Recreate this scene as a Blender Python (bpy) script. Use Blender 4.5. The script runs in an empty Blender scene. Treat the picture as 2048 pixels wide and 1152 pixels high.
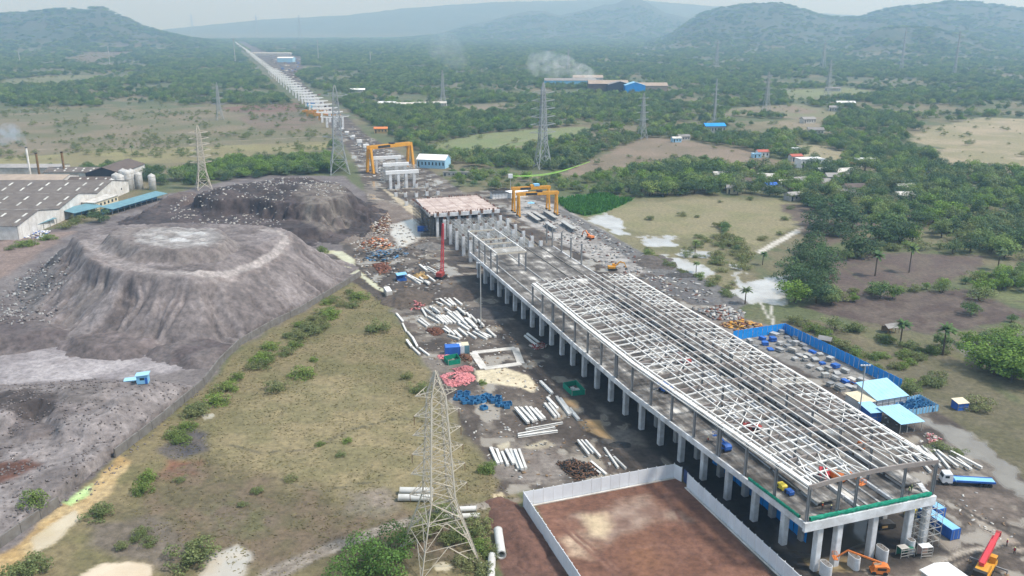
import bpy, bmesh, math, random
import numpy as np
from mathutils import Vector, Matrix
random.seed(7); rng = np.random.default_rng(11)
sc = bpy.context.scene; COL = sc.collection
# ------------------------------------------------------------------ camera
CH = 110.0                      # height of the drone above the plain, metres
FPX = 1720.0                    # focal length in pixels of the 2048 px wide photograph
HOR = 54.0                      # row of the horizon
PIT = math.atan((576 - HOR) / FPX); cP, sP = math.cos(PIT), math.sin(PIT)
cam = bpy.data.cameras.new('camera'); cam_o = bpy.data.objects.new('camera', cam); COL.objects.link(cam_o)
cam.sensor_width = 36.0; cam.lens = 36.0 * FPX / 2048; cam.clip_start = 1.0; cam.clip_end = 60000
cam_o.location = (0, 0, CH); cam_o.rotation_euler = (math.pi / 2 - PIT, 0, 0)
sc.camera = cam_o
# ------------------------------------------------------------------ sky, sun, exposure
SUN_EL, SUN_AZ = math.radians(57), math.radians(104)     # azimuth clockwise from the view direction (+Y)
w = bpy.data.worlds.new('World'); sc.world = w; w.use_nodes = True
nt = w.node_tree; nt.nodes.clear()
wo = nt.nodes.new('ShaderNodeOutputWorld'); bg = nt.nodes.new('ShaderNodeBackground')
sky = nt.nodes.new('ShaderNodeTexSky'); sky.sky_type = 'NISHITA'; sky.sun_disc = False
sky.sun_elevation = SUN_EL; sky.sun_rotation = SUN_AZ
sky.air_density = 1.0; sky.dust_density = 3.0; sky.ozone_density = 1.0
mx = nt.nodes.new('ShaderNodeMix'); mx.data_type = 'RGBA'; mx.inputs[0].default_value = 0.62
mx.inputs[7].default_value = (7.2, 9.1, 11.0, 1)            # even high cloud veil
nt.links.new(sky.outputs[0], mx.inputs[6]); nt.links.new(mx.outputs[2], bg.inputs[0])
bg.inputs[1].default_value = 0.08
nt.links.new(bg.outputs[0], wo.inputs[0])
sl = bpy.data.lights.new('sun', 'SUN'); sl.energy = 3.3; sl.angle = math.radians(7); sl.color = (1, .96, .9)
so = bpy.data.objects.new('sun', sl); COL.objects.link(so)
sd = Vector((math.sin(SUN_AZ) * math.cos(SUN_EL), math.cos(SUN_AZ) * math.cos(SUN_EL), math.sin(SUN_EL)))
so.rotation_euler = sd.to_track_quat('Z', 'Y').to_euler(); so.location = sd * 500
vs = sc.view_settings; vs.view_transform = 'Standard'; vs.look = 'None'; vs.exposure = 0.5; vs.gamma = 1.0; vs.use_curve_mapping = False
cy = sc.cycles; cy.max_bounces = 5; cy.diffuse_bounces = 3; cy.glossy_bounces = 2; cy.transmission_bounces = 2; cy.volume_bounces = 3
cy.transparent_max_bounces = 4; cy.caustics_reflective = False; cy.caustics_refractive = False
# ------------------------------------------------------------------ survey helpers: a photo pixel -> its place on a level plane
def G(x, y, z=0.0):
    a = (x - 1024) / FPX; b = (576 - y) / FPX
    dz = -sP + b * cP; t = (z - CH) / dz
    return Vector((a * t, (cP + b * sP) * t, z))
def ZAT(Y, ypx):                 # height at which a vertical at distance Y crosses pixel row ypx
    b = (576 - ypx) / FPX
    return CH + Y / (cP + b * sP) * (-sP + b * cP)
def GP(pts, z=0.0): return np.array([G(x, y, z)[:2] for x, y in pts])
AU = math.atan2((412 - 1024) / FPX, cP + (576 - 55) / FPX * sP)
UX = Vector((math.sin(AU), math.cos(AU), 0)); VX = Vector((math.cos(AU), -math.sin(AU), 0))
def S(u, v, z=0.0): return UX * u + VX * v + Vector((0, 0, z))
AXIS = math.atan2(UX.y, UX.x)      # world heading of the station axis
VHEAD = math.atan2(VX.y, VX.x)
# ------------------------------------------------------------------ numpy noise
def _h(ix, iy, s):
    n = (ix.astype(np.int64) * 374761393 + iy.astype(np.int64) * 668265263 + s * 1274126177) & 0xffffffff
    n = ((n ^ (n >> 13)) * 1274126177) & 0xffffffff
    return ((n ^ (n >> 16)) & 0xffff) / 65535.0
def vn(x, y, s=0):
    ix = np.floor(x); iy = np.floor(y); fx = x - ix; fy = y - iy
    fx = fx * fx * (3 - 2 * fx); fy = fy * fy * (3 - 2 * fy)
    return (_h(ix, iy, s) * (1 - fx) + _h(ix + 1, iy, s) * fx) * (1 - fy) + (_h(ix, iy + 1, s) * (1 - fx) + _h(ix + 1, iy + 1, s) * fx) * fy
def fbm(x, y, o=4, s=0):
    r = 0; a = .5; t = 0
    for k in range(o):
        r = r + a * vn(x, y, s + k * 7); t += a; a *= .5; x = x * 2.03 + 11.3; y = y * 2.03 + 5.1
    return r / t
def inpoly(px, py, poly):
    c = np.zeros(px.shape, bool); n = len(poly)
    for i in range(n):
        x0, y0 = poly[i]; x1, y1 = poly[(i + 1) % n]
        if y0 == y1: continue
        m = ((y0 > py) != (y1 > py)) & (px < (x1 - x0) * (py - y0) / (y1 - y0) + x0)
        c ^= m
    return c
def segdist(px, py, poly, closed=True):
    best = np.full(px.shape, 1e9); arc = np.zeros(px.shape); n = len(poly); acc = 0.0
    for i in range(n if closed else n - 1):
        x0, y0 = poly[i]; x1, y1 = poly[(i + 1) % n]
        dx, dy = x1 - x0, y1 - y0; L2 = dx * dx + dy * dy + 1e-9; L = math.sqrt(L2)
        t = np.clip(((px - x0) * dx + (py - y0) * dy) / L2, 0, 1)
        d = np.hypot(px - x0 - t * dx, py - y0 - t * dy)
        m = d < best; best = np.where(m, d, best); arc = np.where(m, acc + t * L, arc); acc += L
    return best, arc
def sdist(px, py, poly):
    d, a = segdist(px, py, poly); return np.where(inpoly(px, py, poly), -d, d), a
def sstep(a, b, x):
    t = np.clip((x - a) / (b - a), 0, 1); return t * t * (3 - 2 * t)
# ------------------------------------------------------------------ materials
M = {}
def mat(name, c, rough=.7, c2=None, ns=.6, amt=.5, metal=0.0, bump=0.0, orand=0.0, ns2=None, spec=.4):
    m = bpy.data.materials.new(name); m.use_nodes = True; n = m.node_tree; L = n.links
    b = n.nodes['Principled BSDF']; b.inputs['Roughness'].default_value = rough; b.inputs['Metallic'].default_value = metal
    b.inputs['Specular IOR Level'].default_value = spec
    ge = n.nodes.new('ShaderNodeNewGeometry')
    t1 = n.nodes.new('ShaderNodeTexNoise'); t1.inputs['Scale'].default_value = ns; t1.inputs['Detail'].default_value = 6; t1.inputs['Roughness'].default_value = .65
    L.new(ge.outputs['Position'], t1.inputs['Vector'])
    r = n.nodes.new('ShaderNodeMapRange'); r.inputs[1].default_value = .5 - .28 * (1.2 - amt); r.inputs[2].default_value = .5 + .28 * (1.2 - amt)
    L.new(t1.outputs[0], r.inputs[0])
    mm = n.nodes.new('ShaderNodeMix'); mm.data_type = 'RGBA'
    mm.inputs[6].default_value = (*c, 1); c2 = c2 or tuple(k * .72 for k in c); mm.inputs[7].default_value = (*c2, 1)
    L.new(r.outputs[0], mm.inputs[0]); out = mm.outputs[2]
    if orand:
        oi = n.nodes.new('ShaderNodeObjectInfo'); mr = n.nodes.new('ShaderNodeMapRange')
        mr.inputs[3].default_value = 1 - orand; mr.inputs[4].default_value = 1 + orand
        L.new(oi.outputs['Random'], mr.inputs[0])
        hs = n.nodes.new('ShaderNodeHueSaturation'); L.new(mr.outputs[0], hs.inputs['Value']); L.new(out, hs.inputs['Color']); out = hs.outputs[0]
    L.new(out, b.inputs['Base Color'])
    if bump:
        bp = n.nodes.new('ShaderNodeBump'); bp.inputs['Strength'].default_value = bump; bp.inputs['Distance'].default_value = .1
        L.new(t1.outputs[0], bp.inputs['Height']); L.new(bp.outputs[0], b.inputs['Normal'])
    M[name] = m; return m
mat('concrete', (.44, .44, .44), .85, (.27, .27, .265), .35, .6, orand=.08)
mat('concrete_white', (.7, .72, .75), .75, (.42, .42, .42), .3, .6, orand=.08)
mat('concrete_dark', (.2, .19, .18), .9, (.12, .11, .1), .4, .6)
mat('fence_white', (.74, .77, .81), .7, (.62, .645, .68), .3, .4, orand=.05)
mat('beam_white', (.72, .72, .7), .75, (.5, .48, .45), .5, .5, orand=.14)
mat('steel_white', (.82, .82, .8), .5, (.56, .52, .47), .35, .5, orand=.12)
mat('steel_grey', (.24, .25, .26), .55, (.17, .17, .175), .5, .4, orand=.08)
mat('rafter', (.3, .26, .24), .65, (.2, .17, .155), .3, .6, orand=.12)
mat('galv', (.52, .52, .5), .5, (.36, .355, .34), .5, .4, metal=.2)
mat('galv_beige', (.6, .55, .47), .6, (.42, .37, .3), .4, .4)
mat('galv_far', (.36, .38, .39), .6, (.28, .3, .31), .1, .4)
mat('rebar', (.12, .075, .05), .9, (.2, .1, .06), 1.5, .6)
mat('rust', (.2, .085, .05), .9, (.12, .05, .035), 1.0, .6, orand=.2)
mat('yellow', (.72, .36, .03), .5, (.5, .23, .03), .5, .4)
mat('yellow_bright', (.75, .6, .05), .5, (.6, .45, .05), .8, .4)
mat('orange', (.7, .22, .05), .5, (.5, .14, .04), .8, .4, orand=.15)
mat('red', (.7, .05, .075), .45, (.45, .05, .05), .6, .4)
mat('red_dull', (.38, .06, .05), .6, (.25, .05, .045), .6, .4)
mat('blue', (.03, .14, .5), .5, (.025, .1, .36), .5, .5, orand=.15)
mat('blue_bright', (.01, .3, .8), .45, (.01, .23, .66), .25, .5)
mat('blue_light', (.25, .55, .8), .5, (.2, .44, .66), .4, .4)
mat('blue_pale', (.36, .62, .8), .5, (.28, .5, .68), .3, .4)
mat('blue_crate', (.045, .2, .4), .6, (.03, .12, .25), .8, .5, orand=.25)
mat('teal', (.14, .29, .34), .6, (.1, .2, .25), .3, .5)
mat('green_net', (.0, .26, .16), .7, (.0, .18, .11), 1.2, .5)
mat('green_dark', (.02, .16, .1), .6, (.02, .1, .07), .8, .4)
mat('white', (.82, .83, .84), .5, (.68, .68, .68), .4, .4)
mat('cream', (.7, .62, .45), .7, (.55, .48, .35), .4, .5)
mat('offwhite', (.62, .6, .56), .8, (.36, .34, .31), .25, .6, orand=.1)
mat('black', (.02, .02, .022), .6, (.035, .033, .03), 1, .4)
mat('tyre', (.03, .03, .03), .9)
mat('glass', (.03, .05, .06), .1, (.02, .03, .04), .5, .3)
mat('wall_white', (.72, .71, .69), .8, (.48, .46, .43), .25, .55)
mat('roof_asb', (.1, .084, .075), .95, (.17, .15, .135), .22, .55, bump=.2)
mat('roof_brown', (.13, .1, .085), .95, (.08, .065, .058), .25, .5)
mat('roof_tan', (.38, .31, .25), .9, (.27, .22, .18), .2, .5)
mat('roof_red', (.42, .13, .09), .8, (.36, .08, .06), .4, .4)
mat('roof_grey', (.3, .29, .28), .9, (.2, .19, .185), .3, .5, orand=.2)
mat('skylight', (.6, .6, .56), .6, (.42, .42, .4), .5, .5, orand=.15)
mat('wood', (.3, .2, .11), .85, (.2, .13, .08), 1, .5, orand=.2)
mat('ply', (.45, .3, .12), .7, (.34, .22, .09), .8, .5)
mat('pink', (.62, .24, .25), .7, (.45, .16, .17), 1.5, .5, orand=.2)
mat('tarp_blue', (.03, .16, .6), .5, (.02, .1, .45), .8, .5)
mat('silo', (.55, .55, .54), .5, (.38, .36, .33), .4, .6, metal=.2)
mat('chimney_rust', (.25, .15, .05), .8, (.14, .08, .04), .4, .5)
mat('bark', (.12, .09, .065), .95, (.07, .055, .04), 1.5, .5)
mat('skin', (.2, .11, .07), .7); mat('cloth_orange', (.8, .16, .05), .8); mat('cloth_green', (.35, .6, .15), .8)
mat('cloth_blue', (.05, .08, .2), .8); mat('cloth_dark', (.04, .04, .05), .8); mat('helmet', (.8, .75, .3), .5)
mat('lime', (.35, .75, .1), .5)
mat('formply', (.42, .3, .26), .8, (.3, .21, .18), .25, .6)
mat('slab_pink', (.52, .44, .4), .85, (.33, .25, .22), .22, .75)
# ------------------------------------------------------------------ mesh + thing helpers
def new_mesh(name, v, f, m=None, smooth=False):
    me = bpy.data.meshes.new(name); me.from_pydata([tuple(p) for p in v], [], f); me.update()
    if m: me.materials.append(M[m] if isinstance(m, str) else m)
    if smooth: me.polygons.foreach_set('use_smooth', np.ones(len(me.polygons), bool))
    return me
def fast_mesh(name, v, faces, m=None, smooth=False):
    v = np.asarray(v, np.float32); faces = np.asarray(faces, np.int32); k = faces.shape[1]
    me = bpy.data.meshes.new(name); me.vertices.add(len(v)); me.vertices.foreach_set('co', v.ravel())
    me.loops.add(faces.size); me.loops.foreach_set('vertex_index', faces.ravel())
    me.polygons.add(len(faces)); me.polygons.foreach_set('loop_start', np.arange(0, faces.size, k, dtype=np.int32))
    me.polygons.foreach_set('loop_total', np.full(len(faces), k, np.int32))
    if smooth: me.polygons.foreach_set('use_smooth', np.ones(len(faces), bool))
    me.update(calc_edges=True)
    if m: me.materials.append(M[m] if isinstance(m, str) else m)
    return me
_unit = {}
CUBE_V = [(x, y, z) for z in (-.5, .5) for y in (-.5, .5) for x in (-.5, .5)]
CUBE_F = [(0, 2, 3, 1), (4, 5, 7, 6), (0, 1, 5, 4), (2, 6, 7, 3), (0, 4, 6, 2), (1, 3, 7, 5)]
def prof_mesh(name, prof, m):      # profile in XY, extruded -.5..+.5 in Z
    n = len(prof); v = [(x, y, -.5) for x, y in prof] + [(x, y, .5) for x, y in prof]
    f = [(i, (i + 1) % n, n + (i + 1) % n, n + i) for i in range(n)] + [tuple(range(n - 1, -1, -1)), tuple(range(n, 2 * n))]
    return new_mesh(name, v, f, m)
IPROF = [(-.5, -.5), (.5, -.5), (.5, -.38), (.12, -.3), (.12, .3), (.5, .38), (.5, .5), (-.5, .5), (-.5, .38), (-.12, .3), (-.12, -.3), (-.5, -.38)]
LPROF = [(-.5, -.5), (.5, -.5), (.5, -.3), (-.3, -.3), (-.3, .5), (-.5, .5)]
def unit(kind, m):
    k = (kind, m)
    if k not in _unit:
        if kind == 'cube': _unit[k] = new_mesh('bar_' + m, CUBE_V, CUBE_F, m)
        elif kind == 'ibeam': _unit[k] = prof_mesh('ibeam_' + m, IPROF, m)
        elif kind == 'angle': _unit[k] = prof_mesh('angle_' + m, LPROF, m)
        elif kind.startswith('cyl'):
            n = int(kind[3:] or 12); pr = [(.5 * math.cos(2 * math.pi * i / n), .5 * math.sin(2 * math.pi * i / n)) for i in range(n)]
            me = prof_mesh('round_' + m, pr, m)
            for p in me.polygons: p.use_smooth = len(p.vertices) == 4
            _unit[k] = me
        elif kind == 'tube':
            n = 20; v = []; f = []
            for z in (-.5, .5):
                for r in (.5, .4):
                    v += [(r * math.cos(2 * math.pi * i / n), r * math.sin(2 * math.pi * i / n), z) for i in range(n)]
            for i in range(n):
                j = (i + 1) % n
                f += [(i, j, 2 * n + j, 2 * n + i), (n + j, n + i, 3 * n + i, 3 * n + j), (j, i, n + i, n + j), (2 * n + i, 2 * n + j, 3 * n + j, 3 * n + i)]
            me = new_mesh('tube_' + m, v, f, m)
            for p in me.polygons: p.use_smooth = p.index % 4 < 2
            _unit[k] = me
        elif kind == 'wheel':
            n = 16; prof = [(.0, -.3), (.2, -.3), (.25, -.5), (.46, -.5), (.5, -.4), (.5, .4), (.46, .5), (.25, .5), (.2, .3), (.0, .3)]
            v = []; f = []
            for r, z in prof: v += [(r * math.cos(2 * math.pi * i / n), r * math.sin(2 * math.pi * i / n), z) for i in range(n)]
            for a in range(len(prof) - 1):
                for i in range(n): f.append((a * n + i, a * n + (i + 1) % n, (a + 1) * n + (i + 1) % n, (a + 1) * n + i))
            _unit[k] = new_mesh('wheel_' + m, v, f, m)
    return _unit[k]
def put(name, me, parent=None, mw=None, sub=None):
    o = bpy.data.objects.new(name, me); COL.objects.link(o)
    if mw is not None: o.matrix_basis = mw
    if sub is not None:
        o.parent = sub; o.matrix_parent_inverse = sub.matrix_basis.inverted()
    elif parent is not None: o.parent = parent
    return o
def barmat(p0, p1, w, h, roll=None):
    p0 = Vector(p0); p1 = Vector(p1); d = p1 - p0; L = d.length; z = d / L
    up = Vector((0, 0, 1)) if abs(z.z) < .95 else (roll or Vector((0, 1, 0)))
    x = up.cross(z)
    x.normalize(); y = z.cross(x)
    c = (p0 + p1) / 2
    m = Matrix(((x.x * w, y.x * h, z.x * L, c.x), (x.y * w, y.y * h, z.y * L, c.y), (x.z * w, y.z * h, z.z * L, c.z), (0, 0, 0, 1)))
    return m
def tag(o, label, cat, group=None, kind=None):
    if label: o['label'] = label
    if cat: o['category'] = cat
    if group: o['group'] = group
    if kind: o['kind'] = kind
    return o
class T:
    def __init__(s, name, label, cat, loc=(0, 0, 0), rz=0.0, group=None):
        o = bpy.data.objects.new(name, None); COL.objects.link(o); s.o = o
        o.location = Vector(loc); o.rotation_euler = (0, 0, rz); o.empty_display_size = .5
        tag(o, label, cat, group); s.loc = Vector(loc); s.inv = Matrix.LocRotScale(Vector(loc), Matrix.Rotation(rz, 3, 'Z'), None).inverted()
    def L(s, p): return s.inv @ Vector(p)                     # world -> local
    def bar(s, name, p0, p1, wd, hh, m, kind='cube', sub=None, roll=None):
        return put(name, unit(kind, m), s.o, barmat(p0, p1, wd, hh, roll), sub)
    def barw(s, name, p0, p1, wd, hh, m, kind='cube', sub=None):
        d = VX if True else None
        return s.bar(name, s.L(p0), s.L(p1), wd, hh, m, kind, sub, roll=(s.inv.to_3x3() @ VX))
    def box(s, name, c, size, m, rz=0.0, sub=None, rx=0.0, ry=0.0):
        return put(name, unit('cube', m), s.o, Matrix.Translation(c) @ Matrix.Rotation(rz, 4, 'Z') @ Matrix.Rotation(ry, 4, 'Y') @ Matrix.Rotation(rx, 4, 'X') @ Matrix.Diagonal((*size, 1)), sub)
    def mesh(s, name, v, f, m, sub=None, smooth=False):
        return put(name, new_mesh(name, v, f, m, smooth), s.o, None, sub)
    def prism(s, name, prof, wd, m, y=0.0, sub=None):          # side profile (x,z) extruded along local y
        n = len(prof); v = [(a, y - wd / 2, b) for a, b in prof] + [(a, y + wd / 2, b) for a, b in prof]
        f = [(i, (i + 1) % n, n + (i + 1) % n, n + i) for i in range(n)] + [tuple(range(n - 1, -1, -1)), tuple(range(n, 2 * n))]
        return s.mesh(name, v, f, m, sub)
    def wheel(s, c, r, wd, m='tyre', name='wheel', ax='y'):
        R = Matrix.Rotation(math.pi / 2, 4, 'X') if ax == 'y' else Matrix.Rotation(math.pi / 2, 4, 'Y')
        return put(name, unit('wheel', m), s.o, Matrix.Translation(c) @ R @ Matrix.Diagonal((2 * r, 2 * r, wd, 1)))
def copy_thing(root, loc, rz=None, label=None, group=None, scale=None):
    r = root.copy(); COL.objects.link(r); r.location = loc
    if rz is not None: r.rotation_euler = (0, 0, rz)
    if scale is not None: r.scale = scale if hasattr(scale, '__len__') else (scale,) * 3
    if label: r['label'] = label
    if group: r['group'] = group
    for ch in list(root.children):
        c = ch.copy(); COL.objects.link(c); c.parent = r
        for g in list(ch.children):
            d = g.copy(); COL.objects.link(d); d.parent = c
    return r
# ================================================================== TERRAIN
HILLS = [  # photo silhouette, distance, front width, back width
    ([(-260, 60), (-80, 40), (0, 29), (60, 25), (120, 20), (205, 17), (240, 33), (290, 56), (330, 66), (380, 78), (470, 98)], 5600, 1200, 1500),
    ([(1290, 98), (1340, 72), (1400, 30), (1440, 18), (1480, 12), (1560, 7), (1600, 19), (1640, 32), (1680, 37), (1720, 36), (1760, 22), (1800, 15), (1850, 12), (1900, 5), (1960, 7), (2048, 20), (2150, 35), (2400, 60)], 5900, 1500, 1500),
    ([(780, 80), (880, 66), (930, 51), (980, 42), (1020, 30), (1060, 22), (1090, 22), (1120, 31), (1160, 22), (1200, 12), (1230, 8), (1262, -6), (1290, 2), (1330, 25), (1390, 40), (1500, 64)], 9500, 1800, 2000),
    ([(1640, 108), (1720, 84), (1750, 62), (1790, 55), (1860, 58), (1920, 70), (2000, 92), (2060, 104)], 4000, 650, 900),
    ([(300, 62), (520, 40), (700, 30), (800, 18), (900, 10), (1000, 4), (1120, 2), (1250, -2), (1420, 12), (1700, 30), (2100, 40)], 13000, 2200, 2500)]
HK = []
for sil, D, wf, wb in HILLS:
    bb = []; zz = []
    for x, y in sil:
        b = (576 - y) / FPX; bb.append((x - 1024) / FPX / (cP + b * sP)); zz.append(max(0, ZAT(D, y)))
    HK.append((np.array(bb), np.array(zz), D, wf, wb))
def hill_z(X, Y):
    z = np.zeros_like(X); r = np.hypot(X, Y); Ys = np.maximum(Y, 1)
    for bb, zz, D, wf, wb in HK:
        a = X / Ys; c = np.interp(a, bb, zz, left=0, right=0)
        c = np.where(a < bb[0], zz[0] * np.exp(-((a - bb[0]) / .06) ** 2), c); c = np.where(a > bb[-1], zz[-1] * np.exp(-((a - bb[-1]) / .06) ** 2), c)
        t = (Ys - D) / np.where(Ys < D, wf, wb)
        n = fbm(X / 420., Y / 420., 4, 31) - .5
        p = np.exp(-(t * 1.15) ** 2)
        z = np.maximum(z, c * np.clip(p * (1 + 1.0 * n * (1 - p)), 0, 1.02))
    return np.where(r > 1500, z, 0.0)
# ---- ground colours -------------------------------------------------
GREEN, DRY, MUD = (.08, .095, .04), (.14, .12, .07), (.105, .082, .068)
SITE = [(985, 1003), (1000, 960), (962, 905), (935, 870), (905, 805), (872, 775), (848, 730), (825, 690), (800, 640), (775, 606), (742, 575), (722, 550), (690, 505), (672, 470), (690, 440), (735, 405), (715, 335), (695, 300), (650, 240), (590, 172), (540, 132), (470, 84), (490, 84), (530, 104), (604, 114), (608, 140), (592, 152), (640, 200), (700, 238), (735, 270), (805, 310), (870, 345), (930, 385), (1010, 376), (1100, 388), (1125, 415), (1260, 495), (1335, 540), (1490, 605), (1470, 630), (1500, 645), (1565, 655), (1620, 690), (1790, 765), (1860, 815), (1920, 850), (2100, 990), (2150, 1260), (1600, 1260), (1360, 935), (1045, 985)]
Z = []   # (polygon px, colour a, colour b, noise scale m, soft m, wet, warp m)
def zone(p, a, b, ns=6., soft=1.5, wet=0., warp=2., zz=0.): Z.append((GP(p, zz), np.array(a), np.array(b), ns, soft, wet, warp))
def zone_uv(p, a, b, ns=6., soft=1.5, wet=0., warp=2.): Z.append((np.array([S(u, v)[:2] for u, v in p]), np.array(a), np.array(b), ns, soft, wet, warp))
# far clearings
zone([(0, 228), (180, 222), (420, 214), (600, 213), (640, 236), (655, 282), (560, 296), (330, 306), (130, 322), (-90, 330), (-90, 235)], (.16, .132, .085), (.105, .105, .05), 40, 8, 0, 14)
zone([(-60, 322), (200, 301), (440, 292), (662, 282), (657, 299), (560, 306), (430, 322), (240, 330), (-60, 345)], (.2, .185, .085), (.17, .15, .075), 30, 4, 0, 6)
zone([(470, 236), (560, 214), (600, 213), (640, 245), (600, 262), (520, 262)], (.15, .11, .08), (.1, .09, .05), 25, 10, 0, 10)
zone([(440, 215), (600, 205), (600, 222), (470, 226)], (.15, .075, .055), (.12, .09, .06), 15, 6, 0, 8)
zone([(845, 291), (960, 268), (1080, 258), (1172, 253), (1185, 262), (1160, 276), (1050, 291), (960, 303), (872, 308)], (.135, .17, .068), (.15, .165, .075), 25, 4, 0, 6)
zone([(1120, 348), (1180, 320), (1255, 290), (1300, 275), (1350, 279), (1440, 292), (1500, 300), (1570, 330), (1500, 350), (1440, 322), (1380, 322), (1250, 337), (1170, 352)], (.19, .145, .105), (.15, .12, .08), 25, 4, 0, 6)
zone([(1585, 290), (1640, 290), (1692, 306), (1680, 320), (1610, 318)], (.25, .22, .13), (.21, .18, .11), 20, 3, 0, 4)
zone([(1818, 283), (1850, 258), (1970, 234), (2080, 240), (2080, 345), (1985, 348), (1960, 352), (1900, 342), (1868, 312), (1885, 295)], (.27, .225, .15), (.2, .18, .1), 30, 4, 0, 8)
zone([(1480, 215), (1600, 208), (1690, 228), (1650, 246), (1540, 232), (1440, 230)], (.15, .15, .08), (.18, .14, .1), 25, 5, 0, 8)
zone([(1500, 245), (1600, 238), (1660, 250), (1640, 262), (1560, 262)], (.2, .165, .11), (.16, .14, .08), 25, 4, 0, 6)
zone([(1560, 180), (1700, 175), (1790, 188), (1680, 196), (1580, 198)], (.15, .17, .08), (.13, .14, .07), 30, 8, 0, 10)
zone([(1380, 104), (1520, 96), (1545, 102), (1440, 112)], (.19, .16, .11), (.16, .14, .1), 40, 15, 0, 20)
zone([(900, 212), (1010, 205), (1050, 214), (960, 222)], (.17, .14, .1), (.13, .12, .07), 30, 6, 0, 8)
zone([(120, 120), (330, 82), (430, 86), (330, 95), (180, 128)], (.13, .1, .075), (.11, .1, .06), 60, 20, 0, 20)
zone([(0, 160), (140, 150), (230, 152), (140, 170), (0, 172)], (.15, .15, .08), (.11, .12, .06), 40, 8, 0, 12)
# wetland right of the yard
zone([(1130, 420), (1210, 400), (1400, 393), (1590, 398), (1640, 432), (1560, 480), (1500, 515), (1480, 580), (1400, 600), (1330, 560), (1230, 480)], (.17, .15, .085), (.125, .12, .058), 12, 4, 0, 4)
zone([(1215, 412), (1400, 398), (1580, 402), (1610, 440), (1520, 492), (1400, 480), (1300, 468), (1235, 452)], (.2, .175, .1), (.17, .16, .08), 14, 4, 0, 4)
zone([(1112, 398), (1200, 386), (1268, 402), (1215, 424), (1170, 432), (1140, 424)], (.05, .15, .03), (.07, .17, .04), 6, 2, 0, 3)
for p in ([(1172, 436), (1205, 425), (1232, 435), (1252, 458), (1268, 470), (1225, 470)], [(1280, 476), (1345, 472), (1352, 492), (1310, 497)], [(1362, 502), (1420, 500), (1418, 518), (1372, 516)],
          [(1310, 508), (1362, 516), (1428, 545), (1412, 560), (1370, 552), (1330, 535)], [(1470, 532), (1480, 532), (1484, 566), (1572, 548), (1580, 590), (1560, 610), (1505, 606), (1470, 592)]):
    zone(p, (.46, .455, .44), (.38, .365, .34), 8, 1.2, 1, 6.5)
zone([(1512, 503), (1600, 455), (1620, 445), (1622, 450), (1604, 462), (1520, 508)], (.5, .48, .44), (.4, .37, .32), 3, .6, 0, .5)
for a, b in (((1540, 608), (1545, 650)), ((1520, 606), (1538, 640))): zone([a, (a[0] + 4, a[1]), (b[0] + 5, b[1]), b], (.42, .4, .36), (.36, .34, .3), 3, .4, .6, 1)
# plots beyond the wetland
_i0 = len(Z)
zone([(1655, 505), (1800, 492), (1970, 512), (1965, 530), (1900, 562), (1690, 602), (1640, 570)], (.125, .085, .07), (.16, .12, .09), 7, 2, 0, 2)
zone([(1655, 478), (1900, 488), (1990, 496), (1975, 512), (1800, 505), (1655, 510)], (.12, .14, .05), (.15, .15, .07), 8, 3, 0, 3)
zone([(1600, 615), (1720, 592), (1930, 578), (2048, 622), (2060, 634), (1860, 668), (1800, 660), (1700, 640)], (.1, .066, .054), (.15, .11, .085), 4, 2, 0, 2)
zone([(1740, 470), (1950, 460), (1960, 480), (1860, 495)], (.2, .18, .095), (.17, .16, .08), 10, 3, 0, 3)
zone([(1560, 410), (1760, 400), (1770, 440), (1640, 500)], (.14, .1, .075), (.17, .13, .09), 10, 4, 0, 4)
zone([(1700, 640), (1860, 668), (2060, 640), (2060, 690), (1900, 735), (1760, 700)], (.16, .155, .07), (.17, .14, .085), 8, 3, 0, 3)
zone([(1960, 580), (2060, 572), (2060, 615), (1990, 600)], (.18, .2, .08), (.16, .17, .07), 8, 2, 0, 2)
zone([(1560, 645), (1640, 640), (1760, 700), (1840, 712), (1790, 735), (1745, 760), (1640, 690)], (.18, .145, .085), (.155, .135, .07), 7, 2, 0, 2)
zone([(1745, 752), (1850, 708), (1945, 735), (2080, 850), (2100, 1000), (2048, 960), (1870, 820)], (.17, .145, .085), (.135, .12, .06), 6, 3, 0, 3)
zone([(1900, 690), (2060, 660), (2060, 700), (1960, 730)], (.24, .23, .2), (.14, .13, .07), 2.5, 4, 0, 3)
for _k in range(_i0, len(Z)): Z[_k] = (Z[_k][0], Z[_k][1] * np.array((.66, .68, .7)), Z[_k][2] * np.array((.66, .68, .7))) + Z[_k][3:]
# near left pasture
zone([(722, 556), (770, 604), (800, 650), (825, 700), (850, 745), (880, 800), (925, 880), (1000, 965), (1045, 1000), (1045, 1060), (900, 1260), (-120, 1260), (-60, 1140), (120, 1010), (235, 915), (330, 840), (410, 775), (480, 700), (600, 630)], (.17, .138, .072), (.125, .112, .05), 9, 1.5, 0, 2)
zone([(520, 800), (700, 740), (860, 830), (930, 960), (700, 1010), (430, 960), (440, 860)], (.215, .175, .095), (.16, .14, .07), 7, 12, 0, 6)
zone([(240, 1010), (400, 920), (560, 960), (720, 1020), (960, 1040), (960, 1120), (600, 1152), (330, 1120)], (.1, .085, .045), (.135, .1, .065), 5, 9, 0, 5)
zone([(395, 1010), (470, 985), (560, 1010), (540, 1060), (430, 1070)], (.13, .1, .07), (.1, .095, .045), 4, 5, 0, 4)
zone([(370, 850), (420, 870), (415, 905), (340, 925), (320, 900)], (.06, .055, .06), (.1, .085, .075), 4, 2.5, 0, 2)
zone([(330, 925), (400, 925), (390, 950), (320, 960)], (.17, .075, .045), (.13, .09, .06), 3, 3, 0, 2)
zone([(200, 1040), (320, 1030), (400, 1090), (330, 1140), (180, 1100)], (.14, .115, .09), (.11, .09, .065), 2, 4, 0, 3)
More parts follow.
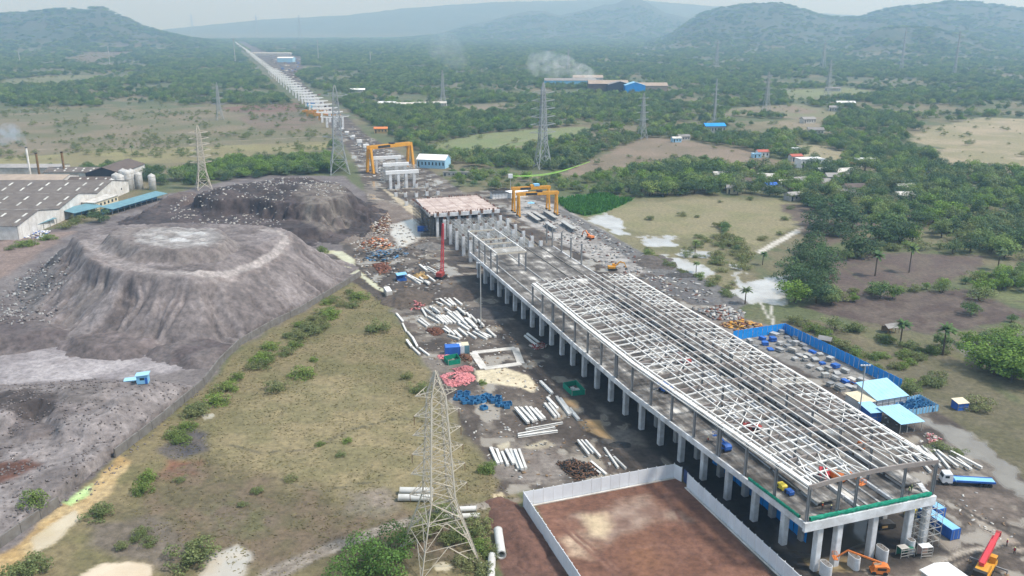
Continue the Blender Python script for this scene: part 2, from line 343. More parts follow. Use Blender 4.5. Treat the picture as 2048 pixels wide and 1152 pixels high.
zone([(235, 915), (262, 925), (215, 985), (150, 1045), (60, 1110), (-60, 1220), (-120, 1220), (0, 1098), (120, 1012), (185, 970)], (.4, .3, .16), (.34, .23, .1), 5, 1.5, .25, 2)
zone([(60, 1075), (150, 1020), (165, 1035), (110, 1085), (70, 1110)], (.5, .43, .31), (.46, .38, .26), 6, 1, .85, 1.5)
zone([(120, 1005), (185, 968), (175, 992), (140, 1012)], (.35, .5, .2), (.4, .52, .25), 6, .8, .3, .6)
zone([(160, 1150), (200, 1130), (260, 1125), (312, 1132), (300, 1150), (270, 1180), (150, 1190)], (.55, .46, .34), (.5, .4, .28), 8, .8, .85, 1.5)
zone([(400, 1150), (430, 1110), (470, 1085), (520, 1110), (510, 1140), (480, 1180), (400, 1190)], (.38, .36, .32), (.45, .4, .33), 6, 2, .85, 3)
zone([(868, 1128), (890, 1124), (908, 1132), (895, 1142), (872, 1140)], (.5, .43, .3), (.46, .4, .28), 6, .5, .85, .4)
zone([(402, 832), (425, 826), (430, 833), (410, 840)], (.4, .37, .3), (.36, .33, .28), 6, .5, .8, .4)
zone([(520, 1142), (640, 1090), (760, 1050), (860, 1020), (990, 1002), (1040, 995), (1040, 1003), (870, 1035), (770, 1065), (660, 1105), (560, 1160)], (.2, .17, .14), (.15, .125, .1), 2, 1, .12, .6)
zone([(700, 990), (770, 975), (800, 1000), (760, 1040), (690, 1030)], (.2, .165, .13), (.15, .13, .09), 3, 4, .1, 3)
# slag yard floor
zone([(715, 552), (600, 625), (480, 690), (410, 770), (330, 838), (232, 915), (120, 1010), (-90, 1190), (-300, 1190), (-300, 420), (0, 480), (200, 440), (330, 390), (500, 350), (690, 352), (745, 400), (690, 440), (672, 470), (700, 520)], (.155, .137, .134), (.1, .085, .085), 7, 1.5, 0, 2)
zone([(0, 690), (190, 678), (330, 690), (430, 690), (400, 735), (300, 755), (0, 770), (-120, 770), (-120, 690)], (.33, .305, .31), (.2, .18, .185), 9, 4, .25, 3)
zone([(60, 470), (150, 462), (60, 520), (0, 560), (-80, 560), (-80, 500)], (.2, .15, .13), (.16, .12, .105), 5, 3, 0, 3)
# bunds between plots, footpaths
def line_zone(pts, wd, a, b):
    P = [G(*p) for p in pts]; L_ = []; R_ = []
    for i, p in enumerate(P):
        d = (P[min(i + 1, len(P) - 1)] - P[max(i - 1, 0)]).normalized(); s_ = Vector((-d.y, d.x, 0)) * wd / 2; L_.append((p + s_)[:2]); R_.append((p - s_)[:2])
    Z.append((np.array(L_ + R_[::-1]), np.array(a), np.array(b), 3., .5, 0., .6))
for q in ([(1650, 545), (1740, 520), (1800, 508)], [(1690, 535), (1720, 560), (1760, 590)], [(1740, 520), (1790, 545), (1840, 568)], [(1660, 575), (1700, 590)], [(1800, 508), (1870, 500), (1960, 516)], [(1700, 640), (1860, 668), (1960, 655)], [(1930, 578), (2048, 625)], [(1600, 615), (1720, 592), (1930, 578)], [(1745, 470), (1830, 498)], [(1860, 470), (1900, 488)], [(1985, 598), (2060, 606)]): line_zone(q, 1.3, (.07, .058, .046), (.1, .09, .05))
for q in ([(620, 900), (700, 860), (800, 835), (880, 850)], [(560, 960), (640, 985), (760, 960)], [(460, 890), (520, 905), (620, 900)]): line_zone(q, .9, (.13, .11, .07), (.1, .09, .055))
line_zone([(0, 300), (240, 297), (440, 283), (660, 272)], 4, (.24, .2, .15), (.17, .15, .1)); line_zone([(960, 300), (1010, 288), (1080, 275)], 3, (.2, .2, .12), (.17, .17, .1))
# construction site
zone(SITE, (.058, .045, .037), (.088, .07, .058), 6, 1.5, .05, 2); SITE_I = len(Z) - 1
zone_uv([(124, 104), (124, 143), (370, 146), (370, 105), (240, 103), (190, 104)], (.022, .018, .016), (.036, .03, .025), 5, 3, .12, 2)  # wet mud under the deck, painted extra dark to deepen the deck's shade
zone([(690, 440), (760, 400), (835, 420), (850, 470), (800, 480), (720, 500), (680, 480)], (.13, .1, .08), (.17, .14, .12), 5, 4, 0, 3)
zone([(760, 372), (838, 420), (852, 432), (838, 436), (812, 420), (768, 380)], (.42, .36, .26), (.33, .28, .2), 4, .8, 0, .6)
zone([(1040, 396), (1112, 408), (1180, 445), (1350, 545), (1240, 545), (1110, 480), (1010, 420)], (.34, .325, .31), (.2, .185, .175), 5, 2, .1, 2)
zone([(1108, 412), (1160, 436), (1290, 508), (1415, 560), (1500, 606), (1465, 622), (1390, 590), (1300, 545), (1170, 460), (1115, 425)], (.105, .1, .1), (.13, .125, .12), 3, .8, 0, .6)
zone([(1290, 548), (1390, 590), (1440, 612), (1390, 610), (1300, 570)], (.085, .08, .08), (.11, .1, .1), 4, 1, .1, 1)
zone([(780, 450), (830, 436), (846, 455), (838, 480), (805, 495), (785, 475)], (.5, .47, .42), (.45, .4, .33), 8, .8, .9, 1.5)
zone([(948, 742), (1010, 735), (1055, 750), (1078, 775), (1068, 786), (1035, 776), (1000, 768), (955, 762)], (.56, .49, .35), (.5, .43, .3), 8, .8, .5, 1.2)
zone([(1045, 895), (1090, 882), (1110, 890), (1080, 902)], (.5, .43, .31), (.46, .4, .28), 8, 1, .8, 1.2); zone([(995, 892), (1020, 885), (1025, 895), (1000, 900)], (.5, .43, .31), (.46, .4, .28), 8, .8, .8, .8)
zone([(985, 990), (1005, 985), (1010, 1000), (990, 1012)], (.58, .47, .28), (.5, .4, .25), 8, .6, .7, .6)
zone([(1158, 842), (1195, 840), (1215, 858), (1232, 880), (1205, 875), (1165, 862)], (.4, .27, .14), (.3, .2, .11), 6, 1, .7, 1.2); zone([(1120, 795), (1155, 800), (1162, 815), (1130, 812)], (.38, .26, .14), (.3, .2, .11), 6, 1, .6, 1)
zone([(1000, 905), (1110, 890), (1160, 920), (1120, 960), (1050, 975), (1000, 950)], (.2, .175, .155), (.14, .115, .1), 3, 5, .25, 4)
zone([(1210, 640), (1250, 660), (1270, 700), (1240, 700), (1215, 670)], (.3, .2, .1), (.2, .15, .1), 4, 1.5, .1, 1.5)
zone([(1890, 850), (1940, 862), (1990, 905), (2060, 955), (2060, 1000), (2000, 960), (1930, 905), (1870, 862)], (.24, .22, .185), (.19, .17, .14), 8, 1.5, 1, 5)
zone([(1820, 838), (1880, 846), (1910, 862), (1870, 862)], (.22, .2, .17), (.18, .16, .13), 8, 1.2, 1, 4)
zone([(1615, 1125), (1660, 1100), (1715, 1120), (1700, 1145), (1640, 1150)], (.28, .22, .11), (.24, .18, .1), 6, 1.2, .85, 1.5)
zone([(1560, 1050), (1640, 1000), (1760, 1040), (1740, 1090), (1620, 1120), (1560, 1100)], (.09, .078, .06), (.12, .1, .08), 6, 4, .8, 3)
zone([(1960, 1085), (2000, 1060), (2020, 1080), (1980, 1110)], (.2, .17, .14), (.15, .125, .1), 2, 3, .4, 2)
for p in ([(1915, 1010), (1940, 1015), (1990, 1060), (2050, 1100), (2040, 1110), (1970, 1065)], [(1820, 1150), (1900, 1110), (1990, 1080), (2000, 1090), (1920, 1130), (1850, 1170)]): zone(p, (.33, .29, .24), (.25, .2, .16), 4, 1, .5, 1.5)
zone([(1900, 980), (2050, 985), (2060, 1060), (1960, 1040)], (.1, .078, .064), (.15, .12, .1), 2.5, 4, .2, 4)
zone([(1400, 610), (1470, 630), (1560, 655), (1480, 680), (1390, 640)], (.14, .12, .105), (.19, .165, .15), 3, 2, 0, 2)
zone([(1480, 680), (1570, 668), (1790, 775), (1720, 800), (1600, 740)], (.16, .15, .14), (.21, .2, .185), 4, 2, 0, 2)
# red levelled lot inside the white fence
zone([(1072, 1010), (1348, 954), (1364, 964), (1620, 1230), (1190, 1230)], (.125, .058, .037), (.165, .08, .053), 5, .6, .05, .3)
zone([(1040, 1010), (1070, 1012), (1190, 1230), (1060, 1230), (1000, 1130), (985, 1040)], (.1, .052, .038), (.13, .068, .05), 3, 1.5, 0, 1.5)
zone([(1150, 1035), (1200, 1012), (1285, 995), (1330, 1012), (1360, 1040), (1310, 1045), (1260, 1070), (1195, 1080), (1165, 1060)], (.3, .22, .17), (.17, .1, .073), 5, 4, .5, 4)
zone([(1168, 1030), (1205, 1022), (1218, 1045), (1205, 1075), (1185, 1070), (1172, 1050)], (.5, .39, .25), (.44, .33, .22), 8, 3, .55, 1.5)
zone([(1130, 1078), (1165, 1068), (1190, 1090), (1185, 1120), (1150, 1112)], (.42, .31, .22), (.34, .24, .17), 6, 3, .35, 2)
zone([(1230, 1085), (1290, 1070), (1340, 1130), (1300, 1160), (1240, 1120)], (.17, .08, .045), (.13, .06, .036), 4, 6, .15, 3)
for q in ([(1110, 1040), (1200, 1120), (1260, 1180)], [(1118, 1036), (1208, 1114), (1268, 1172)], [(1330, 985), (1360, 1040), (1420, 1130)], [(1250, 1100), (1330, 1090), (1400, 1110)]): line_zone(q, .8, (.19, .1, .07), (.13, .062, .044))
line_zone([(668, 512), (705, 535), (722, 560), (752, 578), (775, 598)], 9, (.05, .04, .034), (.07, .056, .047))
for q, w_ in (([(640, 502), (678, 506), (694, 518), (700, 538), (722, 552)], 5.5), ([(722, 552), (745, 566), (770, 585)], 2.5)):
    line_zone(q, w_, (.52, .5, .33), (.45, .43, .28)); Z[-1] = Z[-1][:5] + (.8, 1.0)
line_zone([(684, 464), (710, 460), (735, 458)], 5, (.5, .58, .2), (.46, .5, .2))
for q in ([(505, 1160), (560, 1132), (640, 1098), (760, 1055), (860, 1028), (1000, 1004)], [(540, 1165), (580, 1138), (655, 1106), (770, 1064), (870, 1035), (1010, 1008)]): line_zone(q, 1.1, (.3, .265, .225), (.2, .17, .14))
for q in ([(1840, 1150), (1920, 1118), (2000, 1095), (2060, 1090)], [(1880, 1170), (1950, 1135), (2050, 1110)], [(1900, 1000), (1960, 1040), (2050, 1085)]): line_zone(q, 1.4, (.045, .036, .03), (.07, .056, .046))
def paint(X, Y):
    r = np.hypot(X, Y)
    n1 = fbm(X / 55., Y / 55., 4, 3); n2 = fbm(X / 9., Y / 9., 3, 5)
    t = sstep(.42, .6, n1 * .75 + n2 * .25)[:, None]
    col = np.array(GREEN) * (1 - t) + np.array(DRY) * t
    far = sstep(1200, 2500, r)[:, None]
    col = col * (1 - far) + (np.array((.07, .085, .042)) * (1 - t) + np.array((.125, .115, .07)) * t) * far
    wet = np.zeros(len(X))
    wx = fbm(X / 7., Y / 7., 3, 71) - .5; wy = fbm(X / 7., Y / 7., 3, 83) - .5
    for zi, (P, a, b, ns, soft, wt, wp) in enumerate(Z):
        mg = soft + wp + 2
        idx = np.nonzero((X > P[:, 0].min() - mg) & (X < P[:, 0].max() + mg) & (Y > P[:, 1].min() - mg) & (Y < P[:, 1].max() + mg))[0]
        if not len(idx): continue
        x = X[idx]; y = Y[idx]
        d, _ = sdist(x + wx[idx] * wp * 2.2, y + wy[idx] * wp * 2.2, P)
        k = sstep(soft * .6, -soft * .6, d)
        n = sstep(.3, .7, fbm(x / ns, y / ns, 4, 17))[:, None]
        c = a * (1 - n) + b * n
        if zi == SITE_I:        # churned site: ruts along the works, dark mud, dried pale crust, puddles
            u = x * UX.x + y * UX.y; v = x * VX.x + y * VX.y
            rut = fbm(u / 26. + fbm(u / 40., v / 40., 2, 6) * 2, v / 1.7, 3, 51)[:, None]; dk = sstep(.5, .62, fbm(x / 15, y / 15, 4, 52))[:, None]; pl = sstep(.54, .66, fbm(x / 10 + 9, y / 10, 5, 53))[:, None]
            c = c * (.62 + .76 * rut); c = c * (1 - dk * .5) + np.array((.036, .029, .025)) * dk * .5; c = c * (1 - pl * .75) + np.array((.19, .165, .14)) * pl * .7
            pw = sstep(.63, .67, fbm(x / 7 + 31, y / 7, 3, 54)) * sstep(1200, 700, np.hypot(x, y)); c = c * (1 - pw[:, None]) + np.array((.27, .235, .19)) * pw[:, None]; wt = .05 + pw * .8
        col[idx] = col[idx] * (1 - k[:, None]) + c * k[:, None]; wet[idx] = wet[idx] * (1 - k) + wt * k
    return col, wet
def ground_material():
    m = bpy.data.materials.new('ground'); m.use_nodes = True; n = m.node_tree; L = n.links; b = n.nodes['Principled BSDF']
    at = n.nodes.new('ShaderNodeAttribute'); at.attribute_name = 'col'; aw = n.nodes.new('ShaderNodeAttribute'); aw.attribute_name = 'wet'
    ge = n.nodes.new('ShaderNodeNewGeometry')
    def noise(s, d=5, r=.65):
        t = n.nodes.new('ShaderNodeTexNoise'); t.inputs['Scale'].default_value = s; t.inputs['Detail'].default_value = d; t.inputs['Roughness'].default_value = r
        L.new(ge.outputs['Position'], t.inputs['Vector']); return t.outputs[0]
    def mth(op, a, bb, c=None):
        t = n.nodes.new('ShaderNodeMath'); t.operation = op
        for i, v in enumerate((a, bb, c)):
            if v is None: continue
            if isinstance(v, (int, float)): t.inputs[i].default_value = v
            else: L.new(v, t.inputs[i])
        return t.outputs[0]
    fine = noise(.55, 8, .72); mid = noise(.09, 5, .6)
    sw = n.nodes.new('ShaderNodeMapRange'); sw.interpolation_type = 'SMOOTHSTEP'; sw.inputs[1].default_value = .3; sw.inputs[2].default_value = .75
    L.new(mth('ADD', aw.outputs['Fac'], mth('MULTIPLY', mth('SUBTRACT', mid, .5), .5)), sw.inputs[0]); wet = sw.outputs[0]
    dry = mth('SUBTRACT', 1.0, wet)
    g = mth('ADD', 1.0, mth('MULTIPLY', mth('MULTIPLY', mth('SUBTRACT', fine, .5), 2.3), mth('ADD', .12, mth('MULTIPLY', dry, .88))))
    g2 = mth('MULTIPLY', g, mth('ADD', .8, mth('MULTIPLY', mid, .4)))
    v = n.nodes.new('ShaderNodeVectorMath'); v.operation = 'SCALE'; L.new(at.outputs['Color'], v.inputs[0]); L.new(g2, v.inputs['Scale'])
    L.new(v.outputs[0], b.inputs['Base Color'])
    L.new(mth('MULTIPLY_ADD', dry, .84, .1), b.inputs['Roughness']); b.inputs['Specular IOR Level'].default_value = .5
    bp = n.nodes.new('ShaderNodeBump'); bp.inputs['Distance'].default_value = .5; L.new(mth('MULTIPLY', dry, .55), bp.inputs['Strength'])
    L.new(fine, bp.inputs['Height']); L.new(bp.outputs[0], b.inputs['Normal']); return m
M['ground'] = ground_material()
def attrs(me, col, wet):
    a = me.attributes.new('col', 'FLOAT_COLOR', 'POINT'); a.data.foreach_set('color', np.c_[np.clip(col, 0, 1), np.ones(len(col))].astype(np.float32).ravel())
    a = me.attributes.new('wet', 'FLOAT', 'POINT'); a.data.foreach_set('value', wet.astype(np.float32))
rr = [45.0]
while rr[-1] < 1500: rr.append(rr[-1] * 1.0048)
while rr[-1] < 17000: rr.append(rr[-1] * 1.012)
rr = np.array(rr); th = np.radians(np.linspace(-50, 50, 560))
R_, T_ = np.meshgrid(rr, th, indexing='ij'); X = (R_ * np.sin(T_)).ravel(); Y = (R_ * np.cos(T_)).ravel()
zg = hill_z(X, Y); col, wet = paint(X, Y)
hz = sstep(5, 60, zg)[:, None]; nn = fbm(X / 120., Y / 120., 4, 9)[:, None]
col = col * (1 - hz) + (np.array((.038, .055, .03)) * (1 - sstep(.38, .62, nn)) + np.array((.058, .066, .042)) * sstep(.38, .62, nn)) * hz
zg = zg + np.where(np.hypot(X, Y) > 1500, (fbm(X / 60., Y / 60., 4, 4) - .5) * 26 * sstep(5, 40, zg), 0)
nr, na = R_.shape; i = np.arange(nr - 1)[:, None] * na + np.arange(na - 1)[None]; i = i.ravel()
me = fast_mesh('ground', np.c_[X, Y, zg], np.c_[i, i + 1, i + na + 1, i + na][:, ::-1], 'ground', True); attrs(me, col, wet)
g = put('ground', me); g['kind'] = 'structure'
# ------------------------------------------------------------------ slag heaps: stacked banks with tipped slopes
BANKS = [  # rim polygon px, rim height, slope, rill depth, colour a, b
    ([(150, 474), (172, 505), (200, 528), (250, 543), (310, 549), (380, 552), (450, 541), (520, 514), (572, 486), (588, 468), (560, 456), (500, 451), (430, 448), (330, 447), (240, 449), (180, 457)], 20, .74, 3.2, (.27, .243, .235), (.155, .135, .13)),
    ([(238, 482), (280, 496), (360, 500), (432, 492), (458, 476), (430, 459), (330, 453), (250, 454), (222, 464)], 25, .75, 1.0, (.25, .225, .21), (.19, .165, .155)),
    ([(400, 388), (440, 394), (520, 397), (600, 408), (660, 404), (688, 388), (672, 368), (620, 358), (550, 359), (480, 368), (420, 378)], 15, .55, 4.5, (.05, .042, .042), (.095, .075, .071)),
    ([(250, 444), (300, 418), (350, 398), (420, 398), (540, 425), (640, 440), (650, 452), (600, 458), (430, 452)], 6, .4, 2.2, (.055, .046, .047), (.1, .08, .077)),
    ([(335, 392), (360, 384), (385, 384), (395, 394), (370, 400)], 9, .6, .8, (.16, .125, .11), (.13, .1, .09)),
    ([(-160, 768), (0, 768), (150, 760), (300, 765), (385, 757), (402, 766), (345, 812), (300, 836), (240, 838), (190, 850), (130, 846), (110, 800), (40, 800), (0, 832), (-160, 850)], 7, .5, 2.2, (.3, .275, .265), (.19, .168, .162)),
    ([(-160, 880), (0, 872), (120, 862), (200, 872), (228, 888), (180, 930), (90, 980), (0, 1010), (-160, 1080)], 3.5, .4, 1.8, (.29, .265, .255), (.18, .16, .153)),
    ([(-60, 640), (0, 632), (60, 640), (110, 655), (60, 668), (-60, 680)], 4, .5, 1.0, (.16, .14, .135), (.12, .1, .1)),
    ([(150, 668), (230, 664), (300, 676), (270, 690), (180, 690)], 3.0, .5, 1.6, (.2, .17, .165), (.13, .11, .105)), ([(330, 690), (400, 680), (440, 690), (380, 715)], 2.2, .4, 1.2, (.17, .15, .145), (.11, .09, .09)),
    ([(20, 845), (70, 838), (120, 852), (60, 866)], 4.5, .7, 1.2, (.25, .22, .21), (.15, .13, .125)), ([(250, 790), (330, 775), (350, 785), (290, 815)], 8.6, .5, 1.0, (.27, .245, .235), (.18, .16, .152)), ([(120, 772), (220, 768), (200, 790), (130, 795)], 8.2, .4, 1.0, (.28, .255, .245), (.19, .17, .16))]
HS = .7; gx = np.arange(-330, -12, HS); gy = np.arange(150, 640, HS)
GX, GY = np.meshgrid(gx, gy, indexing='ij'); X = GX.ravel(); Y = GY.ravel()
hz = np.full(len(X), -1.5); hc = np.zeros((len(X), 3)); hs = np.zeros(len(X)); hd = np.full(len(X), 99.); hw = np.zeros(len(X))
for k, (P, zr, sl_, rd, ca, cb) in enumerate(BANKS):
    P = GP(P, zr); mg = (zr + 3) / sl_ + 8
    idx = np.nonzero((X > P[:, 0].min() - mg) & (X < P[:, 0].max() + mg) & (Y > P[:, 1].min() - mg) & (Y < P[:, 1].max() + mg))[0]
    x, y = X[idx], Y[idx]
    wx = (fbm(x / 16, y / 16, 3, 5 + k) - .5) * 7; wy = (fbm(x / 16, y / 16, 3, 55 + k) - .5) * 7
    if k in (2, 3): wx = wx * 2.2 + (fbm(x / 5, y / 5, 3, 66) - .5) * 8; wy = wy * 2.2 + (fbm(x / 5, y / 5, 3, 67) - .5) * 8
    d, arc = sdist(x + wx, y + wy, P)
    run = np.maximum(d, 0); h = zr - run * sl_
    rl = fbm(arc / 1.9 + run * .05, run / 26. + 3, 5, 90 + k); rl2 = fbm(arc / 9., run / 40., 2, 40 + k)
    on = sstep(0, 6, run) * sstep(-1, 5, h)
    gl = (1 - np.abs(2 * fbm(arc / 6.5 + (fbm(x / 9, y / 9, 2, 3) - .5) * 1.2, run / 60. + 7, 3, 140 + k) - 1)) ** 5
    h = h - on * (rl * rd * .9 + np.abs(rl2 - .5) * rd * 2.4 + gl * rd * 1.1) + np.where(d < 0, (fbm(x / 11, y / 11, 4, 21 + k) - .5) * (4 if k in (2, 3) else 2.0) * sstep(0, -7, d) + (2.5 * sstep(0, -14, d) if k == 2 else 0), 0)
    foot = sstep(5, 0, h) * (run > 0); h = h + foot * (fbm(x / 3., y / 3., 3, 61) - .35) * 1.6
    m = h > hz[idx]; j = idx[m]
    hz[j] = h[m]; t = np.clip((sstep(.38, .6, rl * .7 + rl2 * .3) * .8 + gl * .45) * on + (1 - on) * sstep(.3, .7, fbm(x / 8, y / 8, 4, 77)), 0, 1)[m][:, None]
    hc[j] = np.array(ca) * (1 - t) + np.array(cb) * t; hs[j] = on[m]; hw[j] = 0
def hpaint(P, z, a, b, ns, soft, wt=0., streak=False):
    P = GP(P, z); idx = np.nonzero((X > P[:, 0].min() - 6) & (X < P[:, 0].max() + 6) & (Y > P[:, 1].min() - 6) & (Y < P[:, 1].max() + 6))[0]
    x, y = X[idx], Y[idx]; d, _ = sdist(x + (fbm(x / 5, y / 5, 3, 8) - .5) * 6, y + (fbm(x / 5, y / 5, 3, 18) - .5) * 6, P)
    k = sstep(soft, -soft, d); n = sstep(.3, .7, fbm(x / ns, y / ns * (2.5 if streak else 1), 4, 27))[:, None]
    hc[idx] = hc[idx] * (1 - k[:, None]) + (np.array(a) * (1 - n) + np.array(b) * n) * k[:, None]; hw[idx] = np.maximum(hw[idx], wt * k)
hpaint([(268, 482), (285, 460), (360, 453), (432, 458), (446, 472), (425, 488), (360, 496), (300, 492)], 25, (.4, .39, .375), (.28, .265, .25), 5, 1.5, .35, True)
for p in ([(330, 478), (370, 474), (380, 480), (345, 484)], [(345, 462), (410, 464), (412, 470), (350, 468)], [(300, 474), (325, 470), (328, 476)], [(380, 484), (415, 480), (412, 487)]): hpaint(p, 25, (.62, .62, .6), (.5, .5, .48), 4, .8, .6)
hpaint([(162, 488), (185, 478), (215, 505), (260, 530), (330, 543), (400, 545), (470, 530), (540, 500), (575, 474), (555, 462), (500, 455), (505, 452), (565, 458), (590, 468), (580, 482), (520, 514), (450, 541), (380, 552), (310, 549), (250, 543), (200, 528)], 20, (.31, .28, .265), (.25, .215, .2), 3, 1.5)
def hroad(pts, z, wd, a, b):
    P = GP(pts, z); d, _ = segdist(X, Y, P, False); k = sstep(wd, wd * .6, d + (fbm(X / 3, Y / 3, 2, 5) - .5) * 1.2)[:, None]; nn_ = fbm(X / 2, Y / 2, 3, 6)[:, None]
    hc[:] = hc * (1 - k) + (np.array(a) * (1 - nn_) + np.array(b) * nn_) * k
hroad([(172, 482), (196, 500), (225, 520), (270, 537), (320, 545), (390, 546)], 20, 3.2, (.34, .31, .295), (.24, .215, .205)); hroad([(340, 546), (390, 546), (450, 534), (510, 511), (550, 491), (572, 474), (560, 464), (520, 458)], 20, 1.9, (.48, .445, .42), (.32, .295, .28))
hroad([(60, 500), (20, 540), (0, 570), (-20, 600)], 1, 4, (.42, .36, .33), (.33, .28, .26))
hpaint([(0, 560), (70, 500), (140, 480), (130, 530), (60, 600)], 8, (.17, .165, .165), (.125, .12, .12), 4, 4)
hpaint([(600, 400), (690, 385), (700, 430), (640, 450), (600, 430)], 8, (.2, .18, .155), (.12, .1, .09), 3, 3)
hpaint([(110, 850), (0, 850), (-60, 850), (0, 808), (70, 800), (120, 812)], 3, (.06, .05, .048), (.09, .075, .07), 4, 1.5)
hpaint([(-60, 945), (60, 915), (90, 930), (20, 965), (-60, 985)], 3, (.14, .065, .045), (.1, .055, .04), 3, 2)
n = fbm(X / 2.2, Y / 2.2, 4, 33); hc = hc * (.6 + .8 * n)[:, None] * np.array((.7, .68, .69)); hz = hz + (n - .5) * 1.1 + (fbm(X / .9, Y / .9, 2, 34) - .5) * .35
wallP = GP([(722, 548), (600, 621), (480, 686), (408, 768), (328, 836), (228, 913), (118, 1008), (0, 1092), (-160, 1210), (-900, 1210), (-900, 300), (860, 300), (800, 400), (735, 470)])
dw, _ = sdist(X, Y, wallP); cap = np.clip(2.4 + np.maximum(-dw, 0) * .62, 0, 99)
hz = np.where(dw < -.6, np.minimum(hz, cap), -1.5)
nxg, nyg = GX.shape; i = (np.arange(nxg - 1)[:, None] * nyg + np.arange(nyg - 1)[None]).ravel()
q = np.c_[i, i + nyg, i + nyg + 1, i + 1]; keep = (hz[q].max(1) > .02); q = q[keep]
used = np.unique(q); rem = np.full(len(X), -1); rem[used] = np.arange(len(used))
me = fast_mesh('slag_heap', np.c_[X, Y, hz][used], rem[q], 'ground', True); attrs(me, hc[used], hw[used])
o = put('slag_heap', me); tag(o, 'huge grey slag heap with terraced top and rilled tipping slopes', 'spoil heap')
HEAPX, HEAPY, HEAPZ = X, Y, hz
def heap_z(x, y):
    i = np.clip(((np.asarray(x) + 330) / HS).round().astype(int), 0, nxg - 1); j = np.clip(((np.asarray(y) - 150) / HS).round().astype(int), 0, nyg - 1)
    inside = (np.asarray(x) > -330) & (np.asarray(x) < -12) & (np.asarray(y) > 150) & (np.asarray(y) < 640)
    return np.where(inside, np.maximum(hz[i * nyg + j], 0), 0.0)
# haze: even pale air round everything
def make_haze():
    v = [(x, y, z) for z in (-3, 600) for y in (-600, 18500) for x in (-15500, 15500)]
    me = new_mesh('haze', v, CUBE_F); m = bpy.data.materials.new('haze'); m.use_nodes = True; n = m.node_tree
    n.nodes.remove(n.nodes['Principled BSDF']); pv = n.nodes.new('ShaderNodeVolumePrincipled')
    pv.inputs['Color'].default_value = (.42, .68, 1.0, 1); pv.inputs['Absorption Color'].default_value = (1, 1, 1, 1); pv.inputs["Density"].default_value = .00017; pv.inputs["Anisotropy"].default_value = .5
    n.links.new(pv.outputs[0], n.nodes['Material Output'].inputs['Volume']); me.materials.append(m)
    o = put('haze', me); o['kind'] = 'stuff'; tag(o, 'pale blue haze lying over the whole plain', 'haze')
make_haze()
# ================================================================== VEGETATION
def foliage(name, cols, trans=.35):
    m = bpy.data.materials.new(name); m.use_nodes = True; n = m.node_tree; L = n.links; b = n.nodes['Principled BSDF']
    oi = n.nodes.new('ShaderNodeObjectInfo'); cr = n.nodes.new('ShaderNodeValToRGB'); cr.color_ramp.elements[0].position = 0; cr.color_ramp.elements[1].position = 1
    e = cr.color_ramp.elements; e[0].color = (*cols[0], 1); e[1].color = (*cols[-1], 1)
    for k, c in enumerate(cols[1:-1]): q = e.new((k + 1) / (len(cols) - 1)); q.color = (*c, 1)
    L.new(oi.outputs['Random'], cr.inputs[0])
    at = n.nodes.new('ShaderNodeAttribute'); at.attribute_name = 'tint'
    v = n.nodes.new('ShaderNodeVectorMath'); v.operation = 'MULTIPLY'; L.new(cr.outputs[0], v.inputs[0]); L.new(at.outputs['Color'], v.inputs[1])
    L.new(v.outputs[0], b.inputs['Base Color']); b.inputs['Roughness'].default_value = .75; b.inputs['Specular IOR Level'].default_value = .25
    tr = n.nodes.new('ShaderNodeBsdfTranslucent'); L.new(v.outputs[0], tr.inputs[0]); mxs = n.nodes.new('ShaderNodeMixShader'); mxs.inputs[0].default_value = trans
    L.new(b.outputs[0], mxs.inputs[1]); L.new(tr.outputs[0], mxs.inputs[2]); L.new(mxs.outputs[0], n.nodes['Material Output'].inputs['Surface'])
    M[name] = m
foliage('leaf_mix', [(0.0822, 0.145, 0.0572), (0.137, 0.222, 0.0747), (0.11, 0.189, 0.0791), (0.21, 0.299, 0.0925), (0.174, 0.222, 0.11), (0.118, 0.181, 0.0791), (0.274, 0.36, 0.11)])
foliage('leaf_bush', [(0.161, 0.248, 0.0545), (0.194, 0.271, 0.0721), (0.137, 0.204, 0.0545), (0.177, 0.225, 0.0801)])
foliage('leaf_lush', [(0.104, 0.195, 0.0483), (0.119, 0.209, 0.0546)])
foliage('leaf_dark', [(0.0631, 0.115, 0.0547), (0.0876, 0.147, 0.0632), (0.0771, 0.128, 0.0675)])
foliage('leaf_bright', [(0.151, 0.245, 0.0481), (0.177, 0.288, 0.0565), (0.132, 0.221, 0.0481)])
foliage('leaf_scrub', [(0.169, 0.213, 0.0874), (0.143, 0.189, 0.0733), (0.219, 0.235, 0.114), (0.184, 0.221, 0.0839)])
foliage('leaf_grey', [(0.104, 0.102, 0.0602), (0.125, 0.116, 0.0688), (0.0933, 0.097, 0.0516)])
foliage('leaf_reed', [(0.0622, 0.184, 0.0301), (0.0829, 0.213, 0.0387)])
foliage('grass_tuft', [(.2, .175, .09), (.15, .14, .06)], .1)
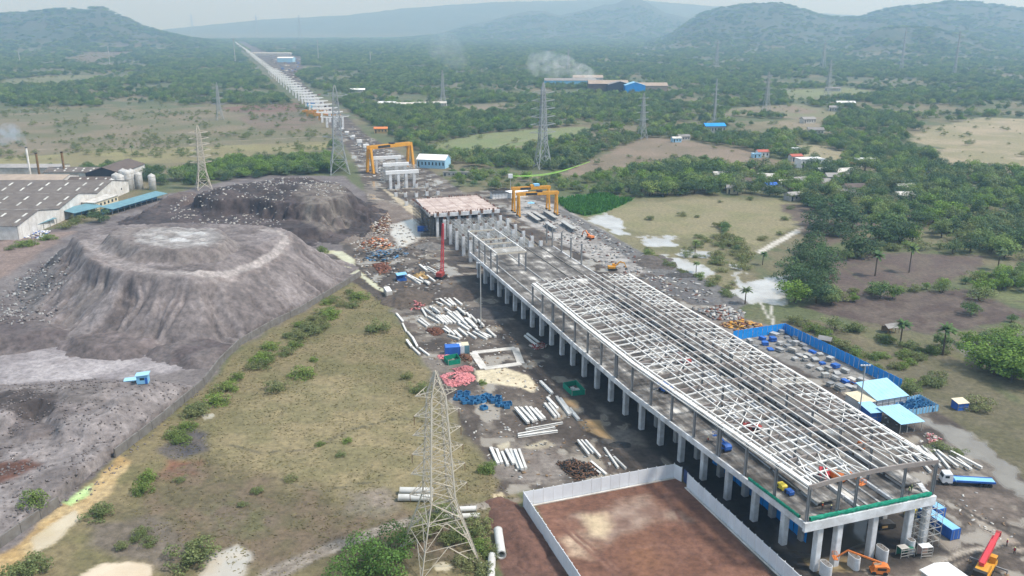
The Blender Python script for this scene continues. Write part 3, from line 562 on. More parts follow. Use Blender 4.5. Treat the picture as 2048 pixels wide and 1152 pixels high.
def crown_mesh(name, m, n, lobes, leaf, seed, flat=1.0, upbias=.55, core=True):
    """leaf-clump quads over the surface of several lobes; lobes: (x,y,z,r)"""
    g = np.random.default_rng(seed); V = []; TT = []
    wts = np.array([l[3] ** 2 for l in lobes]); wts = wts / wts.sum()
    cnt = g.multinomial(n, wts)
    for (x, y, z, r), c in zip(lobes, cnt):
        d = g.normal(size=(c, 3)); d[:, 2] = np.abs(d[:, 2]) * 1.0 - .35 * g.random(c); d /= np.linalg.norm(d, axis=1)[:, None]
        rad = r * (.4 + .66 * g.random(c) ** .45)[:, None]
        p = np.array((x, y, z)) + d * rad * np.array((1, 1, flat))
        nrm = d + g.normal(size=(c, 3)) * .55 + np.array((0, 0, upbias)); nrm /= np.linalg.norm(nrm, axis=1)[:, None]
        a = np.cross(nrm, g.normal(size=(c, 3))); a /= np.linalg.norm(a, axis=1)[:, None]; b = np.cross(nrm, a)
        s = (leaf * (.55 + .9 * g.random(c)))[:, None]
        q = np.stack([p - a * s * .5, p + b * s * .42 + nrm * s * .08, p + a * s * .5, p - b * s * .42 + nrm * s * .05], 1)
        V.append(q); TT.append(np.repeat((.55 + .9 * g.random(c)) * (.82 + .36 * g.random()), 4))
    V = np.concatenate(V); tt = np.concatenate(TT); k = len(V); F = np.arange(k * 4).reshape(k, 4); V = V.reshape(-1, 3)
    me = fast_mesh(name, V, F, m)
    a = me.attributes.new('tint', 'FLOAT_COLOR', 'POINT')
    c = np.ones((len(V), 4), np.float32); c[:, 0] = tt * 1.02; c[:, 1] = tt; c[:, 2] = tt * .95; a.data.foreach_set('color', c.ravel())
    return me
def lobes_round(seed, k=9, w=.36, zc=.62, zr=.2, r=(.2, .3)):
    g = np.random.default_rng(seed); k = k + 4; zc = zc - .1; r = (r[0] * .62, r[1] * 1.02); zr = zr * 1.25; out = [(0, 0, zc, .28), (.1, .08, zc - .18, .24), (-.12, .02, zc - .12, .22)]
    for i in range(k):
        a = 2 * math.pi * (i + g.random() * .6) / k; q = w * (.4 + .75 * g.random())
        out.append((q * math.cos(a), q * math.sin(a), zc + zr * (g.random() * 2 - 1.15), r[0] + (r[1] - r[0]) * g.random()))
    out.append((.06, -.05, zc + zr * 1.05, .22)); return out
def trunk_mesh(name, seed, h=.5, r=.035, limbs=4, spread=.22):
    g = random.Random(seed); v = []; f = []
    def seg(p0, p1, r0, r1, n=6):
        b = len(v); d = (Vector(p1) - Vector(p0)).normalized(); x = d.orthogonal().normalized(); y = d.cross(x)
        for p, r_ in ((p0, r0), (p1, r1)):
            for i in range(n): a = 2 * math.pi * i / n; v.append(tuple(Vector(p) + x * math.cos(a) * r_ + y * math.sin(a) * r_))
        for i in range(n): f.append((b + i, b + (i + 1) % n, b + n + (i + 1) % n, b + n + i))
    kx, ky = g.uniform(-.03, .03), g.uniform(-.03, .03)
    seg((0, 0, -.02), (kx, ky, h * .55), r * 1.25, r * .85); seg((kx, ky, h * .55), (kx * 1.6, ky * 1.6, h), r * .85, r * .5)
    for i in range(limbs):
        a = 2 * math.pi * i / limbs + g.random(); z0 = h * g.uniform(.5, .95)
        seg((kx, ky, z0), (kx + spread * math.cos(a), ky + spread * math.sin(a), z0 + g.uniform(.12, .25)), r * .55, r * .2, 5)
    return new_mesh(name, v, f, 'bark')
# unit-height prototypes (1 m tall, scaled per tree)
KINDS = {}
def kind(key, cname, trunks, crowns): KINDS[key] = (cname, trunks, crowns)
kind('mix', 'broadleaf_tree', [trunk_mesh('trunk', s) for s in (1, 2)], [crown_mesh('crown', 'leaf_mix', 1500, lobes_round(s, 9, .4), .062, s) for s in (1, 2, 3, 4, 31)])
kind('dark', 'broadleaf_tree', [trunk_mesh('trunk', s) for s in (3, 4)], [crown_mesh('crown', 'leaf_dark', 2000, lobes_round(s, 12, .46, .58, .24, (.2, .3)), .055, s) for s in (5, 6, 7)])
kind('bright', 'broadleaf_tree', [trunk_mesh('trunk', 5)], [crown_mesh('crown', 'leaf_bright', 1600, lobes_round(s, 9, .42, .58, .24), .06, s) for s in (8, 9)])
kind('scrub', 'scrub_tree', [trunk_mesh('trunk', 6, .35, .03, 5, .3)], [crown_mesh('crown', 'leaf_scrub', 900, lobes_round(s, 10, .55, .5, .2, (.16, .26)), .06, s, .8) for s in (10, 11)])
def palm_mesh(name, m, seed, n=52, drop=.5):
    g = np.random.default_rng(seed); V = []; F = []; TT = []
    for i in range(n):
        a = 2 * math.pi * i / n * 2.4 + g.random(); el = g.uniform(-.5, 1.1); L = .27 * g.uniform(.85, 1.15)
        prev = None
        for s in range(4):
            t = s / 3; r = L * t * math.cos(el); z = .9 + L * t * math.sin(el) - drop * .12 * t * t
            wd = .05 * (1.1 - .75 * t) * (1 if s else .5)
            c = np.array((r * math.cos(a), r * math.sin(a), z)); sd_ = np.array((-math.sin(a), math.cos(a), .25)) * wd
            V += [c - sd_, c + sd_]; TT += [.7 + .6 * g.random()] * 2
            if s: F.append((len(V) - 4, len(V) - 3, len(V) - 1, len(V) - 2))
    me = fast_mesh(name, np.array(V), np.array(F), m); at = me.attributes.new('tint', 'FLOAT_COLOR', 'POINT')
    c = np.ones((len(V), 4), np.float32); c[:, :3] = np.array(TT)[:, None]; at.data.foreach_set('color', c.ravel()); return me
pt = new_mesh('trunk', [(r * math.cos(k * math.pi / 3), r * math.sin(k * math.pi / 3), z) for z, r in ((-.01, .028), (.45, .02), (.92, .017)) for k in range(6)], [(a * 6 + i, a * 6 + (i + 1) % 6, a * 6 + 6 + (i + 1) % 6, a * 6 + 6 + i) for a in range(2) for i in range(6)], 'bark')
kind('palm', 'palm_tree', [pt], [palm_mesh('fronds', 'leaf_mix', s) for s in (1, 2)])
kind('bush', 'bush', [trunk_mesh('stem', 8, .4, .03, 5, .3)], [crown_mesh('foliage', 'leaf_scrub', 1500, lobes_round(s, 12, .7, .4, .24, (.2, .34)), .075, s) for s in (21, 22, 23)])
kind('bushb', 'bush', [trunk_mesh('stem', 9, .4, .03, 5, .3)], [crown_mesh('foliage', 'leaf_bush', 1500, lobes_round(s, 12, .68, .4, .24, (.2, .34)), .075, s) for s in (24, 25)])
kind('bigbush', 'bush', [trunk_mesh('stem', 10, .4, .02, 6, .4)], [crown_mesh('foliage', 'leaf_lush', 6500, lobes_round(s, 16, .8, .45, .26, (.18, .32)), .042, s) for s in (26,)])
HSPOT = [(G(x, y).x, G(x, y).y, w_) for x, y, w_ in ((1524, 314, 9), (1590, 322, 9), (1618, 335, 10), (1645, 334, 5), (1728, 332, 5), (1708, 337, 4), (1684, 352, 7), (1672, 362, 7), (1444, 358, 4), (1532, 362, 4), (1540, 380, 5), (1600, 370, 4), (1706, 384, 6), (1808, 383, 4), (1805, 400, 6), (1427, 266, 14), (868, 334, 15), (1494, 372, 6), (1738, 360, 6))]
TREES = []   # x, y, z, height, kind, label, category, group, forced
def tree(x, y, h, k, label, group, wide=1.0, force=False, z=0.0, cat=None):
    TREES.append((x, y, z, h, k, label, cat or ('palm' if k == 'palm' else 'bush' if 'bush' in k else 'tree'), group, force, wide))
def tpx(x, y, h, k, label, group=None, wide=1.0): p = G(x, y); tree(p.x, p.y, h, k, label, group, wide, True, float(heap_z(p.x, p.y)))
def along(pts, step, h, kinds, label, group, jit=1.5, wide=1.0):
    P = [G(*p) for p in pts]
    for a, b in zip(P, P[1:]):
        L = (b - a).length; n = max(1, int(L / step))
        for i in range(n):
            q = a.lerp(b, (i + random.random() * .7) / n); hh = random.uniform(*h)
            tree(q.x + random.uniform(-jit, jit), q.y + random.uniform(-jit, jit), hh, random.choice(kinds), label, group, wide * random.uniform(.85, 1.25), True)
def fill(pts, step, h, kinds, label, group, dens=1.0, force=False, wide=1.0):
    P = GP(pts); x0, y0 = P.min(0); x1, y1 = P.max(0)
    xs, ys = np.meshgrid(np.arange(x0, x1, step), np.arange(y0, y1, step)); xs = xs.ravel() + rng.uniform(-.5, .5, xs.size) * step; ys = ys.ravel() + rng.uniform(-.5, .5, ys.size) * step
    k = inpoly(xs, ys, P) & (rng.random(len(xs)) < dens)
    for x, y in zip(xs[k], ys[k]):
        if any(abs(x - hx - (y - hy) * hx / hy) < hw and -13 < y - hy < 9 for hx, hy, hw in HSPOT): continue
        tree(x, y, random.uniform(*h), random.choice(kinds), label, group, wide * random.uniform(.85, 1.25), force)
# ---- near and middle vegetation, place by place
tpx(752, 1148, 9.5, 'bigbush', 'large dense green bush beside the foot of the near pylon', wide=1.05)
tpx(392, 1120, 5.5, 'bush', 'big feathery olive bush beside the milky puddle', wide=1.3); tpx(60, 1148, 5.5, 'bush', 'round green bush at the edge of the tan drain puddle', wide=1.1)
tpx(72, 1030, 4.2, 'bushb', 'bright green bush growing against the slag yard wall')
for x, y, k in ((275, 1080, 'bush'), (300, 1090, 'bush'), (245, 1098, 'bush'), (285, 1068, 'bush')): tpx(x, y, 2.4, k, 'low grey green bush in the clump on the rubbly bank', 'bushes on the rubbly bank')
tpx(200, 1030, 3, 'bush', 'spreading low bush on the bank beside the tan drain', wide=1.6)
for x, y, h in ((752, 662, 4.5),): tpx(x, y, h, 'bush', 'wide solitary bush in the pasture below the curved trench', wide=1.4)
tpx(605, 752, 4, 'bushb', 'bright green solitary bush in the upper pasture', wide=1.5); tpx(553, 780, 4, 'bush', 'round bush in the pasture below the bright solitary bush', wide=1.2)
tpx(628, 722, 2.2, 'bushb', 'small bright bush just above the solitary bright bush'); tpx(813, 757, 2.6, 'bush', 'small bush near the pasture edge above the pylon tip')
tpx(838, 782, 3, 'bush', 'pale low bush beside the tip of the near pylon', wide=1.5); tpx(975, 942, 3.6, 'bushb', 'bright green round bush standing alone on the mud beside the beams')
tpx(965, 768, 2, 'bushb', 'small green bush beside the pale sand puddle')
for x, y in ((695, 884), (680, 912), (515, 985), (485, 1012), (580, 960), (360, 962), (640, 890)): tpx(x, y, random.uniform(1.2, 1.9), 'bushb' if y < 900 else 'bush', 'tiny low shrub dotted over the open pasture', 'tiny shrubs in the pasture', wide=1.5)
LW = 'scrubby bush in the row along the slag yard wall'; LG = 'bushes along the slag yard wall'
along([(715, 590), (655, 640), (590, 690), (520, 735), (480, 765)], 5.5, (2.6, 4.6), ['bush', 'bush', 'bushb'], LW, LG, 3.2, 1.25)
along([(480, 765), (430, 800), (400, 845), (330, 905)], 5, (2.4, 4.2), ['bush', 'bushb'], LW, LG, 3, 1.3)
along([(690, 585), (560, 690), (500, 745)], 8, (2, 3.2), ['bush', 'bushb'], LW, LG, 2.5, 1.3)
tpx(285, 985, 4, 'bushb', 'upright bright green bush by the yellow rag', wide=.9); tpx(295, 960, 3.4, 'bushb', 'leafy green bush with yellow debris at its foot')
for x, y, h in ((820, 1080, 3.2), (845, 1062, 4), (880, 1040, 4.2), (925, 1075, 4), (955, 1060, 3.5), (960, 1100, 3.2), (940, 1130, 3.2), (900, 1085, 3), (985, 1112, 2.5), (965, 1150, 3.2)):
    tpx(x, y, h, random.choice(['bush', 'bushb', 'bush']), 'straggly bush growing under and around the near pylon', 'bushes around the near pylon', 1.25)
# right-hand hedges and groves
H1 = 'leafy hedge shrub on the bank between the tan plots'; HG = 'hedge shrubs between the plots'
along([(1570, 640), (1620, 655), (1660, 680), (1700, 700), (1735, 718)], 4, (2.8, 4.2), ['bush', 'bushb', 'bush'], H1, HG, 1.5, 1.1)
along([(1735, 718), (1790, 715), (1850, 700)], 4, (2.2, 3.4), ['bush', 'bush', 'bushb'], H1, HG, 1.2, 1.1); along([(1745, 742), (1800, 738), (1860, 712), (1880, 700)], 4, (2.5, 3.6), ['bush', 'bushb'], H1, HG, 1.2, 1.1)
along([(1815, 785), (1850, 775), (1890, 757)], 4, (3.2, 4.4), ['bush', 'bushb'], H1, HG, 1.5, 1.1); tpx(1950, 815, 4.6, 'bush', 'round bush beside the small blue hut', wide=1.3)
tpx(1742, 742, 3.6, 'bush', 'dense round hedge end shrub near the light mast', wide=1.3)
along([(1860, 880), (1900, 905), (1960, 925)], 6, (1.4, 2.4), ['bush', 'bush'], 'low weed clump beside the flooded track', 'weeds along the flooded track', 1.5, 1.6)
BT = 'tree in the dark grove standing at the edge of the white pond'; BG = 'trees of the pond grove'
for x, y, h, k in ((1590, 606, 10, 'bright'), (1632, 606, 11, 'dark'), (1600, 585, 11, 'dark'), (1640, 580, 10, 'dark'), (1585, 560, 11, 'dark'), (1640, 555, 13, 'dark'), (1605, 535, 12, 'dark'), (1645, 530, 11, 'mix'), (1618, 508, 12, 'dark'), (1660, 600, 7, 'mix')): tpx(x, y, h, k, BT, BG, 1.15)
tpx(1715, 512, 15, 'dark', 'big spreading dark tree with a visible trunk between two plots', wide=1.2); tpx(1670, 455, 19, 'dark', 'tallest dark spreading tree above the village edge', wide=1.25); tpx(1640, 470, 14, 'dark', 'dark tree leaning against the tallest spreading tree', wide=1.1)
tpx(1795, 480, 14, 'dark', 'wide dark tree beyond the small bare plot', wide=1.3); tpx(1825, 485, 10, 'bright', 'light green tree beside the wide dark tree'); tpx(1905, 508, 8, 'mix', 'round green tree on the grassy plot edge'); tpx(1760, 596, 8, 'mix', 'olive green tree between two ploughed plots', wide=1.2)
tpx(1785, 598, 6, 'bright', 'yellow green tree between two ploughed plots'); tpx(1885, 585, 6, 'scrub', 'bushy grey green tree at the ploughed field corner', wide=1.3)
tpx(1818, 545, 13, 'palm', 'tall slender palm with a leafy clump at its foot'); tpx(1750, 552, 11, 'palm', 'fan palm standing among the ploughed plots', wide=1.3); tpx(1670, 660, 7, 'scrub', 'shaggy grey tree in the hedge left of the hut', wide=1.2)
tpx(1800, 690, 9, 'palm', 'fan palm right of the open thatched hut', wide=1.4); tpx(1885, 710, 11, 'palm', 'tall fan palm on the hedge above the weedy plot', wide=1.3); tpx(1995, 540, 10, 'palm', 'fan palm on the right above the green plot', wide=1.3)
tpx(1490, 608, 7, 'palm', 'date palm standing in the white pond', wide=1.6); tpx(1390, 505, 6, 'palm', 'short palm at the puddles beside the gravel bank', wide=1.5); tpx(1525, 530, 6, 'palm', 'small palm on the reedy strip', wide=1.5); tpx(1392, 545, 5, 'palm', 'short twin palm by the brown water', wide=1.5)
BR = 'bright green tree in the big clump at the right edge'
for x, y, h in ((1960, 735, 9), (1990, 750, 10), (2020, 760, 11), (2045, 745, 11), (2060, 770, 11), (1985, 720, 9), (2030, 715, 10), (2080, 740, 12)): tpx(x, y, h, 'bright', BR, 'trees of the bright clump at the right edge', 1.3)
fill([(1960, 560), (2070, 545), (2070, 590), (1990, 580)], 7, (5, 8), ['mix', 'bright'], 'leafy tree bordering the green plot at the right edge', 'trees bordering the right green plot', 1, True)
along([(1940, 505), (1990, 490), (2060, 500)], 7, (9, 13), ['dark', 'dark', 'mix'], 'dark tree in the row right of the grassy plot', 'dark row right of the grassy plot', 3, 1.1)
along([(1640, 590), (1780, 585), (1850, 575)], 8, (2, 3.5), ['bush', 'bushb'], 'low shrub on the strip between the ploughed plots', 'shrubs between the ploughed plots', 1.5, 1.3)
along([(1680, 520), (1760, 500), (1860, 495), (1900, 500)], 6.5, (3.5, 6), ['mix', 'scrub', 'bush'], 'bushy tree on the dark bank above the ploughed plots', 'bank above the ploughed plots', 2, 1.2)
fill([(1400, 470), (1480, 485), (1500, 510), (1470, 580), (1440, 590), (1400, 540), (1350, 500)], 6, (1.8, 4), ['bush', 'bush', 'scrub'], 'grey green wetland bush between the puddles', 'wetland bushes', .6, True, 1.3)
along([(1440, 455), (1460, 480), (1490, 515)], 5, (3.5, 5.5), ['bush', 'mix'], 'leafy bush in the wetland row', 'wetland row', 2, 1.2)
for x, y in ((1365, 432), (1395, 435), (1580, 418), (1570, 440), (1525, 480), (1560, 470), (1300, 440), (1440, 405), (1500, 400)): tpx(x, y, random.uniform(2, 3.5), 'bush', 'small dark bush scattered over the flooded pasture', 'bushes on the flooded pasture', 1.2)
fill([(1640, 445), (1780, 440), (1850, 470), (1800, 492), (1680, 480)], 11, (8, 12), ['dark', 'mix', 'mix'], 'tree scattered over the small bare plots below the village grove', 'trees on the bare plots', .45, True, 1.15)
along([(1690, 655), (1740, 672), (1800, 690), (1870, 705)], 5, (2.4, 4), ['bush', 'bushb', 'bush'], 'shrub in the long hedge past the thatched hut', 'long hedge past the hut', 1.6, 1.2); along([(1950, 600), (2000, 570), (2060, 560)], 6, (4, 7), ['mix', 'bright', 'scrub'], 'leafy shrub tree by the small green plot', 'shrub trees by the green plot', 2, 1.2)
along([(1290, 500), (1340, 530), (1400, 556), (1470, 600)], 6, (1.6, 3), ['bush', 'bush', 'bushb'], 'marsh shrub along the foot of the gravel bank', 'marsh shrubs along the gravel bank', 2.5, 1.3)
HH = 'hedgerow tree on the bunds right of the pond grove'
for q in ([(1655, 610), (1700, 602), (1740, 598)], [(1850, 580), (1930, 566), (1990, 556)], [(1880, 700), (1960, 690), (2050, 668)], [(1940, 628), (2000, 640), (2060, 650)]): along(q, 6, (3.5, 6.5), ['mix', 'scrub', 'bright', 'mix'], HH, 'hedgerow trees right of the pond grove', 2, 1.2)
V1 = 'leafy tree in the village grove behind the flooded pasture'
fill([(1225, 398), (1240, 345), (1400, 335), (1560, 345), (1700, 330), (1860, 335), (2070, 350), (2070, 480), (1900, 470), (1780, 440), (1640, 432), (1590, 396), (1400, 392)], 9.5, (7, 12), ['mix', 'mix', 'dark', 'mix', 'bright', 'dark', 'scrub'], V1, 'trees of the village grove', .8, False, 1.05)
fill([(1850, 470), (2070, 440), (2070, 540), (1960, 500)], 9, (7, 11), ['mix', 'dark', 'mix', 'scrub'], V1, 'trees of the village grove', .7, False, 1.05)
fill([(880, 335), (1120, 360), (1230, 345), (1250, 395), (1110, 385), (930, 380)], 8.5, (4, 8), ['mix', 'mix', 'bright', 'scrub'], 'leafy tree in the thicket behind the yellow yard gantries', 'thicket behind the gantries', .75)
fill([(330, 360), (420, 330), (660, 315), (690, 345), (560, 352), (480, 358), (400, 372)], 8, (6, 10), ['mix', 'bright', 'mix', 'bright', 'dark'], 'leafy tree in the belt behind the dark waste heap', 'belt behind the waste heap', .95, False, 1.1)
fill([(80, 345), (240, 335), (330, 345), (330, 372), (230, 352)], 8, (5, 9), ['mix', 'dark'], 'tree in the row behind the factory sheds', 'row behind the factory', .8)
along([(10, 500), (60, 490), (110, 475)], 6, (2.5, 4.5), ['bush', 'bushb'], 'green bush along the white factory gable', 'bushes by the factory gable', 1.5, 1.3); along([(130, 455), (165, 440)], 5, (3, 5), ['bush'], 'bush between the factory canopy and the slag heap', 'bushes by the factory canopy', 1.5, 1.3)
tpx(200, 445, 9, 'dark', 'dark green tree standing at the factory canopies', wide=1.2); tpx(80, 380, 7, 'dark', 'dark tree in front of the long tan factory roof', wide=1.3)
tpx(265, 312, 0.1 + 9, 'palm', 'palm behind the factory silos'); tpx(645, 505, 4.5, 'bushb', 'light green bush at the right foot of the slag heap')
fill([(0, 100), (0, 101), (1, 101)], 50, (1, 2), ['mix'], '-', '-')
# ---- woodland over the plain (far trees become one mass)
FIELDS = [GP(p) for p in ([(-200, 218), (600, 208), (640, 236), (662, 282), (656, 302), (430, 324), (240, 338), (-200, 352)], [(840, 292), (960, 268), (1080, 258), (1172, 253), (1188, 262), (1160, 277), (1050, 292), (960, 305), (870, 310)],
    [(1110, 352), (1180, 320), (1255, 290), (1300, 275), (1350, 279), (1440, 292), (1500, 300), (1580, 330), (1500, 352), (1440, 325), (1380, 325), (1250, 340), (1170, 358)], [(1585, 290), (1640, 290), (1695, 306), (1680, 322), (1610, 320)],
    [(1818, 285), (1850, 258), (1970, 234), (2300, 240), (2300, 350), (1985, 350), (1960, 354), (1900, 344), (1866, 314)], [(1480, 215), (1600, 208), (1690, 228), (1650, 246), (1540, 232), (1440, 230)], [(1500, 245), (1600, 238), (1660, 250), (1640, 262), (1560, 262)],
    [(1560, 180), (1700, 175), (1790, 188), (1680, 197), (1580, 199)], [(1380, 104), (1520, 96), (1545, 102), (1440, 112)], [(900, 212), (1010, 205), (1050, 214), (960, 222)], [(120, 120), (330, 82), (430, 86), (330, 95), (180, 128)], [(0, 160), (140, 150), (230, 152), (140, 170), (0, 172)])]
SITEW = GP(SITE)
NEARX = GP([(-400, 350), (700, 300), (880, 335), (1230, 345), (1400, 335), (1700, 330), (1860, 335), (2400, 345), (2400, 1300), (-400, 1300)])
sp = []; r = 380.0
while r < 8800:
    s = min(max(8.6, r * .0052), 34); n_ = int(r * math.radians(84) / s); a = np.radians(-42) + (np.arange(n_) + rng.random(n_)) * math.radians(84) / n_
    q = r + (rng.random(n_) - .5) * s; sp.append(np.c_[q * np.sin(a), q * np.cos(a), np.full(n_, s)]); r += s * .95
sp = np.concatenate(sp); X, Y, SS = sp.T
dn = fbm(X / 140., Y / 140., 3, 44) * .6 + fbm(X / 40., Y / 40., 2, 45) * .4
k = (rng.random(len(X)) < sstep(.4, .57, dn) * .92 + .05)
_hz = hill_z(X, Y); k &= ~((rng.random(len(X)) < sstep(10, 110, _hz) * .35) & (np.hypot(X, Y) > 3000)); k &= ~inpoly(X, Y, NEARX); k &= ~inpoly(X, Y, SITEW)
# keep the rail corridor clear
cu = X * UX.x + Y * UX.y; cv = X * VX.x + Y * VX.y; k &= ~((cu > 400) & (np.abs(cv - (126 + np.clip(cu - 900, 0, 9000) * .0082)) < np.where(cu < 4200, np.where(cv > 126, 46, 20), 10)))
inf = np.zeros(len(X), bool)
for P in FIELDS: inf |= inpoly(X, Y, P) & (hill_z(X, Y) < 8)
scr = inf & (rng.random(len(X)) < .05 + .6 * sstep(.46, .58, dn) * (X < -60))
sel = (k & ~inf) | (scr & ~inpoly(X, Y, NEARX) & ~inpoly(X, Y, SITEW)); X, Y, SS, scr = X[sel], Y[sel], SS[sel], scr[sel]
FZ = hill_z(X, Y); Hh = np.where(scr, 1.4 + 5.5 * rng.random(len(X)) ** 2, rng.uniform(5.5, 10.5, len(X)) * (1 + .25 * (SS / 8.6 - 1)))
FW = np.where(scr, 1.1, 1.0 + .42 * (SS / 8.6 - 1))
KN = ['mix', 'dark', 'bright', 'scrub']
FK = rng.choice(4, len(X), p=[.56, .2, .07, .17]); FK[scr] = 3
# ---- the nearest become trees of their own, the rest one woodland
cand = []
for t in TREES: cand.append((t[3] / math.hypot(t[0], t[1]) + (10 if t[8] else 0), t))
FL = 'leafy tree standing at the near edge of the hazy plain woodland'
rF = np.hypot(X, Y); near = np.argsort(-Hh / rF)[:200]
for j in near: cand.append((Hh[j] / rF[j], (X[j], Y[j], float(FZ[j]), Hh[j], KN[FK[j]], FL, 'tree', 'near edge of the plain woodland', False, FW[j] * 1.05)))
cand.sort(key=lambda c: -c[0])
rest = []; count = {'tree': 0, 'bush': 0, 'palm': 0}; SRC = {}
GMEAN = {}
for t_ in TREES: GMEAN.setdefault(t_[7], []).append(t_[3])
def make_tree(t):
    x, y, z, h, kd, label, cat, group, _, wide = t; cn, tr, cr = KINDS[kd]
    if label == V1 or label == FL:      # tell the grove's trees apart by look and part of the grove
        px_ = 1024 + FPX * x / (y * cP + CH * sP); look = {'mix': 'mid green', 'dark': 'dark green', 'bright': 'yellow green', 'scrub': 'olive grey', 'palm': 'feathery'}.get(kd, 'green') + (' tall' if h > 10 else ' low' if h < 8 else '')
        where = ('behind the flooded pasture' if px_ < 1480 else 'left of the white villa' if px_ < 1600 else 'below the white villa' if px_ < 1720 else 'right of the village houses' if px_ < 1880 else 'at the right picture edge') if label == V1 else ('left of the viaduct' if px_ < 640 else 'beside the green oval field' if px_ < 1190 else 'beyond the brown field' if px_ < 1560 else 'above the village grove')
        label = look + ' tree of the ' + ('village grove ' if label == V1 else 'plain woodland ') + where; group = label + ' group'
    elif group and len(GMEAN.get(group, ())) > 5:      # larger or smaller than the rest of its row, brighter or darker leaved
        tone = {'bushb': 'bright leaved ', 'bright': 'bright leaved ', 'dark': 'dark leaved ', 'scrub': 'thin leaved ', 'palm': 'feathery '}.get(kd, '')
        label = ('larger ' if h > np.mean(GMEAN[group]) else 'smaller ') + ('' if tone.split(' ')[0] in label else tone) + label; group = label + ' group'
    e = bpy.data.objects.new(cn, None); COL.objects.link(e); e.empty_display_size = .3
    e.location = (x, y, z); e.rotation_euler = (0, 0, random.uniform(0, 6.28)); e.scale = (h * wide, h * wide, h); tag(e, label, cat, group)
    j = random.randrange(len(cr)); put('stem' if cat == 'bush' else 'trunk', random.choice(tr), e); c = put(cr[j].name.split('.')[0], cr[j], e)
    SRC.setdefault((kd, j), c)
for s_, t in cand:
    cat = t[6]
    if t[5] == '-': continue
    if count[cat] < 300: count[cat] += 1; make_tree(t)
    else: rest.append(t)
taken = set(near.tolist()); mk = np.array([j not in taken for j in range(len(X))])
PX = np.concatenate([X[mk], [t[0] for t in rest]]); PY = np.concatenate([Y[mk], [t[1] for t in rest]]); PZ = np.concatenate([FZ[mk], [t[2] for t in rest]])
PH = np.concatenate([Hh[mk], [t[3] for t in rest]]); PW = np.concatenate([FW[mk], [t[9] for t in rest]])
srcs = [(kd, j) for kd in KN for j in range(len(KINDS[kd][2])) if (kd, j) in SRC]
byk = {kd: [i for i, s_ in enumerate(srcs) if s_[0] == kd] for kd in KN}
PKn = [KN[a] for a in FK[mk]] + [t[4] if t[4] in KN else 'mix' for t in rest]
PI = np.array([random.choice(byk[a]) for a in PKn], np.int32)
def woodland():
    me = bpy.data.meshes.new('woodland'); n = len(PX); me.vertices.add(n); me.vertices.foreach_set('co', np.c_[PX, PY, PZ].astype(np.float32).ravel())
    a = me.attributes.new('scl', 'FLOAT_VECTOR', 'POINT'); a.data.foreach_set('vector', np.c_[PH * PW, PH * PW, PH].astype(np.float32).ravel())
    a = me.attributes.new('rz', 'FLOAT', 'POINT'); a.data.foreach_set('value', (rng.random(n) * 6.28).astype(np.float32))
    a = me.attributes.new('idx', 'INT', 'POINT'); a.data.foreach_set('value', PI)
    o = put('woodland', me); tag(o, 'hazy mass of trees covering the plain and hills', 'woodland', kind='stuff')
    ng = bpy.data.node_groups.new('woodland', 'GeometryNodeTree'); ng.interface.new_socket('Geometry', in_out='INPUT', socket_type='NodeSocketGeometry'); ng.interface.new_socket('Geometry', in_out='OUTPUT', socket_type='NodeSocketGeometry')
    N = ng.nodes; L = ng.links; gi = N.new('NodeGroupInput'); go = N.new('NodeGroupOutput'); jn = N.new('GeometryNodeJoinGeometry')
    mp = N.new('GeometryNodeMeshToPoints'); L.new(gi.outputs[0], mp.inputs[0]); ip = N.new('GeometryNodeInstanceOnPoints'); L.new(mp.outputs[0], ip.inputs['Points'])
    infos = []
    for s_ in srcs:
        q = N.new('GeometryNodeObjectInfo'); q.inputs['Object'].default_value = SRC[s_]; q.inputs['As Instance'].default_value = False; g2 = N.new('GeometryNodeGeometryToInstance'); L.new(q.outputs['Geometry'], g2.inputs[0]); infos.append(g2)
    for q in reversed(infos): L.new(q.outputs[0], jn.inputs[0])       # join reads its links last-first
    L.new(jn.outputs[0], ip.inputs['Instance']); ip.inputs['Pick Instance'].default_value = True
    def na(nm, ty): q = N.new('GeometryNodeInputNamedAttribute'); q.data_type = ty; q.inputs[0].default_value = nm; return q.outputs[0]
    L.new(na('idx', 'INT'), ip.inputs['Instance Index']); L.new(na('scl', 'FLOAT_VECTOR'), ip.inputs['Scale'])
    cx = N.new('ShaderNodeCombineXYZ'); L.new(na('rz', 'FLOAT'), cx.inputs[2]); e2 = N.new('FunctionNodeEulerToRotation'); L.new(cx.outputs[0], e2.inputs[0]); L.new(e2.outputs[0], ip.inputs['Rotation'])
    L.new(ip.outputs[0], go.inputs[0]); md = o.modifiers.new('woodland', 'NODES'); md.node_group = ng
woodland()
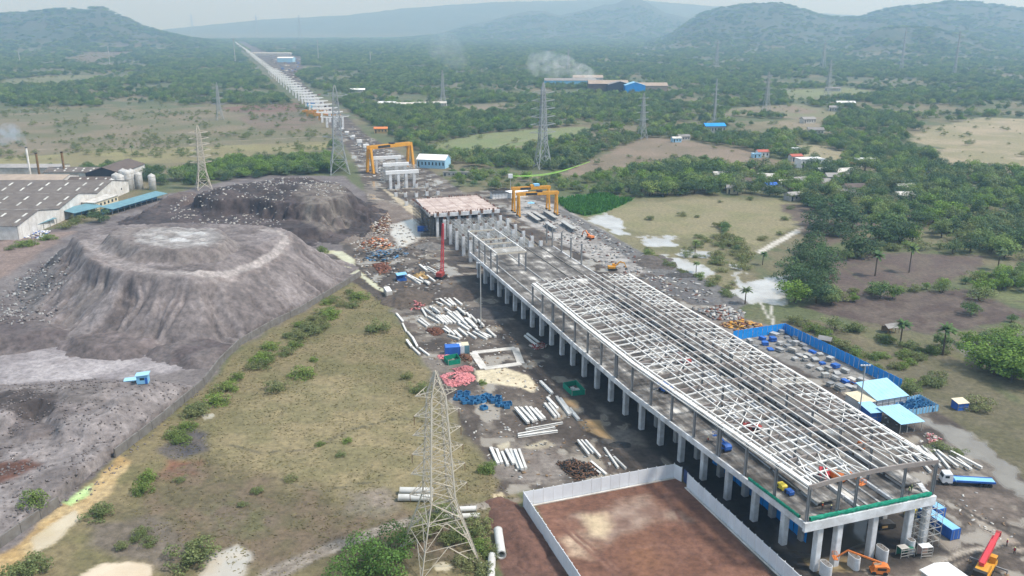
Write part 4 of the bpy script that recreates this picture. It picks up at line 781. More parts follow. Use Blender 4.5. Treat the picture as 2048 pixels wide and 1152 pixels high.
# reeds beside the yard, grass on the pastures
def blades(name, P, n, hgt, wd, m, label, cat, clump=1):
    P = GP(P); x0, y0 = P.min(0); x1, y1 = P.max(0); x = rng.uniform(x0, x1, n * 3); y = rng.uniform(y0, y1, n * 3); k = inpoly(x, y, P); x = x[k][:n]; y = y[k][:n]; n = len(x)
    nn = fbm(x / 6., y / 6., 3, 12); kk = rng.random(n) < sstep(.3, .6, nn) * .9 + .1; x, y = x[kk], y[kk]; n = len(x)
    a = rng.random(n) * 6.28; h = hgt * rng.uniform(.5, 1.3, n); ww = wd * rng.uniform(.6, 1.4, n); lx = rng.normal(0, .35, n) * h; ly = rng.normal(0, .35, n) * h
    dx, dy = np.cos(a) * ww, np.sin(a) * ww; z = np.zeros(n) - .02
    V = np.stack([np.c_[x - dx, y - dy, z], np.c_[x + dx, y + dy, z], np.c_[x + dx * .5 + lx, y + dy * .5 + ly, h], np.c_[x - dx * .5 + lx, y - dy * .5 + ly, h]], 1).reshape(-1, 3)
    me = fast_mesh(name, V, np.arange(4 * n).reshape(n, 4), m); at = me.attributes.new('tint', 'FLOAT_COLOR', 'POINT')
    t = np.repeat(rng.uniform(.8, 1.35, n), 4); c = np.ones((4 * n, 4), np.float32); c[:, :3] = t[:, None]; at.data.foreach_set('color', c.ravel())
    o = put(name, me); tag(o, label, cat, kind='stuff')
blades('reeds', [(1112, 402), (1200, 388), (1262, 402), (1215, 424), (1170, 432), (1140, 424)], 9000, 2.2, .5, 'leaf_reed', 'bright green reed bed beside the gantry yard', 'reeds')
blades('grass', [(725, 560), (770, 606), (800, 650), (850, 745), (925, 880), (1000, 965), (1030, 1000), (900, 1180), (420, 1180), (240, 1000), (330, 850), (410, 782), (480, 705), (600, 635)], 16000, .16, .35, 'grass_tuft', 'dry olive grass tufts over the near pasture', 'grass')
# ================================================================== STATION ON ITS VIADUCT
def deck_material():
    m = bpy.data.materials.new('deck'); m.use_nodes = True; n = m.node_tree; L = n.links; b = n.nodes['Principled BSDF']
    ge = n.nodes.new('ShaderNodeNewGeometry'); mp = n.nodes.new('ShaderNodeMapping'); mp.inputs['Rotation'].default_value = (0, 0, -AXIS); mp.vector_type = 'POINT'
    L.new(ge.outputs['Position'], mp.inputs[0]); mp2 = n.nodes.new('ShaderNodeVectorMath'); mp2.operation = 'MULTIPLY'; mp2.inputs[1].default_value = (.07, .3, .3); L.new(mp.outputs[0], mp2.inputs[0])
    t1 = n.nodes.new('ShaderNodeTexNoise'); t1.inputs['Scale'].default_value = 1.0; t1.inputs['Detail'].default_value = 9; t1.inputs['Roughness'].default_value = .72; L.new(mp2.outputs[0], t1.inputs['Vector'])
    t2 = n.nodes.new('ShaderNodeTexNoise'); t2.inputs['Scale'].default_value = .16; t2.inputs['Detail'].default_value = 7; L.new(ge.outputs['Position'], t2.inputs['Vector'])
    ad = n.nodes.new('ShaderNodeMath'); ad.operation = 'MULTIPLY_ADD'; ad.inputs[1].default_value = .55; L.new(t1.outputs[0], ad.inputs[0]); h = n.nodes.new('ShaderNodeMath'); h.operation = 'MULTIPLY'; h.inputs[1].default_value = .45; L.new(t2.outputs[0], h.inputs[0]); L.new(h.outputs[0], ad.inputs[2])
    cr = n.nodes.new('ShaderNodeValToRGB'); e = cr.color_ramp.elements; e[0].position = .42; e[0].color = (.055, .047, .04, 1); e[1].position = .62; e[1].color = (.6, .58, .54, 1)
    for p, c in ((.49, (.115, .104, .094, 1)), (.55, (.22, .206, .19, 1))): q = e.new(p); q.color = c
    L.new(ad.outputs[0], cr.inputs[0]); L.new(cr.outputs[0], b.inputs['Base Color']); b.inputs['Roughness'].default_value = .8
    M['deck'] = m
deck_material()
DZ = 12.5
_u = [120, 127, 145, 166, 185, 200, 240, 265, 367, 380]; _l = [107, 106.7, 105.7, 104.4, 103.3, 102.5, 102.5, 103, 103.3, 103.3]; _r = [140.5, 140.5, 141.3, 142, 142.2, 142.4, 142.5, 142.8, 143.6, 143.6]
VL = lambda u: float(np.interp(u, _u, _l)); VR = lambda u: float(np.interp(u, _u, _r))
U0, BAY = 127.6, 10.25; NB = 23; UB = [U0 + BAY * k for k in range(NB + 1)]; NR = 15
st = T('station_viaduct', 'long raised concrete station deck on rows of white columns', 'station', S(U0, 124))
def slab(t, name, u0, u1, va0, va1, vb0, vb1, z0, z1, m, sub=None):   # va: left edge at u0,u1; vb: right edge
    P = [t.L(S(u0, va0, z0)), t.L(S(u1, va1, z0)), t.L(S(u1, vb1, z0)), t.L(S(u0, vb0, z0)), t.L(S(u0, va0, z1)), t.L(S(u1, va1, z1)), t.L(S(u1, vb1, z1)), t.L(S(u0, vb0, z1))]
    return t.mesh(name, P, [(3, 2, 1, 0), (4, 5, 6, 7), (0, 1, 5, 4), (1, 2, 6, 5), (2, 3, 7, 6), (3, 0, 4, 7)], m, sub)
GAP = (133.4, 135.4)
for k in range(NB):
    a, b = UB[k], UB[k + 1]; e = .03; a1 = a + .02
    if 2 <= k < 15:
        slab(st, 'deck_slab', a1, b, VL(a) + .45, VL(b) + .45, GAP[0], GAP[0], DZ - .5, DZ, 'deck'); slab(st, 'deck_slab', a1, b, GAP[1], GAP[1], VR(a) - .45, VR(b) - .45, DZ - .5, DZ, 'deck')
    else: slab(st, 'deck_slab', a1, b, VL(a) + .45, VL(b) + .45, VR(a) - .45, VR(b) - .45, DZ - .5, DZ - (.0 if k % 2 else .012), 'deck')
    slab(st, 'edge_beam', a + .04, b - .04, VL(a), VL(b), VL(a) + .44, VL(b) + .44, DZ - 1.35, DZ + .12, 'concrete_white'); slab(st, 'edge_beam', a + .04, b - .04, VR(a) - .44, VR(b) - .44, VR(a), VR(b), DZ - 1.35, DZ + .12, 'concrete_white')
    for v0, v1 in ((112.6, 113.2), (121, 121.6), (129.7, 130.3)): slab(st, 'floor_girder', a + .6, b - .6, v0, v0, v1, v1, DZ - 1.5, DZ - .505, 'concrete')
slab(st, 'front_beam', U0 - .75, U0 - .02, VL(U0), VL(U0), VR(U0), VR(U0), DZ - 1.95, DZ + .13, 'concrete_white')
rowv = lambda u: [VL(u) + 4.6, VL(u) + 9.6, 125.4, 135.0, VR(u) + .3 if u < 130 else VR(u) - 3.0]
for k, u in enumerate(UB):
    uu = u + .5
    if k: slab(st, 'cross_beam', uu - .6, uu + .6, VL(u) + .5, VL(u) + .5, VR(u) - .5, VR(u) - .5, DZ - 1.9, DZ - .51, 'concrete')
    for j, v in enumerate(rowv(u)):
        if k == 0 and j == 4: v = VR(u) - .8
        wu = 1.5
        P = []
        for z in (-.3, DZ - 1.92): P += [st.L(S(uu + wu / 2 * x, v + .75 * y, z)) for x, y in ((-.8, -1), (.8, -1), (1, -.8), (1, .8), (.8, 1), (-.8, 1), (-1, .8), (-1, -.8))]
        st.mesh('pillar', P, [(i, (i + 1) % 8, 8 + (i + 1) % 8, 8 + i) for i in range(8)] + [tuple(range(8, 16))], 'concrete_white' if k < 1 or j == 0 else 'concrete')
# platforms and track upstands on the deck
for k in range(15):
    a = max(UB[k], 131.4); b = UB[k + 1]
    slab(st, 'platform_slab', a + .03, b - .03, 112.9, 112.9, 118.3, 118.3, DZ + 1.0, DZ + 1.35, 'deck'); slab(st, 'platform_slab', a + .03, b - .03, 135.6, 135.6, 140.4, 140.4, DZ + 1.0, DZ + 1.35, 'deck')
    slab(st, 'platform_wall', a + .8, b - .1, 113.6, 113.6, 113.9, 113.9, DZ, DZ + .99, 'concrete_white'); slab(st, 'platform_wall', a + .8, b - .1, 136.3, 136.3, 136.6, 136.6, DZ, DZ + .99, 'concrete_white')
    for h in range(2):
        x0 = UB[k] + h * BAY / 2 + .1; x1 = x0 + BAY / 2 - .25
        for v in (121.0, 129.8): slab(st, 'track_upstand', x0, x1, v - .25, v - .25, v + .25, v + .25, DZ, DZ + .75, 'concrete_white')
    slab(st, 'track_plinth', UB[k] + .05, UB[k + 1] - .05, 123.6, 123.6, 124.1, 124.1, DZ, DZ + .18, 'concrete'); slab(st, 'track_plinth', UB[k] + .05, UB[k + 1] - .05, 126.8, 126.8, 127.3, 127.3, DZ, DZ + .18, 'concrete')
for i in range(6): st.box('stair_step', st.L(S(130.9 - i * .32, 139.6, DZ + 1.1 - i * .19)), (1.2, .34, .18), 'concrete_white', rz=AXIS - math.pi / 2)
for k in range(15, 23):   # unroofed length: dark trough lines and low kerbs
    for v in (VL(UB[k]) + 5, 118.6, 130, 137): slab(st, 'track_plinth', UB[k] + .3, UB[k + 1] - .3, v, v, v + .5, v + .5, DZ, DZ + .3, 'concrete' if v < 125 else 'concrete_dark')
# ------------------------------------------------------------------ steel roof frame
rf = T('roof_skeleton', 'white steel roof skeleton of purlins and rafters over the station deck', 'roof frame', S(U0, 124, DZ))
RZ = lambda v: 20.9 + 1.0 * max(0, 1 - ((v - 124) / 17.5) ** 2)
PV = [109.4, 112.0, 114.6, 117.0, 119.3, 121.6, 124.0, 126.6, 129.2, 131.6, 134.0, 136.4, 138.8]
for k in range(NR + 1):
    u = UB[k]; a, b = VL(u) + .5, VR(u) - .3; n = 8; P = []
    for i in range(n + 1):
        v = a + (b - a) * i / n; z = RZ(v)
        for du, dz in ((-.17, -1.0), (.17, -1.0), (.17, 0), (-.17, 0)): P.append(rf.L(S(u + du, v, z + dz)))
    F = [(4 * i + j, 4 * i + (j + 1) % 4, 4 * i + 4 + (j + 1) % 4, 4 * i + 4 + j) for i in range(n) for j in range(4)] + [(3, 2, 1, 0), (4 * n, 4 * n + 1, 4 * n + 2, 4 * n + 3)]
    rf.mesh('rafter', P, F, 'rafter')
    dbl = k in (3, 8, 13)
    for du in ((-.45, .45) if dbl else (0,)):
        rf.barw('steel_column', S(u + du, VL(u) + .75, DZ + .1), S(u + du, VL(u) + .75, RZ(a) - .4), .5, .55, 'steel_grey', 'ibeam'); rf.barw('steel_column', S(u + du, VR(u) - .7, DZ + .1), S(u + du, VR(u) - .7, RZ(b) - .4), .5, .55, 'steel_grey', 'ibeam')
    for v in (119.3, 131.6): rf.barw('steel_column', S(u, v, DZ), S(u, v, RZ(v) - 1), .45, .45, 'steel_grey', 'ibeam')
    if k == 0: rf.barw('steel_column', S(u, 114.9, DZ), S(u, 114.9, RZ(115) - 1), .5, .55, 'steel_grey', 'ibeam')
for k in range(NR):
    u0, u1 = UB[k], UB[k + 1]
    # gutters and eaves along both sides
    rf.barw('gutter', S(u0, VL(u0) + 1.0, 20.75), S(u1 - .05, VL(u1) + 1.0, 20.75), 1.1, .35, 'steel_white'); rf.barw('eaves_tube', S(u0, VL(u0) + 2.1, 21.1), S(u1, VL(u1) + 2.1, 21.1), .32, .32, 'steel_white')
    rf.barw('eaves_tube', S(u0, VL(u0) + .15, 20.3), S(u1, VL(u1) + .15, 20.3), .22, .3, 'steel_white'); rf.barw('gutter', S(u0, VR(u0) - .5, 20.75), S(u1 - .05, VR(u1) - .5, 20.75), .7, .35, 'steel_white')
    rf.barw('eaves_tube', S(u0, VR(u0) + .25, 20.5), S(u1, VR(u1) + .25, 20.5), .2, .25, 'steel_white')
    # transverse ties at third points, left and right wings only
    for h in (1, 2):
        u = u0 + BAY * h / 3
        for a, b in ((VL(u) + 1.2, 119.3), (131.6, VR(u) - .4)):
            m_ = (a + b) / 2
            for p, q in ((a, m_), (m_, b)): rf.barw('tie_beam', S(u, p, RZ(p) - .12), S(u, q, RZ(q) - .12), .3, .3, 'steel_white')
    brc = k in (0, 2, 3, 6, 7, 11, 12, 14)
    if brc:
        cells = [(VL(u0) + 1.2, 112.0), (112.0, 117.0), (131.6, 136.4), (136.4, VR(u0) - .5)] if k else [(VL(u0) + 1.2, 112.0), (112.0, 117.0), (117.0, 121.6), (129.2, 134.0), (134.0, 138.8)]
        for a, b in cells:
            for h in ((0, 1) if k else (0,)):
                ua = u0 + h * BAY / 2; ub = ua + (BAY / 2 if k else BAY)
                rf.barw('cross_brace', S(ua, a, RZ(a) - .1), S(ub, b, RZ(b) - .1), .17, .17, 'steel_white'); rf.barw('cross_brace', S(ua, b, RZ(b) - .14), S(ub, a, RZ(a) - .14), .17, .17, 'steel_white')
for k in range(0, NR, 2):
    u0 = UB[k] - .1; u1 = UB[min(k + 2, NR)]
    for v in PV:
        if k >= 12 and 120 < v < 131 and v not in (124.0, 126.6): pass
        rf.barw('purlin', S(u0, v, RZ(v) + .13), S(u1 - .06, v, RZ(v) + .13), .24, .26, 'steel_white')
# isolated portal frame on the unroofed deck
sf = T('steel_portal', 'small open white steel portal frame at the far end of the deck', 'steel frame', S(346, 110, DZ))
for k in range(6):
    u = 325 + k * 8.6
    sf.barw('steel_column', S(u, 104.2, DZ), S(u, 104.2, 20.6), .45, .5, 'steel_grey', 'ibeam')
    if k < 2: sf.barw('steel_column', S(u, 116.7, DZ), S(u, 116.7, 20.6), .45, .5, 'steel_grey', 'ibeam')
    if k in (0, 1, 2, 3, 5): sf.barw('rafter', S(u, 104.2, 20.9), S(u, 116.8, 20.9), .3, .6, 'galv_beige')
for k in range(5):
    u = 325 + k * 8.6
    for v in (104.2, 116.8): sf.barw('eaves_beam', S(u, v, 21.05), S(u + 8.6, v, 21.05), .4, .55, 'steel_white')
for du in (1.4, 3.0, 4.6, 6.4): sf.barw('purlin', S(325 + du, 104.4, 21.25), S(325 + du, 116.6, 21.25), .25, .25, 'steel_white')
for i, u in enumerate((326.7, 338.5, 349.4, 360.8, 368)):
    c = T('steel_stanchion', 'bare grey steel column standing on the right edge of the unroofed deck', 'column', S(u, 142.6, DZ), VHEAD, 'bare columns on the right deck edge')
    c.box('base_plate', (0, 0, .06), (1, 1, .12), 'steel_grey'); c.bar('shaft', (0, 0, .12), (0, 0, 9.2), .5, .55, 'steel_grey', 'ibeam'); c.box('cap_plate', (0, 0, 9.25), (.8, .8, .1), 'steel_grey')
# end beam + green safety net along the front parapet
def net(name, pts, label, r=.55):
    P = []; n = 8; N_ = 60; F = []
    for i in range(N_ + 1):
        t = i / N_ * (len(pts) - 1); k = min(int(t), len(pts) - 2); c = pts[k].lerp(pts[k + 1], t - k); d = (pts[k + 1] - pts[k]).normalized(); sd_ = Vector((d.y, -d.x, 0))
        for j in range(n):
            a = 2 * math.pi * j / n; q = r * random.uniform(.65, 1.2); P.append(c + sd_ * math.cos(a) * q * .6 + Vector((0, 0, math.sin(a) * q)))
    for i in range(N_):
        for j in range(n): F.append((i * n + j, i * n + (j + 1) % n, (i + 1) * n + (j + 1) % n, (i + 1) * n + j))
    o = put(name, new_mesh(name, P, F, 'green_net')); tag(o, label, 'netting'); return o
net('safety_net', [S(U0 - .3, 108, DZ + .75), S(U0 - .3, 124, DZ + .75), S(U0 - .3, 139.3, DZ + .75)], 'green safety netting bundled along the front parapet of the station')
net('safety_net', [S(129, VL(129) + .25, DZ + .5), S(137, VL(137) + .25, DZ + .5), S(146, VL(146) + .25, DZ + .5)], 'green safety netting along the near left edge of the deck', .4)
# ------------------------------------------------------------------ unfinished columns and scaffolds beyond the deck
def cage(n=8, r=.45, h=1.6):
    v = []; f = []
    for i in range(n):
        a = 2 * math.pi * i / n; x, y = r * math.cos(a), r * math.sin(a); b = len(v); s = .045
        for z in (0, h): v += [(x - s, y - s, z), (x + s, y - s, z), (x + s, y + s, z), (x - s, y + s, z)]
        f += [(b, b + 1, b + 5, b + 4), (b + 1, b + 2, b + 6, b + 5), (b + 2, b + 3, b + 7, b + 6), (b + 3, b, b + 4, b + 7)]
    for z in (.3, .7, 1.1):
        b = len(v)
        for q in (r - .05, r + .05): v += [(q * math.cos(2 * math.pi * i / n), q * math.sin(2 * math.pi * i / n), z) for i in range(n)]
        f += [(b + i, b + (i + 1) % n, b + n + (i + 1) % n, b + n + i) for i in range(n)]
    return new_mesh('rebar_cage', v, f, 'rebar')
CAGE = cage(); CAGE['k'] = 1
colproto = {}
def pier_column(u, v, h, label, group, w_=1.5, m='concrete_white', cg=True, name='bare_pier'):
    t = T(name, label, 'column', S(u, v), VHEAD, group)
    t.bar('shaft', (0, 0, -.2), (0, 0, h), w_, w_, m)
    if cg:
        c = put('rebar_cage', CAGE, t.o, Matrix.Translation((0, 0, h)) @ Matrix.Diagonal((1.1, 1.1, .95, 1))); c['kind'] = 'stuff'
    return t
UC = [378.5 + 12.6 * i for i in range(6)]
for i, u in enumerate(UC):
    for j, v in enumerate((111.8, 118.3, 124.8, 131.4, 138.0, 143.6)):
        pier_column(u, v, 9.5 + 2.6 * vn(np.array([i * 1.7]), np.array([j * 2.3]), 5)[0], 'white concrete column with rebar top in the outer left file' if j == 0 else 'white concrete column with rebar top inside the unfinished column grid', 'outer left file of bare columns' if j == 0 else 'bare column grid beyond the deck', 1.45)
def scaffold(name, label, u0, u1, v0, v1, z0, z1, su, sv, szv, m='galv', prob=1.0, diag=True, w_=.07, cat='scaffold'):
    t = T(name, label, cat, S((u0 + u1) / 2, (v0 + v1) / 2, z0)); V = []; F = []
    def b(p, q):
        M_ = barmat(t.L(p), t.L(q), w_, w_); k = len(V)
        for c in CUBE_V: V.append(M_ @ Vector(c))
        F.extend([tuple(k + i for i in f) for f in CUBE_F[2:]])
    us = np.arange(u0, u1 + .01, su); vs_ = np.arange(v0, v1 + .01, sv); zs = np.arange(z0 + szv, z1 + .01, szv)
    for u in us:
        for v in vs_:
            if random.random() < prob: b(S(u, v, z0), S(u, v, z1 + random.uniform(-.8, .6)))
    for z in zs:
        for u in us:
            if random.random() < prob: b(S(u, v0, z), S(u, v1, z))
        for v in vs_:
            if random.random() < prob: b(S(u0, v, z), S(u1, v, z))
    o = put('scaffold_tube', new_mesh('scaffold_tubes', V, F, m), t.o); o['kind'] = 'stuff'; return t
scaffold('scaffold', 'dense grey scaffolding filling the bare column grid', 383, 446, 114, 142, 0, 9.5, 2.3, 2.2, 1.9, 'galv', .9, w_=.15)
scaffold('scaffold', 'scaffold tower wrapped round the front right pillar of the station', 126.2, 130.2, 137.2, 142.6, 0, 10.2, 2, 1.8, 1.7, 'galv', 1, w_=.09)
# slab block under construction
sb = T('slab_block', 'unfinished raised slab with pinkish top on dark propping beyond the columns', 'slab', S(447, 125))
slab(sb, 'slab', 447, 492, 105.5, 108, 145, 145, 12.2, 13.0, 'slab_pink'); slab(sb, 'edge_beam', 446.2, 446.95, 107.5, 107.5, 144.8, 144.8, 11.3, 13.3, 'concrete_white'); slab(sb, 'edge_beam', 447, 491, 104.7, 107.2, 105.45, 107.95, 11.6, 13.1, 'concrete')
for v in (112, 118.5, 125, 131.5, 138): slab(sb, 'pour_joint', 447.4, 491, v, v + .3, v + .2, v + .5, 13.0, 13.08, 'formply')
for i, v in enumerate((109.5, 115.5, 121.8, 128, 134.4, 141)):
    for u in (448, 460, 472, 484): slab(sb, 'pillar', u - .7, u + .7, v - .7, v - .7, v + .7, v + .7, -.2, 12.19, 'concrete_white' if u < 450 else 'concrete')
    slab(sb, 'starter_bars', 445.9, 446.15, v - .6, v - .6, v + .6, v + .6, 11.8, 14.2, 'rebar')
V = []; F = []
for i in range(160):
    s = random.random()
    if s < .35: p = S(447 + 44 * random.random(), 105.3 + random.uniform(-.3, .5), 13)
    elif s < .65: p = S(446.8 + random.uniform(-.2, .4), 107 + 38 * random.random(), 13.2)
    elif s < .85: p = S(491 + random.uniform(-.5, .5), 107 + 38 * random.random(), 13)
    else: p = S(447 + 44 * random.random(), 144.8, 13)
    M_ = barmat(sb.L(p), sb.L(p + Vector((random.uniform(-.3, .3), random.uniform(-.3, .3), random.uniform(.4, 1.3)))), .3, .22); k = len(V); V += [M_ @ Vector(c) for c in CUBE_V]; F += [tuple(k + i for i in f) for f in CUBE_F]
o = put('starter_rebar', new_mesh('starter_rebar', V, F, 'rust'), sb.o); o['kind'] = 'stuff'
scaffold('scaffold', 'dark propping packed under the unfinished slab', 447.5, 490, 105.2, 144.5, 0, 11.4, 2.1, 1.9, 1.9, 'concrete_dark', .9, w_=.13)
# stub columns further along
for i, (px, py) in enumerate(((793, 377), (812, 375), (833, 375), (854, 374), (811, 394), (833, 394), (854, 391), (876, 390), (833, 412), (813, 411), (792, 393))):
    p = G(px, py); pier_column(p.x * UX.x + p.y * UX.y, p.x * VX.x + p.y * VX.y, 2.8, 'short white stub column with rebar on the dark pad beyond the slab', 'stub columns beyond the slab', 1.9)
# portal bents under the far yellow gantry
def bent(u, v0, v1, z, label, cols=3, h=2.4, m='white', dp=2.2):
    t = T('portal_bent', label, 'bent', S(u, (v0 + v1) / 2), VHEAD)
    hw = (v1 - v0) / 2
    t.bar('crosshead', (-hw, 0, z), (hw, 0, z), dp, h, 'white')
    for i in range(cols):
        x = -hw * .72 + i * 1.44 * hw / max(1, cols - 1); t.bar('pillar', (x, 0, -.2), (x, 0, z - h / 2), 1.9, 1.9, 'concrete_white')
    return t
for (xl, yl, xr, yr), z, lab, nc in (((770, 345, 838, 343), 11.5, 'lowest white crosshead bent on grey scaffolding', 4), ((766, 330, 817, 327), 11.5, 'middle white crosshead bent on three pillars', 3), ((745, 317, 800, 313), 11.5, 'white crosshead bent inside the far yellow gantry', 2)):
    a = G(xl, yl, z); b = G(xr, yr, z); u = (a.x * UX.x + a.y * UX.y + b.x * UX.x + b.y * UX.y) / 2; bent(u, a.x * VX.x + a.y * VX.y, b.x * VX.x + b.y * VX.y, z, lab, nc)
a = G(803, 366); ua = a.dot(UX); scaffold('scaffold', 'grey scaffolding under the lowest crosshead bent', ua + 4, ua + 22, 114, 141, 0, 10, 2.6, 2.6, 2, 'galv', .8, w_=.13)
for i, (x0, x1, y0, y1) in enumerate(((727, 738, 288, 301), (714, 724, 279, 290), (700, 710, 270, 277), (690, 698, 262, 268), (678, 688, 255, 260))):
    p = G((x0 + x1) / 2, y1 + 1); sc_ = FPX / (p.y * cP + CH * sP); t = T('viaduct_pier', 'white block pier between the far gantry and the launching girders', 'pier', p, VHEAD, 'block piers beyond the far gantry')
    wd = (x1 - x0) / sc_; hh = (y1 - y0) / sc_ * 1.05; t.bar('pillar', (0, 0, -.2), (0, 0, hh * .55), wd * .6, 3, 'concrete_white'); t.bar('pier_cap', (0, 0, hh * .5), (0, 0, hh), wd, 4, 'white')
# long line of viaduct piers running to the horizon
def vline(u): return float(np.interp(u, [900, 1195, 1976, 3808, 6943, 8000], [127, 134, 141, 160, 186, 195]))
u = 1010.0; i = 0; proto = None
while u < 6500:
    stp = 56 if u < 1500 else 72 if u < 2300 else 100; wd = 32 if u < 1300 else 26 if u < 2300 else 12
    lab = 'white hammerhead pier in the near part of the long viaduct line' if u < 1500 else 'hazy white pier in the far viaduct line running to the horizon'
    t = T('viaduct_pier', lab, 'pier', S(u, vline(u)), VHEAD, 'near viaduct piers' if u < 1500 else 'far viaduct piers')
    t.bar('pillar', (0, 0, -.2), (0, 0, 11), 4 if wd < 20 else 3, 3, 'concrete_white')
    t.prism('pier_cap', [(-wd / 2, 12.8), (-wd / 2, 11.8), (-3, 10.4), (3, 10.4), (wd / 2, 11.8), (wd / 2, 12.8)], 2.4, 'white')
    if wd > 20:
        for x in (-9, 9): t.bar('pillar', (x, 0, -.2), (x, 0, 11), 2.4, 2.6, 'concrete_white')
    u += stp
# ================================================================== SITE OBJECTS
def head(a, b): d = Vector(b) - Vector(a); return math.atan2(d.y, d.x)
def fence(name, label, runs, step, h, pm, qm, thick=.12, kerb=None, alt=0.0, planks=0):
    t = T(name, label, 'fence', runs[0][0])
    for a, b in runs:
        L = (b - a).length; n = max(1, round(L / step)); d = (b - a) / n
        for i in range(n):
            p = t.L(a + d * i); q = t.L(a + d * (i + 1)); off = Vector((-d.y, d.x, 0)).normalized() * (alt if i % 2 else 0)
            e = (q - p).normalized() * .06
            off = off + Vector((random.uniform(-.03, .03), random.uniform(-.03, .03), random.uniform(-.05, .03))); pn = t.bar('panel', p + e + Vector((0, 0, h / 2)) + off, q - e + Vector((0, 0, h / 2)) + off, thick, h, pm)
            for k in range(1, planks): t.bar('rail', p + e + Vector((0, 0, h * k / planks)) , q - e + Vector((0, 0, h * k / planks)), thick + .05, .05, qm)
            if qm: t.bar('post', p + Vector((0, 0, -.1)), p + Vector((0, 0, h + .22)), .2, .2, qm)
        if qm: t.bar('post', t.L(b) + Vector((0, 0, -.1)), t.L(b) + Vector((0, 0, h + .22)), .2, .2, qm)
        if kerb:
            s = Vector(kerb[0]); t.bar('kerb', t.L(a + s) + Vector((0, 0, .12)), t.L(b + s) + Vector((0, 0, .12)), .35, .3, kerb[1])
    return t
A, B, C, D_, E_, F_ = S(171.5, 61.3), S(172.2, 102.2), S(169.8, 103.0), S(166.7, 102.9), S(112, 103.4), S(116, 61.2)
fence('lot_fence', 'white precast panel fence round the red levelled lot', [(A, B), (B, C), (D_, E_), (F_, A)], 2.55, 3.9, 'fence_white', 'white')
for a, b, o_ in ((A, B, -UX * .5), (D_, E_, -VX * .5)): k = T('kerb_edging', 'pale concrete kerb along the ' + ('back' if a is A else 'right') + ' foot of the white lot fence', 'kerb', a + o_); k.bar('kerb_stone', k.L(a + o_) + Vector((0, 0, .1)), k.L(b + o_) + Vector((0, 0, .1)), .4, .25, 'offwhite')
gt = T('gate', 'dark navy gate leaf in the gap of the white lot fence', 'gate', S(168.2, 103.6), AXIS); gt.box('leaf', (0, 0, 1.8), (2.9, .12, 3.4), 'cloth_blue'); gt.box('frame', (0, -.1, 1.8), (.12, .1, 3.5), 'black')
bf = fence('blue_fence', 'tall bright blue sheet fence round the formwork store', [(S(254.2, 172), S(255.5, 195.1)), (S(255.5, 195.1), S(198, 197.4))], 1.1, 3.7, 'blue_bright', None, .08, alt=.09)
fence('blue_hoarding', 'blue sheet hoarding standing in the dark under the station deck', [(G(1425, 925), G(1612, 1086))], 1.2, 3.2, 'blue_bright', None, .06, alt=.08)
# retaining wall of the slag yard
WP = [(722, 552), (660, 590), (600, 626), (540, 656), (480, 691), (440, 730), (408, 772), (368, 806), (328, 840), (278, 880), (230, 916)]
fence('retaining_barrier', 'dark stained concrete wall holding back the slag yard', [(G(*WP[i]), G(*WP[i + 1])) for i in range(len(WP) - 1)], 6, 2.6, 'concrete_dark', 'concrete_dark', .45)
fence('retaining_barrier', 'dark concrete wall along the tan drain at the lower left', [(G(118, 1012), G(0, 1096)), (G(0, 1096), G(-120, 1185))], 6, 2.6, 'concrete_dark', 'concrete_dark', .45)
# ---- long white beams lying about
def mapz(ox, oy, s): return lambda x, y: (ox + x / s, oy + y / s)
LA = [(885, 235, 950, 265), (920, 200, 1030, 275), (965, 190, 1060, 265), (1000, 185, 1085, 270), (1055, 190, 1145, 260), (735, 300, 785, 385), (765, 300, 880, 385), (800, 320, 900, 400), (820, 280, 900, 345), (850, 290, 920, 345), (870, 370, 960, 450), (900, 370, 990, 460), (925, 370, 1010, 450), (950, 370, 1040, 450), (985, 375, 1080, 450), (1000, 340, 1120, 440), (1030, 340, 1140, 440), (700, 420, 790, 485), (720, 400, 815, 475), (800, 385, 915, 450), (970, 295, 1040, 345), (1060, 340, 1200, 470), (1100, 290, 1180, 355), (1085, 330, 1160, 420), (1110, 450, 1215, 520), (1140, 435, 1240, 505), (1180, 400, 1280, 490), (1205, 400, 1300, 500), (1230, 365, 1300, 440), (1195, 345, 1235, 400), (1310, 415, 1370, 480), (970, 485, 1070, 570), (955, 510, 1020, 550), (1005, 575, 1120, 615), (1110, 505, 1200, 580), (1065, 530, 1140, 600), (1200, 545, 1290, 605), (1260, 540, 1400, 615), (1310, 530, 1440, 590), (1290, 510, 1410, 600), (1400, 510, 1490, 590)]
LK = [(475, 350, 545, 435), (540, 455, 580, 540), (590, 540, 640, 600), (640, 595, 690, 690), (580, 620, 630, 690), (630, 690, 715, 770), (710, 705, 810, 780)]
LB1 = [(1045, 175, 1120, 262), (1075, 175, 1150, 255), (1105, 170, 1165, 248), (1130, 172, 1200, 245), (1160, 180, 1215, 238), (1215, 150, 1280, 230), (1240, 150, 1300, 225), (1230, 115, 1290, 180), (1285, 110, 1360, 215), (1305, 120, 1375, 210), (1360, 180, 1415, 245), (1190, 20, 1260, 90)]
LB2 = [(1105, 300, 1320, 262), (1060, 330, 1275, 290), (1060, 342, 1290, 310)]
LB3 = [(900, 410, 945, 505), (935, 420, 965, 500), (965, 435, 1000, 512), (990, 420, 1035, 505), (1015, 420, 1065, 532), (1040, 422, 1085, 535), (1065, 420, 1105, 530)]
LB4 = [(1410, 365, 1475, 448), (1430, 365, 1500, 440), (1455, 365, 1540, 460), (1565, 410, 1645, 525), (1620, 462, 1690, 530), (1485, 490, 1575, 565), (1480, 515, 1540, 560)]
